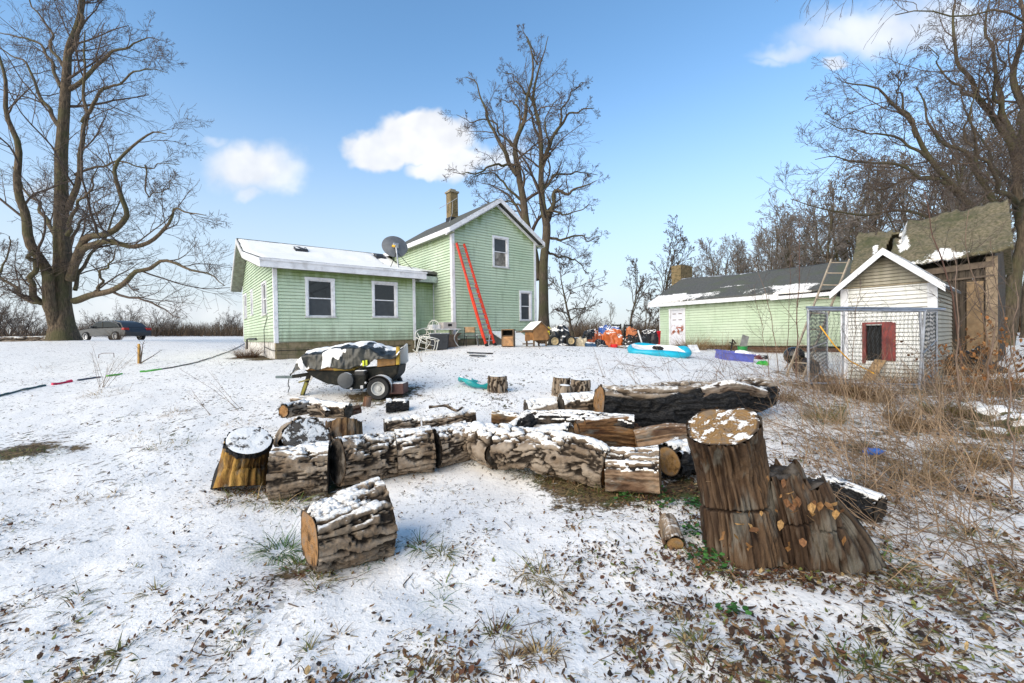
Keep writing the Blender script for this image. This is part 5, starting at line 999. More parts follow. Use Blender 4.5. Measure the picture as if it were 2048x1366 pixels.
# the big stump
fl_ = lambda u, th: .12*sst(.4, 0, u)*(1+.4*np.sin(th*5+1))+.10*(fbm(np.stack([np.cos(th)*1.6, np.sin(th)*1.6, u*1.2], -1), 3, 71)-.45)*2*2
BS = log("big_stump", "large rotting stump with a tan sawn top, lower broken shelves on its right", "stump", [at(1492,1108,3.15), at(1478,1030,3.2), at(1456,925,3.24), at(1438,852,3.12)], [.27,.26,.25,.245], 36, snow=.05, split=.92, tint=(.088,.050,.025), cuts=(None, M_CUTP), capsnow=(0,.44), amp=.05, freq=16, N=170, S=190, flare=fl_, kerf=.35, jag=(0,.035), lump=.2)
log("", None, None, [at(1600,1112,3.07), at(1585,1030,3.05), at(1560,945,3.1)], [.19,.17,.13], 37, snow=.12, split=.92, tint=(.068,.038,.02), cuts=(None, M_CUTD), capsnow=(0,.2), amp=.06, freq=17, N=110, S=120, flare=fl_, kerf=.5, jag=(0,.14), parent=BS, lump=.3)
log("", None, None, [at(1650,1120,3.02), at(1635,1050,3.0), at(1618,965,3.05)], [.17,.15,.10], 38, snow=.12, split=.92, tint=(.060,.036,.021), cuts=(None, M_CUTD), capsnow=(0,.3), amp=.06, freq=17, N=100, S=110, kerf=.5, jag=(0,.12), parent=BS, lump=.3)
log("", None, None, [at(1712,1132,2.92), at(1692,1075,2.97), at(1655,1010,3.05)], [.15,.12,.07], 39, snow=.25, split=.92, tint=(.052,.036,.023), cuts=(None, M_CUTD), capsnow=(0,.4), amp=.05, freq=17, N=90, S=100, jag=(0,.14), parent=BS, lump=.35)
# ---------------------------------------------------------------- leaves, grass, brambles
def leafmesh(c, nrm_az, size, tilt, curl, wid, col, g):
    "many little curled leaves: 6 points each -> V,F,C"
    n = len(c); prof = np.array([[0, 0], [.28, .5], [.62, .42], [1, 0], [.62, -.42], [.28, -.5]])
    x = prof[None, :, 0]*size[:, None]-.5*size[:, None]; y = prof[None, :, 1]*(size*wid)[:, None]
    z = (x/size[:, None]*2)**2*curl[:, None]*size[:, None]*.35+np.abs(y)/(size*wid)[:, None]*(curl*size)[:, None]*.6
    ct, st = np.cos(tilt)[:, None], np.sin(tilt)[:, None]; x, z = x*ct-z*st, x*st+z*ct
    ca, sa = np.cos(nrm_az)[:, None], np.sin(nrm_az)[:, None]; X_ = x*ca-y*sa; Y_ = x*sa+y*ca
    V = np.stack([X_, Y_, z], -1)+c[:, None]; b = np.arange(n)[:, None]*6
    F_ = np.concatenate([b+np.array([[0, 1, 2, 3]]), b+np.array([[0, 3, 4, 5]])])
    return V.reshape(-1, 3), F_, np.repeat(col, 6, 0)
def blades(c, d, L, w_, bend, col, g, n=4):
    "grass blades: flat bent strips tapering to a point"
    M = len(c); P, _ = grow(c, d, L, n, .06, -bend, np.ones(M), np.ones(M), g); az_ = g.random(M)*6.28
    s = np.stack([np.cos(az_), np.sin(az_), 0*az_], -1)[:, None]*(w_[:, None]*np.linspace(1, .15, n)[None])[..., None]*.5
    V = np.stack([P-s, P+s], 2); i = np.arange(M*n*2).reshape(M, n, 2)
    Q = np.stack([i[:, :-1, 0], i[:, :-1, 1], i[:, 1:, 1], i[:, 1:, 0]], -1).reshape(-1, 4)
    return V.reshape(-1, 3), Q, np.repeat(col, n*2, 0)
def merge(L_):
    V, F_, C, b = [], [], [], 0
    for v, f, c_ in L_: V.append(v); F_.append(f+b); C.append(c_); b += len(v)
    return np.concatenate(V), np.concatenate(F_), np.concatenate(C)
def pal(cols, n, g, var=.35): c_ = np.array(cols)[g.integers(0, len(cols), n)]; return c_*(1-var+2*var*g.random((n, 1)))
BROWN = [(.085,.045,.022),(.15,.08,.036),(.055,.03,.018),(.19,.115,.055),(.04,.026,.017),(.10,.042,.022)]
STRAW = [(.30,.21,.10),(.24,.165,.08),(.36,.27,.14),(.15,.10,.05)]
OLIVE = [(.12,.13,.035),(.15,.145,.045),(.09,.11,.03),(.19,.15,.05)]
GREEN = [(.055,.115,.022),(.075,.15,.03),(.045,.085,.02),(.11,.15,.04)]
g = np.random.default_rng(21)
def field(n, dens):
    Y_ = 1.25+(15-1.25)*g.random(n)**1.5; X_ = (g.random(n)*2-1)*(1.3*Y_+.6)
    cl_ = fbm(np.stack([X_*1.1, Y_*1.1, 0*X_], -1), 3, 33); cl2 = fbm(np.stack([X_*3.2, Y_*3.2, 0*X_+5], -1), 3, 37)
    k = g.random(n) < dens(X_, Y_, cl_, cl2); return X_[k], Y_[k]
right = lambda x, y: sst(-.2, 1.8, x)*sst(7.5, 4.5, y)
def onground(x, y, dz): return np.stack([x, y, gz(x, y)+lumpz(x, y)+dz], -1)
def lumpz(x, y):
    P_ = np.stack([x, y, 0*x], -1); return ((fbm(P_*1.1, 4, 3)-.47)*.14+(fbm(P_*5, 3, 9)-.44)*.045)*(.25+.75*np.exp(-np.maximum(y-3, 0)/14.))
M_LEAF = vcol("dead leaves", .7); M_GRASS = vcol("grass blades", .65)
x, y = field(190000, lambda x, y, a, b: np.clip((.085+.13*sst(5, 2, y)+.62*right(x, y)+.05*sst(3.5, 1.5, y))*(.30+1.9*sst(.40, .66, b))*(.5+1.1*sst(.32, .6, a)), 0, 1))
n = len(x); s_ = (.011+.040*g.random(n)**2.2)*(1+.3*right(x, y))

def stuff(name, label, L_, mat):
    V, F_, C = merge(L_); o = build(name, V, [F_], mat, None, cols=C); return tag(o, label, name.replace('_', ' '), kind="stuff")
LX = [(1400+i*36, 1112+i*3.5, .06, .05, 60) for i in range(11)]+[(1420+i*40, 1150+i*4, .12, .08, 60) for i in range(10)]+[(560+i*36, 1000-i*12, .08, .04, 26) for i in range(9)]+[(610+i*40, 1150-i*10, .06, .05, 24) for i in range(5)]+[(1010+i*32, 925+i*8, .1, .06, 30) for i in range(11)]+[(450+i*20, 985, .06, .05, 30) for i in range(6)]
for px, py, sx_, sy_, k_ in LX: h_ = hit(px, py); x = np.concatenate([x, h_[0]+g.normal(0, sx_, k_)]); y = np.concatenate([y, h_[1]+g.normal(0, sy_, k_)]); s_ = np.concatenate([s_, .02+.03*g.random(k_)])
n = len(x)
stuff("fallen_leaves", "curled dead brown leaves strewn over the snow", [leafmesh(onground(x, y, s_*.12), g.random(n)*6.28, s_, g.normal(0, .45, n), .3+1.1*g.random(n), .22+.4*g.random(n), pal(BROWN+BROWN+STRAW[:1]+OLIVE[:1], n, g), g)], M_LEAF)
# loose grass blades poking through, most of them lying over
x, y = field(150000, lambda x, y, a, b: np.clip((.10+.10*sst(6, 2, y)+.50*right(x, y))*(.25+2.2*sst(.40, .66, b))*(.4+sst(.3, .6, a)), 0, 1))
n = len(x); az_ = g.normal(.5, .9, n); d = np.stack([np.cos(az_), np.sin(az_), .15+.55*g.random(n)], -1)
G1 = blades(onground(x, y, 0), d, .04+.11*g.random(n)**1.6, (.0035+.005*g.random(n)), .25+.2*g.random(n).mean(), pal(BROWN[:3]+STRAW+OLIVE+OLIVE, n, g), g)
# tufts: (px, py, radius, blades, length, palette)
TUF = [(560,1100,.10,150,.26,GREEN),(600,1130,.10,90,.18,GREEN+OLIVE),(640,1165,.10,70,.14,OLIVE+STRAW),(700,1150,.12,60,.10,GREEN+OLIVE),(740,1120,.06,60,.10,GREEN),(590,1010,.12,110,.22,GREEN+OLIVE+STRAW),(530,1005,.14,110,.18,STRAW+OLIVE),(480,1000,.16,120,.14,OLIVE+BROWN),(845,1100,.05,60,.20,GREEN+OLIVE),(885,1105,.05,60,.18,OLIVE),
 (1085,1150,.06,60,.20,OLIVE+STRAW),(1050,1145,.05,40,.16,STRAW),(1115,1160,.06,50,.18,STRAW+OLIVE),(1080,1320,.06,130,.10,STRAW),(1000,1270,.05,80,.12,OLIVE+BROWN),(1030,1345,.05,90,.10,STRAW+BROWN),(850,1355,.06,80,.09,STRAW),(890,1160,.03,20,.14,GREEN),(880,1200,.04,16,.16,GREEN),
 (1370,1250,.05,70,.08,STRAW+OLIVE),(1400,1310,.08,150,.10,STRAW+OLIVE),(1420,1350,.07,120,.10,OLIVE+BROWN),(1700,1320,.08,90,.16,GREEN+OLIVE),(1760,1340,.08,90,.14,OLIVE),(1800,1280,.08,70,.16,OLIVE+STRAW),(1880,1330,.07,60,.14,STRAW+OLIVE),(1790,1130,.12,120,.18,GREEN+OLIVE),(1840,1190,.12,110,.18,OLIVE+STRAW),(1950,1080,.14,120,.2,STRAW+OLIVE),(1990,1180,.12,90,.18,OLIVE+STRAW),
 (1395,1060,.12,80,.09,GREEN),(1420,1115,.14,120,.09,GREEN+OLIVE),(1440,1140,.14,90,.08,GREEN+BROWN),(1370,1010,.10,60,.08,GREEN),(1480,1150,.12,60,.08,BROWN+GREEN),
 (1020,925,.16,260,.13,GREEN+OLIVE),(1060,940,.18,260,.12,GREEN+OLIVE+STRAW),(1110,958,.18,240,.12,OLIVE+STRAW),(1170,975,.18,220,.12,OLIVE+STRAW),(1230,990,.16,170,.10,OLIVE+BROWN),(1290,1000,.15,170,.10,GREEN+OLIVE),(985,920,.12,120,.10,GREEN+OLIVE),
 (730,815,.20,150,.18,STRAW),(350,830,.2,120,.12,STRAW),(345,895,.25,140,.12,STRAW+OLIVE),(295,870,.3,100,.10,OLIVE+STRAW),(155,1005,.14,90,.10,STRAW),(235,988,.05,70,.09,STRAW),(100,735,.3,60,.15,STRAW),(210,790,.35,160,.16,STRAW),(30,920,.4,500,.06,OLIVE+GREEN),(70,912,.3,300,.05,OLIVE+GREEN),(480,845,.2,90,.1,STRAW),(510,860,.2,80,.1,STRAW),
 (160,1195,.05,30,.12,OLIVE),(150,1230,.06,40,.12,BROWN+OLIVE),(310,1190,.05,50,.09,OLIVE+STRAW),(250,1310,.05,40,.12,OLIVE),(190,1345,.05,60,.08,STRAW+OLIVE),(620,1310,.05,60,.09,STRAW+OLIVE),(680,1280,.04,40,.1,STRAW),(480,1280,.04,30,.1,OLIVE),(640,1190,.06,60,.09,OLIVE+BROWN),
 (620,820,.4,160,.12,STRAW+BROWN),(900,790,.5,150,.1,STRAW),(1020,820,.4,150,.1,STRAW+BROWN),(860,830,.3,120,.09,STRAW+BROWN),(700,800,.7,350,.10,BROWN+STRAW),(1000,795,.25,130,.1,STRAW+BROWN),(1140,810,.3,100,.1,STRAW),(1540,760,.8,260,.2,STRAW+BROWN),(1450,780,.7,160,.18,STRAW)]
TL_ = []
for px, py, r_, nb, L_, P_ in TUF:
    c_ = hit(px, py); nb = int(nb*1.5); r_ *= 1.15; L_ *= 1.1; a_ = g.random(nb)*6.28; rr = r_*np.sqrt(g.random(nb)); xx, yy2 = c_[0]+rr*np.cos(a_), c_[1]+rr*np.sin(a_)*.9
    d = np.stack([np.cos(a_)*.8+g.normal(.15, .4, nb), np.sin(a_)*.8+g.normal(-.1, .4, nb), .12+.6*g.random(nb)], -1)
    TL_.append(blades(onground(xx, yy2, -.005), d, L_*(.5+.8*g.random(nb)), .005+.006*g.random(nb), .22, pal(P_, nb, g), g, 5))
stuff("grass", "green and straw-coloured grass poking out of the snow", [G1]+TL_, M_GRASS)
# weeds hugging the big stump: round green leaves
c_ = np.concatenate([onground(*(hit(px, py)[:2]+g.normal(0, s2, (k_, 2))).T, .015+.05*g.random(k_)) for px, py, s2, k_ in ((1395,1020,.07,70),(1385,1075,.05,40),(1420,1120,.07,60),(1470,1240,.04,20),(1330,1020,.05,30),(1310,990,.06,40),(1700,1110,.05,20),(1250,995,.06,40),(725,960,.02,14))])
n = len(c_); stuff("green_weeds", "low round-leaved green weeds at the foot of the big stump and logs", [leafmesh(c_, g.random(n)*6.28, .022+.02*g.random(n), g.normal(0, .4, n), .4*g.random(n), .9+.3*g.random(n), pal([(.03,.10,.018),(.05,.14,.03),(.025,.07,.02)], n, g), g)], M_LEAF)
# short twigs lying about
x, y = field(2600, lambda x, y, a, b: np.clip(.10+.35*right(x, y), 0, 1)); n = len(x); az_ = g.random(n)*6.28
P, R = grow(onground(x, y, .012), np.stack([np.cos(az_), np.sin(az_), g.normal(.05, .12, n)], -1), .08+.25*g.random(n)**2, 6, .16, -.01, .002+.003*g.random(n), np.full(n, .0015), g)
V, Q = tubes(P, R, 4); o = build("fallen_twigs", V, [Q], plain("wet brown twigs", (.085, .055, .035), .85, bump=0)); tag(o, "thin brown twigs dropped on the snow", "twigs", kind="stuff")
# brambles: arching canes over the right foreground
def canes(n, xy, Lr, lean, rad, mt, name, label, wander=.09, drop=.055, side=3, zup=.35):
    x, y = xy; a_ = g.normal(lean, 1.1, n); d = np.stack([np.cos(a_), np.sin(a_), zup+1.1*g.random(n)], -1)
    L_ = Lr[0]+(Lr[1]-Lr[0])*g.random(n)**1.5
    P, R = grow(onground(x, y, -.01), d, L_, 14, wander, -drop, rad*(.6+.7*g.random(n)), np.full(n, .0014), g)
    gr_ = gz(P[..., 0], P[..., 1])+.012; P[..., 2] = np.maximum(P[..., 2], gr_)
    P2, R2 = sprout(P, R, side, .25, 1, 50, .30, .6, 6, .15, -.01, .0012, g); gr_ = gz(P2[..., 0], P2[..., 1])+.012; P2[..., 2] = np.maximum(P2[..., 2], gr_)
    a, b = tubes(P, R, 4); c, d_ = tubes(P2, R2, 3); o = build(name, np.concatenate([a, c]), [np.concatenate([b, d_+len(a)])], mt); return tag(o, label, "brambles", kind="stuff")
def blobxy(Ls):
    xs, ys_ = [], []
    for px, py, sx, sy, k_ in Ls:
        h_ = hit(px, py); xs.append(h_[0]+g.normal(0, sx, k_)); ys_.append(h_[1]+g.normal(0, sy, k_))
    return np.concatenate(xs), np.concatenate(ys_)
xy = blobxy([(1760,1010,.25,.3,60),(1850,1000,.4,.4,66),(1950,960,.5,.6,80),(1700,930,.35,.4,44),(1640,880,.4,.4,36),(1800,900,.6,.5,36),(1990,1100,.35,.4,44),(1900,1130,.35,.3,34),(1800,1100,.2,.2,26)])
canes(len(xy[0]), xy, (.3, 1.15), 2.4, .0042, plain("tan bramble canes", (.22, .145, .085), .8, var=.6, scale=2, bump=0), "bramble_canes", "tangle of arching tan and reddish bramble canes right of the big stump")
xy = blobxy([(1560,800,.6,.5,40),(1620,830,.5,.5,46),(1700,800,.8,.6,70),(1850,820,.9,.7,90),(1980,830,.7,.8,80),(2000,920,.5,.5,50),(1480,780,.8,.6,36),(1330,740,1.2,.6,22),(1900,760,.7,.6,50)])
canes(len(xy[0]), xy, (.35, 1.7), 1.8, .0044, plain("dark reddish canes", (.14, .088, .055), .8, var=.4, scale=2, bump=0), "bramble_canes", "dark reddish brush in front of the wire pen and coop")
xy = blobxy([(1580,790,.5,.7,50),(1660,800,.6,.6,50),(1760,850,.7,.7,70),(1870,850,.7,.8,90),(1960,880,.7,.8,90),(2020,820,.5,.8,60),(1930,780,.6,.5,60),(1700,960,.3,.5,40),(1850,1000,.4,.4,40)])
canes(len(xy[0]), xy, (.35, 1.15), 1.6, .0040, plain("tall tan weed stems", (.26, .18, .11), .8, var=.5, scale=2, bump=0), "weed_stems", "tall tan dead weed stems standing between the stump and the pen", drop=.012, zup=2.2)
# drooping dead-grass clumps, each a plant
def clump(px, py, h, r_, nb, P_, label, name="grass_clump", lean=(0, 0)):
    c_ = hit(px, py); a_ = g.random(nb)*6.28; rr = r_*np.sqrt(g.random(nb))*.6; o_ = np.stack([rr*np.cos(a_), rr*np.sin(a_), 0*a_-.02], -1)
    d = np.stack([np.cos(a_)*.5+lean[0]+g.normal(0, .2, nb), np.sin(a_)*.5+lean[1]+g.normal(0, .2, nb), .8+.5*g.random(nb)], -1)
    V, F_, C = blades(o_, d, h*(.6+.8*g.random(nb)), .005+.006*g.random(nb), .20, pal(P_, nb, g), g, 8)
    o = build(name, V, [F_], M_GRASS, cols=C); o.location = c_; return tag(o, label, "dead grass", "dead grass clumps")
DG = [(.20,.125,.06),(.26,.17,.085),(.14,.085,.04),(.17,.10,.045)]
clump(1650,845,.42,.35,420,STRAW+OLIVE,"drooping yellowish grass clump right behind the big stump", lean=(-.2,-.2))
clump(1740,800,.55,.45,700,DG,"tall brown grass clump below the pen's middle", lean=(0,-.2)); clump(1690,790,.45,.35,420,DG,"brown grass clump below the pen's left half", lean=(.1,-.2))
clump(1640,765,.4,.3,260,DG,"small brown clump at the pen's left post"); clump(1890,830,.4,.4,420,DG+OLIVE,"brown-green clump left of the mossy stones"); clump(1820,860,.35,.3,260,DG,"low reddish-brown clump right of the blue bottle")
clump(1560,800,.4,.4,300,DG+STRAW,"straw clump at the right end of the charred trunk"); clump(1990,880,.3,.35,300,OLIVE+DG,"olive clump at the right picture edge"); clump(1990,780,.6,.45,380,DG,"brown clump in front of the barn corner"); clump(1800,770,.35,.35,300,DG,"brown clump at the pen's right post")
clump(1800,838,.35,.3,240,STRAW+DG,"straw-coloured clump above the blue bottle"); clump(1930,930,.4,.45,360,STRAW+DG,"tan clump in the brambles near the right edge"); clump(1830,960,.35,.4,300,DG+STRAW,"brown clump in the middle of the brambles"); clump(1385,699,.8,1.1,900,DG+STRAW,"dead weed heap in front of the rusty-marked shed door"); clump(1440,699,.6,1.0,800,DG,"dead weed heap left of the blue tub"); clump(1545,706,.5,1.2,700,[(.13,.06,.035),(.18,.10,.05)],"reddish weeds along the shed footing"); clump(495,715,.55,.5,560,[(.13,.07,.035),(.18,.10,.05),(.09,.05,.03)],"reddish-brown weeds at the wing's corner"); clump(510,700,.5,.5,400,[(.13,.07,.035),(.18,.10,.05)],"brown weeds under the wing's side wall")
# orange-brown dead vines right of the pen
def vine(px, py, Y, h, label, nl, wd):
    c_ = at(px, py, Y); c_[2] = gz(c_[0], c_[1]); n = 16; st = np.stack([g.normal(0, wd*.4, n), g.normal(0, .15, n), 0*np.ones(n)], -1)
    P, R = grow(st, np.stack([g.normal(0, .25, n), g.normal(0, .2, n), np.ones(n)], -1), h*(.7+.5*g.random(n)), 14, .16, -.02, np.full(n, .006), np.full(n, .002), g); P2, R2 = sprout(P, R, 5, .3, 1, 55, .35, .6, 8, .2, -.06, .002, g)
    o = thing("dead_vine", label, "vine", c_, group="dead vines"); wood("stems", [(P, R), (P2, R2)], plain("dry vine stems", (.2, .11, .05), .85, bump=0), o, [4, 3])
    m_ = g.integers(0, len(P2), nl); u_ = g.integers(2, 8, nl); cc = P2[m_, u_]+g.normal(0, .03, (nl, 3)); V, F_, C = leafmesh(cc, g.random(nl)*6.28, .05+.06*g.random(nl), g.normal(-.9, .5, nl), .6+g.random(nl), .4+.3*g.random(nl), pal([(.22,.09,.028),(.16,.075,.028),(.27,.13,.045),(.13,.065,.028)], nl, g), g); build("leaves", V, [F_], M_LEAF, o, cols=C)
vine(1990,800,8.2,1.25,"orange-brown dead vine hanging before the old barn wall",190,.7); vine(1920,790,8.6,1.1,"orange-brown dead vine between the coop and barn",110,.5); vine(1960,860,7.2,.7,"low rusty dead vine by the mossy stones",90,.5)
# dry leaves caught on the big stump
nl = 46; cc = np.array([at(1450+250*g.random()*(1 if i % 3 else .9), 950+150*g.random() if i % 3 else 1000+30*g.random(), 2.80+.05*g.random()) for i in range(nl)])
V, F_, C = leafmesh(cc-np.array(BS.location), g.random(nl)*6.28, .03+.05*g.random(nl), g.normal(-1.2, .6, nl), .6+g.random(nl), .45+.3*g.random(nl), pal([(.22,.11,.04),(.15,.07,.03),(.28,.16,.06)], nl, g), g); build("dry_leaves", V, [F_], M_LEAF, BS, cols=C)
# stalks in the open snow
def stalks(px, py, n, h, label, lean=(0, 0), r_=.004):
    c_ = hit(px, py); P, R = grow(np.zeros((n, 3))+g.normal(0, .03, (n, 3))*np.array([1, 1, 0]), np.stack([g.normal(lean[0], .35, n), g.normal(lean[1], .3, n), np.ones(n)], -1), h*(.5+.7*g.random(n)), 9, .05, .0, np.full(n, r_), np.full(n, r_*.4), g); P2, R2 = sprout(P, R, 3, .3, 1, 38, .35, .7, 5, .1, .01, .0018, g)
    o = wood("weed_stalks", [(P, R), (P2, R2)], plain("dry stalks", (.2, .14, .09), .85, bump=0), None, [5, 3]); o.location = c_; tag(o, label, "weed", "dry weed stalks in the snow")
stalks(205,775,10,.9,"spray of pale dry stalks over the coloured hose",(.2,0)); stalks(422,832,2,.75,"forked dry stalk leaning left in open snow",(-.8,0)); stalks(480,822,3,1.0,"pair of long dry stalks slanting left above the yellow stump",(-1.3,.2)); stalks(1275,770,4,.9,"thin stalks slanting left behind the charred trunk's sawn end",(-.5,0)); stalks(1210,755,3,.8,"thin bent stalks right of the clustered stumps",(-.4,0)); stalks(1450,745,5,.9,"tan stalks between the charred trunk and blue tub"); stalks(845,725,4,.5,"small twigs in snow in front of the patio chairs")
# tall dead grass closing the yard: one band on the left, one behind the scrap
def band(pts, n, h, P_, label):
    L_ = np.array(pts, float); f = g.random(n)*(len(L_)-1); i = f.astype(int); p_ = L_[i]+(L_[i+1]-L_[i])*(f-i)[:, None]; x = p_[:, 0]+g.normal(0, .5, n); y = p_[:, 1]+g.random(n)*7
    hh = h*(.5+.9*fbm(np.stack([x*.35, y*.35, 0*x], -1), 3, 5))*(.6+.7*g.random(n)); d = np.stack([g.normal(0, .22, n), g.normal(0, .2, n), np.ones(n)], -1)
    V, F_, C = blades(np.stack([x, y, gz(x, y)-.05], -1), d, hh, .02+.035*g.random(n), .02, pal(P_, n, g, .3), g, 4)
    tag(build("tall_grass", V, [F_], M_GRASS, cols=C), label, "tall grass", kind="stuff")
FB = [(.115,.075,.045),(.15,.10,.06),(.085,.055,.035),(.10,.075,.05)]
band([(-75,40),(-45,41),(-33,43),(-22,50),(-14,55)], 15000, 1.35, FB, "band of tall brown grass along the left field edge")
band([(0,47),(10,45),(18,44),(34,40)], 15000, 1.9, FB, "brown thicket behind the scrap pile")
band([(18,44),(30,38),(45,30)], 14000, 4.2, FB, "brown undergrowth behind the shed")
cb_ = clump(300,760,1.3,.5,260,FB,"brown upright brush standing in front of the parked car"); cb_.location = at(232,690,29.5); cb_.location.z = gz(cb_.location.x, cb_.location.y)
# mossy stones right of the pen
for i, (px, py, Y, r_, lab) in enumerate(((1990,850,6.4,.22,"large mossy stone with a snow cap at the right edge"),(1940,838,6.8,.17,"mossy stone under brush left of the largest stone"),(2040,862,6.0,.2,"half-hidden mossy stone cut by the picture's right edge"),(1985,893,5.7,.12,"small flat mossy stone in front of the others"))):
    th = np.linspace(0, 2*PI, 25)[:-1]; ph = np.linspace(.02, PI-.02, 14); T2, P2_ = np.meshgrid(th, ph); n_ = np.stack([np.cos(T2)*np.sin(P2_), np.sin(T2)*np.sin(P2_), np.cos(P2_)], -1); V = n_*(r_*(.7+.7*fbm(n_*1.6+i*7, 3, 60)))[..., None]*np.array([1.5, 1.1, .75])
    ii = np.arange(14*24).reshape(14, 24); jj = np.roll(ii, -1, 1); o = build("stone", V.reshape(-1, 3), [np.stack([ii[:-1], ii[1:], jj[1:], jj[:-1]], -1).reshape(-1, 4)], plain("mossy stone", (.10, .10, .05), .9, var=.4, snow=.75, scale=5), smooth=True); p_ = at(px, py, Y); o.location = (p_[0], p_[1], gz(p_[0], p_[1])+.03); tag(o, lab, "stone", "mossy stones")
# ---------------------------------------------------------------- the covered trailer with its engine
def px2m(Y): return Y/FPX
tY = 8.4; to = at(705, 790, tY); to[2] = gz(to[0], to[1])
TRL = thing("covered_trailer", "small black and yellow trailer under a snowy black tarp, with an engine and white-rimmed wheel", "trailer", to)
u_ = px2m(tY)
def tp(px, py, dy=0.): p = at(px, py, tY)-to; return np.array([p[0], dy, p[2]])
m_blk = plain("glossy black paint", (.007, .008, .006), .6, spec=.2, var=.3, dirt=.15); m_org = plain("weathered orange-brown wood", (.24, .12, .03), .6, var=.3, dirt=.35); m_rub = plain("black rubber", (.018, .018, .018), .8); m_yel = plain("worn yellow paint", (.34, .22, .02), .5, var=.3, dirt=.4)
def profile(pts, y0, y1, name, mat, par, bev=.015):
    k = MB(); q_ = [tuple(tp(*p)[[0, 2]]) for p in pts]; k.prism(q_, y0, y1, 1); return k.build(name, mat, par, bev=bev)
profile([(622,737),(700,738),(806,728),(803,746),(790,760),(772,768),(740,768),(700,770),(665,764),(640,752)], -.30, .30, "hull", m_blk, TRL, .03)
profile([(764,714),(800,708),(800,728),(764,732)], -.32, -.24, "side_board", m_org, TRL); profile([(615,722),(640,728),(700,731),(700,738),(628,738)], -.32, .32, "side_board", m_org, TRL)
profile([(801,692),(808,692),(808,727),(801,728)], -.345, -.27, "tail_board", m_yel, TRL); profile([(680,731),(722,732),(722,738),(680,739)], -.325, .325, "trim_strip", m_yel, TRL)
# tarp: draped, creased, its front edge hanging unevenly
nx_, ny_ = 90, 44; xs = np.linspace(0, 1, nx_); pxs = 600+208*xs
topy = np.interp(pxs, [600,612,622,640,665,700,735,752,765,780,795,808], [742,718,703,699,694,689,687,689,696,702,703,693])
frty = np.interp(pxs, [600,615,640,665,690,710,730,748,762,780,795,808], [748,738,733,736,736,737,732,730,718,715,716,706])
V = np.zeros((ny_, nx_, 3)); vv = np.linspace(0, 1, ny_)
for i, v_ in enumerate(vv):
    for j in range(nx_):
        tpz = tp(pxs[j], topy[j]); ft = tp(pxs[j], frty[j])
        if v_ < .38: s_ = v_/.38; y_, z_ = -.36-.03*(1-s_), ft[2]+(tpz[2]-.10-ft[2])*s_
        elif v_ < .7: s_ = (v_-.38)/.32; y_, z_ = -.36+.66*s_, tpz[2]-.10+.10*math.sin(PI*(.12+.88*min(1, s_*1.15))*.5)
        else: s_ = (v_-.7)/.3; y_, z_ = .30+.05*s_, tpz[2]-.35*s_
        V[i, j] = (tpz[0], y_, z_)
q_ = np.stack([V[..., 0]*4.2, V[..., 1]*2.5+V[..., 2]*1.5, 0*V[..., 0]+2], -1); cr_ = fbm(q_, 3, 12); cr2 = 1-np.abs(2*fbm(q_*1.7+7, 3, 15)/.875-1)
V[..., 2] += (cr_-.44)*.13+(cr2-.6)*.05; V[..., 1] -= (cr2-.6)*.08*(vv[:, None] < .6)
snw = sst(.40, .62, fbm(np.stack([V[..., 0]*5.5, V[..., 1]*4+V[..., 2]*3, 0*V[..., 0]+9], -1), 3, 18)/.875+.30*sst(.25, .65, vv)[:, None]-.12-.16*np.exp(-((pxs-770)/16)**2)[None]*(vv < .55)[:, None])
V[..., 2] += .02*snw
i = np.arange(nx_*ny_).reshape(ny_, nx_); Q = np.stack([i[:-1, :-1], i[:-1, 1:], i[1:, 1:], i[1:, :-1]], -1).reshape(-1, 4)
t = NT("black tarp with snow"); a_ = t.attr("snow").outputs['Fac']; n1 = t.noise(t.obj(), 14., 4.); f = t.mr(t.math('ADD', a_, t.math('MULTIPLY', t.math('SUBTRACT', n1, .5), .5)), .45, .58)
M_TARP = t.done(t.mix(f, t.mix(t.mr(n1, .3, .7), (.016, .017, .014), (.036, .036, .03)), SNOW), t.mr(f, 0, 1, .32, .75), 0, t.bump(t.math('ADD', n1, t.math('MULTIPLY', f, 2.)), .3, .012), .4)
o = build("tarp", V.reshape(-1, 3), [Q], M_TARP, TRL, smooth=True, attrs={"snow": snw.ravel()}); m = o.modifiers.new("s", 'SOLIDIFY'); m.thickness = .008
k = MB(); k.beam(tp(620,744), tp(604,792), .06, .07); k.build("jack_leg", m_blk, TRL, bev=.008); k = MB(); k.beam(tp(616,764,-.05), tp(607,788,-.05), .045, .05); k.beam(tp(600,764,-.05), tp(622,758,-.05), .03, .03); k.build("jack_foot", plain("muddy yellow-green paint", (.17, .15, .02), .6, dirt=.5), TRL)
k = MB(); k.beam(tp(586,753), tp(640,745), .09, .07); k.build("tongue", m_blk, TRL, bev=.008); k = MB(); k.beam(tp(552,754), tp(588,754), .06, .05); k.build("coupler", plain("grey-green coupler", (.10, .13, .13), .6), TRL, bev=.01)
k = MB(); k.tube([tp(578,757), tp(576,768), tp(579,776), tp(576,784)], .008, 6); k.build("chain", m_blk, TRL)
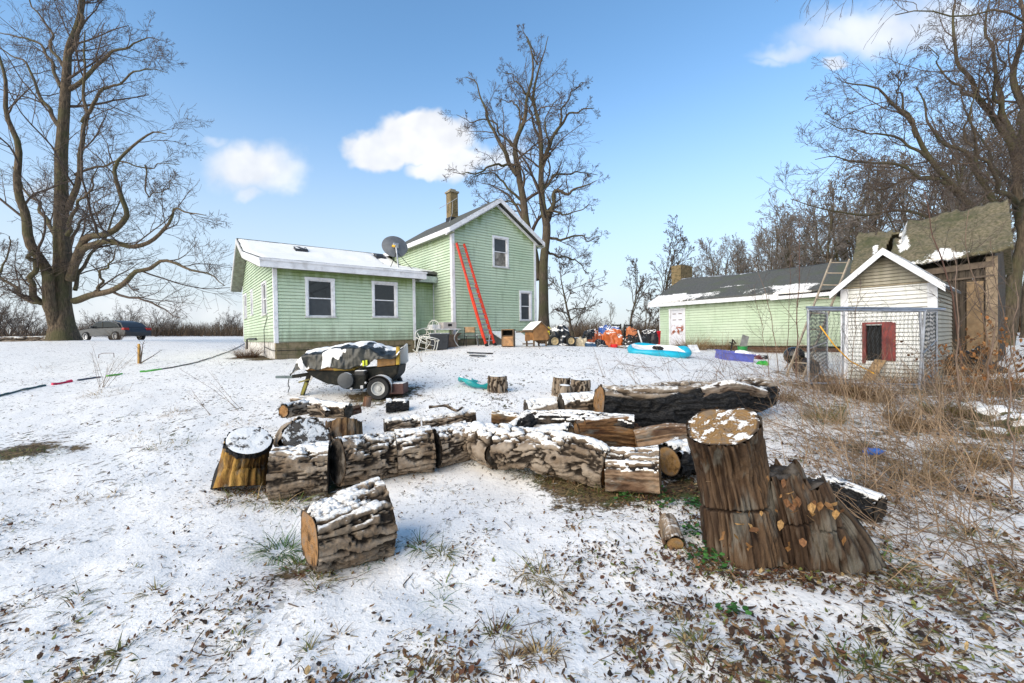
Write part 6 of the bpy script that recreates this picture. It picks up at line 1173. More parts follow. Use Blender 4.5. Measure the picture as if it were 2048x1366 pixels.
# engine
EN = MB(); EN.obox(tp(728,757,-.36), (.40, .26, .30), np.eye(3)); e_ = EN.build("engine", m_blk, TRL, bev=.03)
k = MB(); k.lathe([(.02, 0), (.13, .005), (.145, .03), (.145, .09), (.10, .10)], 26, tp(713,755,-.48), RX(PI/2)); k.build("recoil_cover", plain("dark grey shroud", (.045, .05, .055), .4, snow=.5), e_, smooth=True)
k = MB(); k.obox(tp(737,742,-.42), (.20, .16, .10), np.eye(3)); k.build("fuel_tank", plain("black tank with snow", (.02, .02, .02), .4, snow=.9), e_, bev=.025)
k = MB(); k.lathe([(.03, 0), (.03, .02), (.012, .03)], 12, tp(736,736,-.42)); k.build("fuel_cap", m_rub, e_)
for px, py, s_ in ((722,771,.05),(742,768,.06),(749,760,.04)): k = MB(); k.obox(tp(px,py,-.5), (s_, .04, s_), np.eye(3)); k.build("bolt_block", m_al, e_, bev=.008)
k = MB(); k.obox(tp(741,724,-.40), (.035, .03, .10), np.eye(3)); k.obox(tp(747,723,-.40), (.035, .03, .10), np.eye(3)); k.build("label_plate", plain("lime yellow tag", (.50, .55, .03), .5), e_)
def wheel(c, r, rimr, w_, par, rim_m, ax=None, hub=True):
    M_ = RX(PI/2) if ax is None else ax; k = MB(); a = w_/2
    k.lathe([(rimr, -a*.8), (r*.9, -a), (r*.97, -a*.75), (r, -a*.3), (r, a*.3), (r*.97, a*.75), (r*.9, a), (rimr, a*.8), (rimr, -a*.8)], 32, c, M_); W_ = k.build("wheel", m_rub, par, smooth=True)
    k = MB(); k.lathe([(.012, a*.55), (rimr*.35, a*.5), (rimr*.45, a*.15), (rimr*.8, a*.2), (rimr*.92, a*.82), (rimr*1.03, a*.86), (rimr*1.03, -a*.8), (.01, -a*.8)], 28, c, M_); k.build("rim", rim_m, W_, smooth=True)
    return W_
m_wht = plain("chalky white rim", (.42, .42, .40), .5, dirt=.2); wheel(tp(772,771,-.45), .215, .125, .13, TRL, m_wht); wheel(tp(772,771,.45), .215, .125, .13, TRL, m_wht)
k = MB(); k.tube([tp(772,771,-.42), tp(772,771,.42)], .025, 8); k.build("axle", m_blk, TRL)
k = MB(); th_ = np.linspace(-.3, 2.4, 14); k.prism([tuple((tp(774,771)+np.array([.25*math.cos(a), 0, .25*math.sin(a)]))[[0, 2]]) for a in th_]+[tuple((tp(774,771)+np.array([.235*math.cos(a), 0, .235*math.sin(a)]))[[0, 2]]) for a in th_[::-1]], -.54, -.36, 1); k.build("fender", plain("dark fender with snow", (.03, .025, .025), .5, snow=1.), TRL)
k = MB(); k.obox(tp(803,772,-.25), (.30, .4, .20), np.eye(3)); k.build("step_box", plain("dark maroon box", (.07, .03, .025), .6, snow=.8), TRL, bev=.01)
def settle(o, dz=0., extra=0.):
    "lay a thing on the slope of the ground"
    x, y = o.location[:2]; e = .5; n_ = Vector((-(gz(x+e, y)-gz(x-e, y))/(2*e), -(gz(x, y+e)-gz(x, y-e))/(2*e), 1)).normalized()
    R_ = Vector((0, 0, 1)).rotation_difference(n_).to_matrix() @ Matrix.Rotation(o.rotation_euler.z, 3, 'Z') @ Matrix.Rotation(extra, 3, 'X')
    o.rotation_euler = R_.to_euler(); o.location.z = gz(x, y)+float(lumpz(np.array([x]), np.array([y]))[0])+dz
# ---------------------------------------------------------------- teal sled, bottle, hose, stake
def lumpy(name, label, cat, px, py, Y, size, mat, seed=0, amp=.35, group=None, rz=0., freq=1.6, sink=.1, parent=None):
    "a heaped soft shape (covers, bags, bundles)"
    th = np.linspace(0, 2*PI, 73)[:-1]; ph = np.linspace(.02, PI/2+.25, 32); T2, P2_ = np.meshgrid(th, ph); n_ = np.stack([np.cos(T2)*np.sin(P2_), np.sin(T2)*np.sin(P2_), np.cos(P2_)], -1)
    sq = 1/np.maximum(np.abs(n_).max(-1), .3)**.45
    cr_ = 1-np.abs(2*fbm(n_*freq*2.2+seed*5.1, 3, seed+2)/.875-1)
    V = n_*(sq*(1-amp*.5+amp*2*(fbm(n_*freq+seed*3.3, 3, seed)-.22)+.16*(cr_-.6)+.22*(fbm(n_*freq*4.5+seed, 3, seed+5)-.44)))[..., None]*np.array(size)
    ii = np.arange(32*72).reshape(32, 72); jj = np.roll(ii, -1, 1); o = build(name, V.reshape(-1, 3), [np.stack([ii[:-1], ii[1:], jj[1:], jj[:-1]], -1).reshape(-1, 4)], mat, parent, smooth=True)
    p_ = at(px, py, Y); o.location = (p_[0], p_[1], gz(p_[0], p_[1])-sink*size[2]); o.rotation_euler = (0, 0, rz)
    tag(o, label, cat, group) if label else None; return o
def spot(px, py, Y): p_ = at(px, py, Y); return np.array([p_[0], p_[1], gz(p_[0], p_[1])])
m_teal = plain("teal plastic", (.02, .27, .27), .35, var=.2, snow=.35)
k = MB(); th_ = np.linspace(PI*.52, PI*2.06, 26); k.tube([(.33*math.cos(a), .3*math.sin(a), .05+.03*math.sin(a*2)+.10*max(0, -math.cos(a))) for a in th_], [.055+.02*math.sin(i) for i in range(26)], 10); o = k.build("sled", m_teal, None, smooth=True); o.location = spot(955, 775, 8.8); tag(o, "curled teal plastic sled rim filled with snow behind the small stump", "sled")
m_blu = plain("blue plastic", (.02, .13, .48), .3)
BT = thing("bottle", "blue plastic bottle lying in the snow among the brambles", "bottle", spot(1748, 877, 5.1)+np.array([0, 0, .045])); k = MB(); k.lathe([(.005, -.10), (.04, -.10), (.045, -.08), (.045, .05), (.02, .085), (.018, .11)], 16, (0, 0, 0), RY(PI/2)@RX(.2)); k.build("body", m_blu, BT, smooth=True); k = MB(); k.lathe([(.02, .11), (.02, .135), (.004, .136)], 12, (0, 0, 0), RY(PI/2)); k.build("cap", plain("pale cap", (.5, .55, .6), .4), BT)
HO = thing("garden_hose", "long hose with dark, pink-red and green stretches running over the snow to the wing", "hose", hit(190, 755))
ho = np.array(HO.location)
hp_ = np.array([hit(*q_) for q_ in [(-30,799),(0,793),(60,780),(100,772),(150,764),(180,758),(210,754),(250,747),(300,742),(345,735),(380,728),(420,717),(455,704),(478,694),(490,688)]])
Hs = spline(hp_, 150); Hs[:, 2] = gz(Hs[:, 0], Hs[:, 1])+lumpz(Hs[:, 0], Hs[:, 1])+.02; Hpx = proj(np.array([0, 0, 0]))
hx_ = np.array([proj(p)[0] for p in Hs])
for a, b, c_, r_ in ((-60,98,(.03,.075,.08),.022),(98,150,(.55,.02,.07),.034),(150,212,(.07,.075,.10),.022),(212,252,(.12,.45,.05),.028),(252,278,(.25,.42,.2),.015),(278,325,(.10,.42,.05),.03),(325,600,(.03,.032,.03),.018)):
    s_ = Hs[(hx_ >= a-3) & (hx_ <= b+1)]
    if len(s_) > 2: k = MB(); k.tube(s_-ho, r_, 8); k.build("hose_section", plain("hose", c_, .5, snow=.35), HO, smooth=True)
k = MB(); k.beam((0, 0, -.1), (.02, .0, .62), .05, .05); SK = k.build("stake", plain("orange-topped stake", (.40, .22, .05), .7, dirt=.5), None); SK.location = spot(277, 713, 13.5); tag(SK, "short orange-tan wooden stake standing in the left yard", "stake")
g = np.random.default_rng(77); P, R = grow(np.zeros((3, 3)), np.array([[.35, 0, 1], [.15, 0, 1], [.5, 0, .5]]), np.array([.75, .6, .7]), 9, .12, 0, np.full(3, .02), np.full(3, .006), g); o = wood("sapling", [(P, R), sprout(P, R, 4, .3, 1, 45, .4, .6, 6, .15, .02, .004, g)], M_TWIG, None, [5, 3]); o.location = spot(280, 714, 13.4); tag(o, "tiny bare sapling beside the orange-tan stake", "sapling")
k = MB(); k.tube([(-.28, 0, -.05), (-.26, 0, .12), (-.12, 0, .17), (.28, 0, .17), (.29, 0, -.05)], .012, 6); o = k.build("hoop", plain("rusty rod", (.1, .05, .03), .8), None); o.location = spot(212, 705, 15.5); tag(o, "bent rusty rod hoop sticking out of the snow near the maple", "hoop")
# ---------------------------------------------------------------- the grey car by the maple
cb = at(229, 683, 31.5); cb[2] = gz(cb[0], cb[1])-.02
CAR = thing("parked_car", "grey parked car half hidden behind grass right of the huge maple", "car", cb, math.radians(-14))
m_car = plain("grey car paint", (.055, .06, .066), .4, .3, var=.1, dirt=.15, snow=.0); 
def carsec(prof, hw, zc): return prof
low = [(-2.3,.35),(-2.35,.62),(-2.2,.80),(-1.2,.92),(1.75,.95),(2.25,.88),(2.38,.62),(2.3,.34)]; top = [(-1.25,.90),(-.45,1.42),(.9,1.46),(1.7,1.28),(2.1,.92)]
def loft(pts, hw, tum, zb_, zt_, nm, mat, par):
    k = MB(); n = len(pts); L_ = []
    for s_, f_ in ((-1, .94), (-1, 1), (1, 1), (1, .94)):
        L_.append([(x_, s_*(hw-tum*max(0, (z_-zb_)/(zt_-zb_)))*(f_ if f_ == 1 else .93), z_) for x_, z_ in pts])
    V_ = [p for l in L_ for p in l]; F_ = [tuple(range(n))]
    for a in range(3): F_ += [(a*n+i, a*n+(i+1) % n, (a+1)*n+(i+1) % n, (a+1)*n+i) for i in range(n)]
    F_.append(tuple(range(3*n, 4*n))); k.add(V_, F_); return k.build(nm, mat, par, smooth=True, bev=.05)
loft(low, .92, .06, .35, .95, "body", m_car, CAR); loft(top, .84, .2, .9, 1.46, "cabin", m_car, CAR)
for pts in ([(-1.0,.95),(-.42,1.33),(.2,1.38),(.2,.97)], [(.26,.97),(.26,1.38),(.95,1.38),(1.55,1.24),(1.85,.97)]):
    k = MB(); k.prism(pts, -.86, .86, 1); k.build("side_window", M_GLASS, CAR, bev=.02)
for wx in (-1.45, 1.42):
    for wy in (-.82, .82): wheel(np.array([wx, wy, .33]), .34, .22, .22, CAR, m_al, RX(PI/2) if wy < 0 else RX(-PI/2))
for sy_ in (-.75, .75): k = MB(); k.obox((2.22, sy_, .83), (.25, .34, .16), np.eye(3)); k.build("tail_light", plain("red lamp", (.5, .02, .015), .25), CAR, bev=.03)
k = MB(); k.obox((-.7, -.97, 1.0), (.14, .2, .12), np.eye(3)); k.build("mirror", m_car, CAR, bev=.03)
# ---------------------------------------------------------------- things by the house wall
m_chr = plain("white painted tube", (.66, .65, .60), .5, dirt=.35, var=.1)
def tubechair(name, label, p_, rot):
    o = thing(name, label, "chair", p_, rot=rot, group="white patio chairs")
    A_ = lambda pts, nm, r_=.014: (lambda k: (k.tube(spline(pts, 16), r_, 7), k.build(nm, m_chr, o, smooth=True)))(MB())
    A_([(-.28, .25, .42), (-.30, .33, .75), (-.15, .40, 1.0), (.15, .40, 1.0), (.30, .33, .75), (.28, .25, .42)], "back_frame"); A_([(-.1, .26, .45), (-.1, .38, .98)], "slat", .01); A_([(.1, .26, .45), (.1, .38, .98)], "slat", .01)
    A_([(-.28, -.25, .42), (0, -.28, .43), (.28, -.25, .42), (.28, .25, .42), (0, .27, .42), (-.28, .25, .42), (-.28, -.25, .42)], "seat_frame"); A_([(-.27, -.1, .42), (.27, -.1, .42)], "slat", .01); A_([(-.27, .08, .42), (.27, .08, .42)], "slat", .01)
    for s_ in (-1, 1): A_([(s_*.30, .33, .66), (s_*.32, .0, .68), (s_*.31, -.25, .6), (s_*.29, -.28, 0)], "leg"); A_([(s_*.28, .22, .42), (s_*.30, .33, 0)], "leg")
    return o
tubechair("patio_chair", "white tube patio chair tipped flat on its back by the footing", spot(846,706,15.4)+np.array([0, 0, .28]), (1.75, .25, .5)); tubechair("patio_chair", "white tube patio chair leaning against the wing's corner board", spot(852,699,15.9)+np.array([0, 0, .08]), (.25, .35, -.6))
TB = thing("storage_tote", "black plastic tote with a snowy grey lid beside the patio table", "tote", spot(880,704,15.4), .1); k = MB()
k.add([(-.27,-.2,0),(.27,-.2,0),(.27,.2,0),(-.27,.2,0),(-.34,-.26,.55),(.34,-.26,.55),(.34,.26,.55),(-.34,.26,.55)], [(0,3,2,1),(4,5,6,7),(0,1,5,4),(1,2,6,5),(2,3,7,6),(3,0,4,7)]); k.build("tub", plain("black tote", (.022, .025, .03), .45), TB, bev=.03); k = MB(); k.box(-.36,.36,-.28,.28,.552,.60); k.build("lid", plain("tote lid", (.12, .13, .15), .5, snow=.9), TB, bev=.02)
PT = thing("patio_table", "white metal patio table with curved legs in the house's inner corner", "table", spot(886,698,16.), .65); k = MB(); k.box(-.55,.55,-.4,.4,.70,.735); k.build("tabletop", plain("white table top", (.6,.6,.6), .4, snow=.5), PT, bev=.01)
for sx_ in (-1, 1):
    for sy_ in (-1, 1): k = MB(); k.tube(spline([(sx_*.5, sy_*.35, .70), (sx_*.36, sy_*.25, .45), (sx_*.38, sy_*.26, .25), (sx_*.52, sy_*.36, 0)], 12), .018, 7); k.build("leg", m_chr, PT, smooth=True)
def boxthing(name, label, cat, p_, size, mat, rz=0., bev=.01, tape=None, flaps=False):
    o = thing(name, label, cat, p_, rz); k = MB(); x_, y_, z_ = size; k.box(-x_/2, x_/2, -y_/2, y_/2, 0, z_); k.build("box_body", mat, o, bev=bev)
    if tape: k = MB(); k.box(-x_*.15, x_*.15, -y_/2-.004, -y_/2-.001, z_*.35, z_*.75); k.build("label_patch", tape, o)
    if flaps:
        k = MB(); k.obox((-x_/2-.08, 0, z_-.02), (.2, y_*.95, .008), RY(.6)); k.build("flap", mat, o); k = MB(); k.obox((x_/2+.08, 0, z_-.02), (.2, y_*.95, .008), RY(-.6)); k.build("flap", mat, o)
    return o
m_card = plain("grey cardboard", (.36, .33, .31), .85, var=.15, dirt=.2); m_cardb = plain("wet brown cardboard", (.20, .135, .09), .85, var=.3, dirt=.3)
pt = np.array(PT.location); boxthing("cardboard_box", "greyish cardboard box with a dark mark on the patio table", "box", pt+np.array([.18, .05, .74]), (.55,.4,.24), m_card, .6, tape=M_DARK); boxthing("cardboard_box", "flat pale box on the left half of the patio table", "box", pt+np.array([-.28, -.12, .74]), (.36,.3,.15), plain("pale box", (.5,.5,.5), .8, snow=.7), .7)
boxthing("cardboard_box", "brown cardboard box stored under the patio table", "box", spot(897,697,16.2), (.6,.4,.5), m_cardb, .6, flaps=True)
SC = thing("small_chair", "small school-type chair with tan backrest and black legs at the house wall", "chair", spot(942,694,16.1), .3)
k = MB(); k.obox((0, .18, .62), (.42, .03, .22), RX(-.15)); k.build("backrest", plain("tan ply", (.38, .24, .12), .6, dirt=.3), SC, bev=.02); k = MB(); k.box(-.22,.22,-.2,.2,.36,.39); k.build("seat", plain("dark seat with snow", (.03,.03,.03), .5, snow=.9), SC, bev=.01)
for sx_ in (-1, 1): k = MB(); k.tube([(sx_*.2, .17, .7), (sx_*.2, .15, .36), (sx_*.24, .3, 0)], .014, 6); k.build("leg", M_DARK, SC); k = MB(); k.tube([(sx_*.2, -.15, .36), (sx_*.23, -.28, 0)], .014, 6); k.build("leg", M_DARK, SC)
k = MB(); k.add([(-.2,-.15,0),(.2,-.15,0),(.2,.15,0),(-.2,.15,0),(-.25,-.2,.42),(.25,-.2,.42),(.25,.2,.42),(-.25,.2,.42)], [(0,3,2,1),(0,1,5,4),(1,2,6,5),(2,3,7,6),(3,0,4,7)]); o = k.build("wire_basket", plain("grey frosted plastic", (.40,.42,.42), .5), None); m = o.modifiers.new("w", 'WIREFRAME'); m.thickness = .03; o.location = spot(967,694,16.2); tag(o, "pale empty crate frame behind the red ladder's foot", "crate")
m_wd = plain("orange-brown stained wood", (.30, .145, .05), .6, var=.25, dirt=.2); m_wd2 = plain("dark brown frame wood", (.12, .075, .04), .7, var=.25)
CB = thing("wooden_cabinet", "open brown wooden cabinet with scraped front panel in front of the cellar hatch", "cabinet", spot(1017,699,15.3), -.15); k = MB(); k.box(-.22,-.19,-.2,.2,0,.62); k.box(.19,.22,-.2,.2,0,.62); k.build("side_panel", m_wd2, CB); k = MB(); k.box(-.189,.189,-.2,.2,.59,.62); k.build("top", plain("snowy cabinet top", (.2,.11,.05), .7, snow=.7), CB); k = MB(); k.box(-.189,.189,-.19,-.17,.02,.36); k.build("front_panel", plain("scraped panel", (.33,.17,.07), .6, var=.3, dirt=.5), CB); k = MB(); k.box(-.189,.189,-.15,.19,.38,.40); k.build("shelf", m_wd2, CB); k = MB(); k.box(-.189,.189,.17,.2,0,.585); k.build("back_panel", M_DARK, CB)
HU = thing("rabbit_hutch", "orange-brown rabbit hutch with snowy gable roof and attached open run", "hutch", spot(1073,699,15.6), .5)
k = MB(); k.prism([(-.30,.22),(.30,.22),(.30,.62),(0,.86),(-.30,.62)], -.3, .3, 1); k.build("hutch_body", m_wd, HU)
for sg in (-1, 1): k = MB(); p = [(sg*.38,.60),(0,.90),(0,.86),(sg*.38,.56)]; k.prism(p if sg < 0 else p[::-1], -.36, .36, 1); k.build("roof_panel", plain("hutch roof with snow", (.15,.1,.06), .7, snow=1. if sg < 0 else .25), HU)
k = MB(); k.box(.302,.42,-.22,.22,.26,.50); k.build("nest_box", m_wd, HU, bev=.005)
for sx_ in (-.26, .26):
    for sy_ in (-.25, .25): k = MB(); k.box(sx_-.025, sx_+.025, sy_-.025, sy_+.025, 0, .22); k.build("leg", m_wd2, HU)
for a, b in (((-.30,-.25,0),(-.30,-.25,.50)),((-.72,-.25,0),(-.72,-.25,.52)),((-.75,-.25,.53),(-.28,-.25,.53)),((-.72,-.25,.10),(-.32,-.25,.10)),((-.72,.2,0),(-.72,.2,.52)),((-.72,-.25,.53),(-.72,.2,.53))): k = MB(); k.beam(a, b, .045, .045); k.build("run_frame", m_wd2, HU)
k = MB(); k.box(-.6,-.42,-.24,-.2,.2,.42); k.build("hutch_door", m_wd, HU)
# ---------------------------------------------------------------- the scrap pile
MW = thing("covered_mower", "riding mower under a snowy black cover with a cream-coloured wheel, next to the hutch", "mower", spot(1112,692,17.6), .15)
cv_ = lumpy("cover", None, None, 1112, 692, 17.6, (.46,.34,.75), plain("black cover with snow", (.015,.015,.016), .35, snow=.72, scale=3), 3, .45, parent=MW, freq=2.); cv_.location = (.12, 0, -.02)
m_crm = plain("cream rim", (.52, .40, .22), .5, dirt=.3); wheel(np.array([-.16, -.38, .2]), .22, .15, .14, MW, m_crm); wheel(np.array([.52, -.38, .2]), .2, .13, .14, MW, m_crm)
lumpy("yellow_cover", "crumpled yellow sheet at the hutch's back, on the mower's left side", "sheet", 1093, 668, 17.8, (.25,.2,.36), plain("yellow sheet", (.62,.50,.03), .5, snow=.3), 5, .5, sink=-1.25)
boxthing("metal_tub", "dark grey tub behind the scrap, right of the covered mower", "tub", spot(1148,688,18.2), (.55,.4,.38), plain("grey tub", (.06,.075,.075), .5, snow=.5), .1, bev=.05)
lumpy("ride_on_toy", "cream plastic ride-on toy left of the orange tarp", "toy", 1163, 690, 17.8, (.24,.22,.42), plain("cream plastic", (.48,.40,.27), .4, snow=.2), 8, .4); lumpy("cooler_bag", "low dark blue bag with snow in front of the cream toy", "bag", 1181, 692, 17.4, (.22,.16,.2), plain("dark blue bag", (.02,.06,.12), .5, snow=.5), 9, .25)
m_otp = plain("orange tarp", (.50, .115, .025), .4, var=.2, snow=.55, scale=2.5)
lumpy("orange_tarp", "big crumpled orange tarp with snow covering a heap", "tarp", 1222, 691, 19, (.55,.45,.82), m_otp, 10, .4, freq=2.2); lumpy("orange_tarp_bundle", "left shoulder of bundled orange tarp with dark bags", "tarp", 1190, 690, 19, (.36,.3,.72), plain("darker orange tarp", (.36,.085,.03), .4, var=.3, snow=.65, scale=2.5), 11, .5, freq=2.2)
lumpy("blue_tarp", "blue tarp over the top of the heap behind the orange tarp", "tarp", 1218, 691, 20, (.5,.4,1.1), plain("blue tarp", (.03,.09,.33), .4, var=.2, snow=.55, scale=2.5), 12, .35, freq=1.6)
lumpy("trash_bag", "black trash bag in front of the orange tarp's left side", "bag", 1200, 690, 18, (.22,.2,.34), plain("black bag", (.012,.012,.014), .3, snow=.25), 13, .35); lumpy("trash_bag", "black bag lying high on the left orange bundle", "bag", 1178, 672, 18.9, (.26,.2,.3), plain("black bag high", (.012,.012,.014), .35, snow=.4), 14, .4, sink=-1.4)
def ladderback(label, p_):
    o = thing("ladder_back_chair", label, "chair", p_, .2, group="black chairs behind the scrap"); 
    for s_ in (-.2, .2): k = MB(); k.box(s_-.02, s_+.02, -.02, .02, 0, 1.1); k.build("post", M_DARK, o)
    for z_ in (.62,.76,.90,1.03): k = MB(); k.box(-.178,.178,-.015,.015,z_-.03,z_+.03); k.build("slat", M_DARK, o)
    k = MB(); k.box(-.22,.22,-.45,-.022,.42,.46); k.build("seat", M_DARK, o); [(lambda k: (k.box(s_-.02,s_+.02,-.44,-.40,0,.419), k.build("leg", M_DARK, o)))(MB()) for s_ in (-.2, .2)]; return o
ladderback("black ladder-back chair left of its twin behind the orange tarp", spot(1234,688,20.2)); ladderback("black ladder-back chair behind the upright white tube", spot(1257,688,20.2))
lumpy("orange_cloth", "faded orange cloth flung over dark machinery", "cloth", 1264, 675, 18.8, (.24,.2,.5), plain("faded orange cloth", (.5,.17,.07), .6), 16, .4, sink=-.75)
SCR = thing("scrap_bike", "dark bicycle-like scrap with a slanting white tube, right of the orange cloth", "bike", spot(1276,690,18.2), .2); m_w2 = plain("white tube", (.6,.6,.6), .4)
k = MB(); k.tube([(0,0,.78),(.2,-.05,.1)], .035, 8); k.build("fork", m_w2, SCR); k = MB(); k.tube([(-.25,0,.74),(.3,0,.82)], .02, 6); k.build("handlebar", M_DARK, SCR)
for x_ in (-.38, .24): k = MB(); k.tube([(x_+.27*math.cos(a), 0, .29+.27*math.sin(a)) for a in np.linspace(0, 2*PI, 21)[:-1]], .03, 7, closed=True); k.build("wheel", m_rub, SCR)
k = MB(); k.tube([(-.38,0,.29),(-.05,0,.62),(.05,0,.64)], .025, 6); k.tube([(-.1,0,.3),(.05,0,.62)], .025, 6); k.build("bike_frame", M_DARK, SCR); lumpy("dark_scrap", "snow-dusted dark scrap heap under the white tube", "scrap", 1268, 690, 18.6, (.5,.3,.5), plain("dark scrap", (.025,.024,.024), .6, snow=.45), 17, .6, freq=3.)
RB = thing("red_bin", "bright red bin with snowy black bags on top at the shed's left corner", "bin", spot(1303,689,19.5), .3); k = MB(); k.add([(-.26,-.24,0),(.28,-.24,0),(.28,.24,0),(-.26,.24,0),(-.1,-.28,.76),(.32,-.28,.80),(.32,.28,.8),(-.1,.28,.76)], [(0,3,2,1),(4,5,6,7),(0,1,5,4),(1,2,6,5),(2,3,7,6),(3,0,4,7)]); k.build("bin_body", plain("bright red plastic", (.55,.012,.018), .4), RB, bev=.03); 
lumpy("trash_bag", "black bag with patchy snow filling the red bin", "bag", 1297, 672, 19.3, (.34,.25,.55), plain("black bag on bin", (.014,.012,.014), .4, snow=.6), 19, .5, sink=-.5)
k = MB(); k.lathe([(.10,0),(.14,.03),(.15,.14),(.135,.14),(.12,.03),(.005,.02)], 20); o = k.build("bowl", plain("red bowl", (.6,.02,.02), .35, snow=.3), None, smooth=True); o.location = spot(1228,692,17.2); tag(o, "small bright red bowl on the snow before the orange tarp", "bowl")
for i, (a, b, lab) in enumerate((((1252,681),(1292,677),"white plank, upper of the two by the teal pool"),((1258,685),(1296,683),"snowy grey plank lying in front of the white plank"))):
    k = MB(); p0, p1 = at(*a, 17.4), at(*b, 17.2); p0[2] = gz(*p0[:2])+.10-.05*i; p1[2] = gz(*p1[:2])+.12-.05*i; k.beam(p0-p0, p1-p0, .14, .04); o = k.build("plank", plain("white plank" if i == 0 else "grey plank", (.6,.6,.6) if i == 0 else (.25,.25,.24), .6, snow=.6), None, bev=.005); o.location = p0; tag(o, lab, "plank")
for i, (px, py, Y, s_, c_, lab) in enumerate(((1243,690,17.3,.16,(.2,.16,.12),"tan lump of litter right of the red bowl"),(1206,693,17.2,.14,(.05,.05,.055),"small dark litter lump left of the red bowl"),(1284,690,17.,.18,(.25,.24,.24),"grey litter bundle beside the planks"),(1255,692,16.9,.12,(.06,.045,.04),"small brown litter lump under the planks"),(1127,695,16.8,.14,(.12,.1,.08),"small pale debris in front of the covered mower"),(1505,702,15.5,.22,(.10,.025,.03),"dark maroon folded cover right of the blue tub"),(1518,698,15.7,.2,(.02,.02,.022),"black bundle on the maroon cover"))):
    lumpy("litter", lab, "litter", px, py, Y, (s_*1.3, s_, s_*.7), plain("litter", c_, .6, snow=.4), 30+i, .5)
# snowy inflatable pool
PO = thing("inflatable_pool", "long sagging turquoise inflatable pool full of snow", "pool", spot(1317,709,13.2), -.12)
th_ = np.linspace(0, 2*PI, 73)[:-1]; sup = lambda a, n_: np.sign(np.cos(a))*np.abs(np.cos(a))**(2/n_)
bx_ = .84*sup(th_, 3.2); by_ = .52*np.sign(np.sin(th_))*np.abs(np.sin(th_))**(2/3.2)
zt_ = .135+.05*np.sin(th_*1+2.2)+.03*np.sin(th_*3+1); k = MB(); k.tube(np.stack([bx_, by_, zt_*.62], -1), .10+.02*np.sin(th_*4+.5), 14, closed=True); k.build("wall_tube", plain("turquoise vinyl", (.015,.36,.50), .3, var=.12), PO, smooth=True)
r_ = np.linspace(0, 1, 12); V = np.stack([bx_[None]*r_[:, None]*.98, by_[None]*r_[:, None]*.97, .055+.085*(r_[:, None]**3)+.05*fbm(np.stack([bx_[None]*r_[:, None]*5, by_[None]*r_[:, None]*5, 0*bx_[None]+r_[:, None]*0], -1), 3, 3)+.02*zt_[None]*r_[:, None]**4], -1); ii = np.arange(12*72).reshape(12, 72); jj = np.roll(ii, -1, 1)
build("snow", V.reshape(-1, 3), [np.stack([ii[:-1], ii[1:], jj[1:], jj[:-1]], -1).reshape(-1, 4)], M_SNOW, PO, smooth=True); cv_ = lumpy("debris", None, None, 1317, 709, 13.2, (.14,.10,.07), M_DARK, 44, .6, parent=PO); cv_.location = (-.05, -.12, .17)
settle(PO, .03, .16)
WB = thing("white_board", "small white board tilted on the snow right of the pool", "board", spot(1388,701,16.8), .25); k = MB(); k.obox((0,0,.15), (.42,.03,.36), RX(-.6)); k.build("panel", plain("white board", (.68,.68,.68), .5, snow=.2), WB); k = MB(); k.obox((0,.08,-.0), (.44,.03,.03), np.eye(3)); k.build("ledge", M_DARK, WB)
ST = thing("storage_tub", "long blue-violet plastic tub with snow inside by the shed wall", "tub", spot(1467,709,14.3), -.1); m_pur = plain("blue-violet plastic", (.10,.12,.42), .4, var=.15, dirt=.1); k = MB(); x_, y_ = .50, .26
for (a0, a1, b0, b1) in ((-x_,x_,-y_-.02,-y_),(-x_,x_,y_,y_+.02),(-x_-.02,-x_,-y_,y_),(x_,x_+.02,-y_,y_)): k.box(a0,a1,b0,b1,0,.29)
for s_ in np.linspace(-.42,.42,7): k.box(s_-.02,s_+.02,-y_-.035,-y_-.022,0,.25)
k.box(-x_-.05,x_+.05,-y_-.05,-y_-.021,.26,.30); k.box(-x_-.05,x_+.05,y_+.021,y_+.05,.26,.30); k.build("tub_body", m_pur, ST, bev=.008); k = MB(); k.box(-x_,x_,-y_,y_,.0,.2); k.build("contents", plain("snowy tub contents", (.12,.12,.2), .7, snow=.9), ST); cv_ = lumpy("snow", None, None, 1467,709,14.3,(.26,.2,.16), M_SNOW, 50, .3, parent=ST); cv_.location = (.28,0,.2)
settle(ST, -.03, .03)
GB = thing("green_bucket", "green bucket holding a leaning grey board at the shed wall", "bucket", spot(1485,696,16.6)); k = MB(); k.lathe([(.14,0),(.18,.34),(.19,.36),(.17,.36),(.13,.02)], 18); k.build("bucket_body", plain("green plastic", (.02,.22,.05), .4), GB, smooth=True); k = MB(); k.obox((.08,.02,.52), (.26,.03,.55), RY(.35)@RX(-.2)); o = k.build("board", plain("grey plastic board", (.2,.2,.19), .6, snow=.2), None); o.location = GB.location; tag(o, "grey board standing in the green bucket", "board")
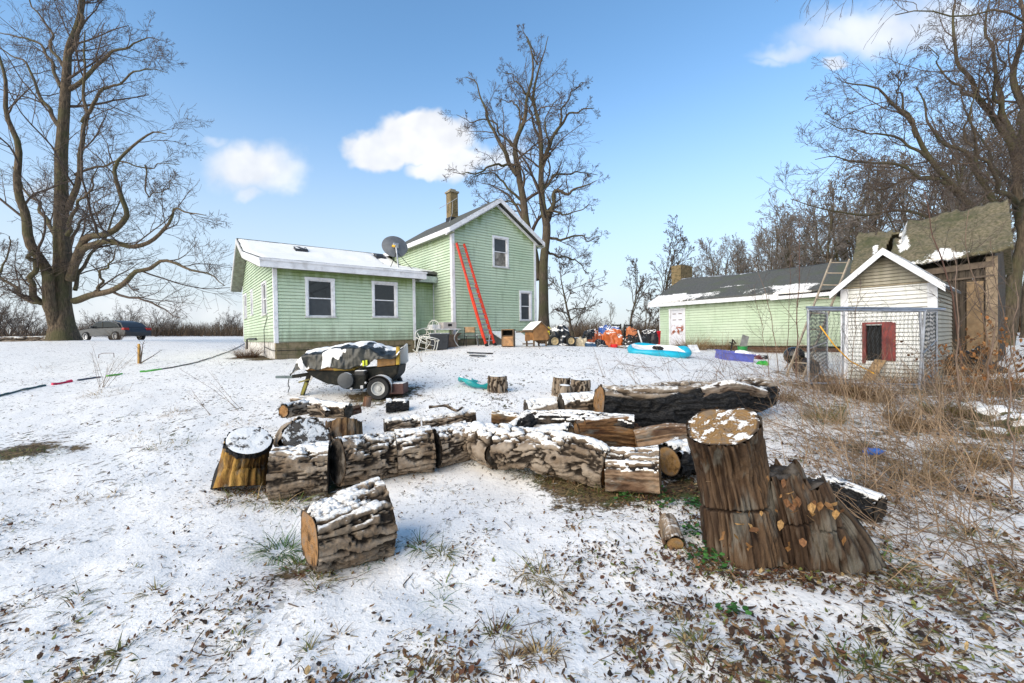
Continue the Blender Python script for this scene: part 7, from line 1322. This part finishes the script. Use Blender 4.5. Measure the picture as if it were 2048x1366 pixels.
k = MB(); k.tube([(-.2,.05,0),(-.1,.05,.62),(.02,.05,.45)], .03, 6); k.tube([(-.25,.0,.5),(-.05,.0,.42)], .025, 6); o = k.build("scrap_rack", M_DARK, None); o.location = spot(1472,696,16.7); tag(o, "black bent rack left of the green bucket", "rack")
KG = thing("kettle_grill", "black kettle grill behind the tall reddish sapling at the shed wall", "grill", spot(1588,712,12.4)); k = MB(); k.lathe([(.02,.2),(.15,.23),(.24,.32),(.265,.44),(.265,.46)], 24); k.build("bowl", m_blk, KG, smooth=True); k = MB(); k.lathe([(.27,.462),(.25,.56),(.17,.66),(.05,.70),(.01,.70)], 24); k.build("grill_lid", plain("black enamel", (.015,.015,.016), .2, snow=.12), KG, smooth=True)
for a in (0, 2.1, 4.2): k = MB(); k.tube([(.12*math.cos(a),.12*math.sin(a),.25),(.28*math.cos(a),.28*math.sin(a),0)], .014, 6); k.build("leg", M_DARK, KG)
lumpy("grill_cover", "dark heap right of the kettle grill behind the ladder", "cover", 1612, 712, 12.2, (.3,.25,.42), plain("dark cover", (.02,.018,.018), .5, snow=.12), 52, .4)
lumpy("green_scoop", "bright green toy scoop on the snow left of the kettle grill", "toy", 1524, 712, 13.6, (.16,.12,.12), plain("bright green plastic", (.03,.38,.05), .35), 53, .5)
k = MB(); k.lathe([(.01,0),(.30,.0),(.34,.04),(.34,.12),(.24,.13),(.22,.06),(.01,.05)], 26); o = k.build("tyre", m_rub, None, smooth=True); o.location = spot(1960,740,10.3)+np.array([0,0,.3]); o.rotation_euler = (1.4, .2, .5); tag(o, "black tyre leaning by the coop's right side", "tyre")
lumpy("dark_junk", "dark heap of junk under vines along the old barn's wall", "junk", 1935, 745, 10.6, (.6,.4,.55), plain("dark junk", (.02,.018,.016), .7, snow=.15), 55, .6, freq=2.6)
for i, (a, b, lab) in enumerate((((935,707),(985,709),"dark narrow board lying in snow left of the ladder's feet"),((940,713),(970,714),"short black stick in snow nearer than the dark board"))):
    p0, p1 = hit(*a), hit(*b); k = MB(); k.beam(np.array([0,0,.03]), p1-p0+np.array([0,0,.03]), .08, .03); o = k.build("board", M_DARK, None); o.location = p0; tag(o, lab, "board")
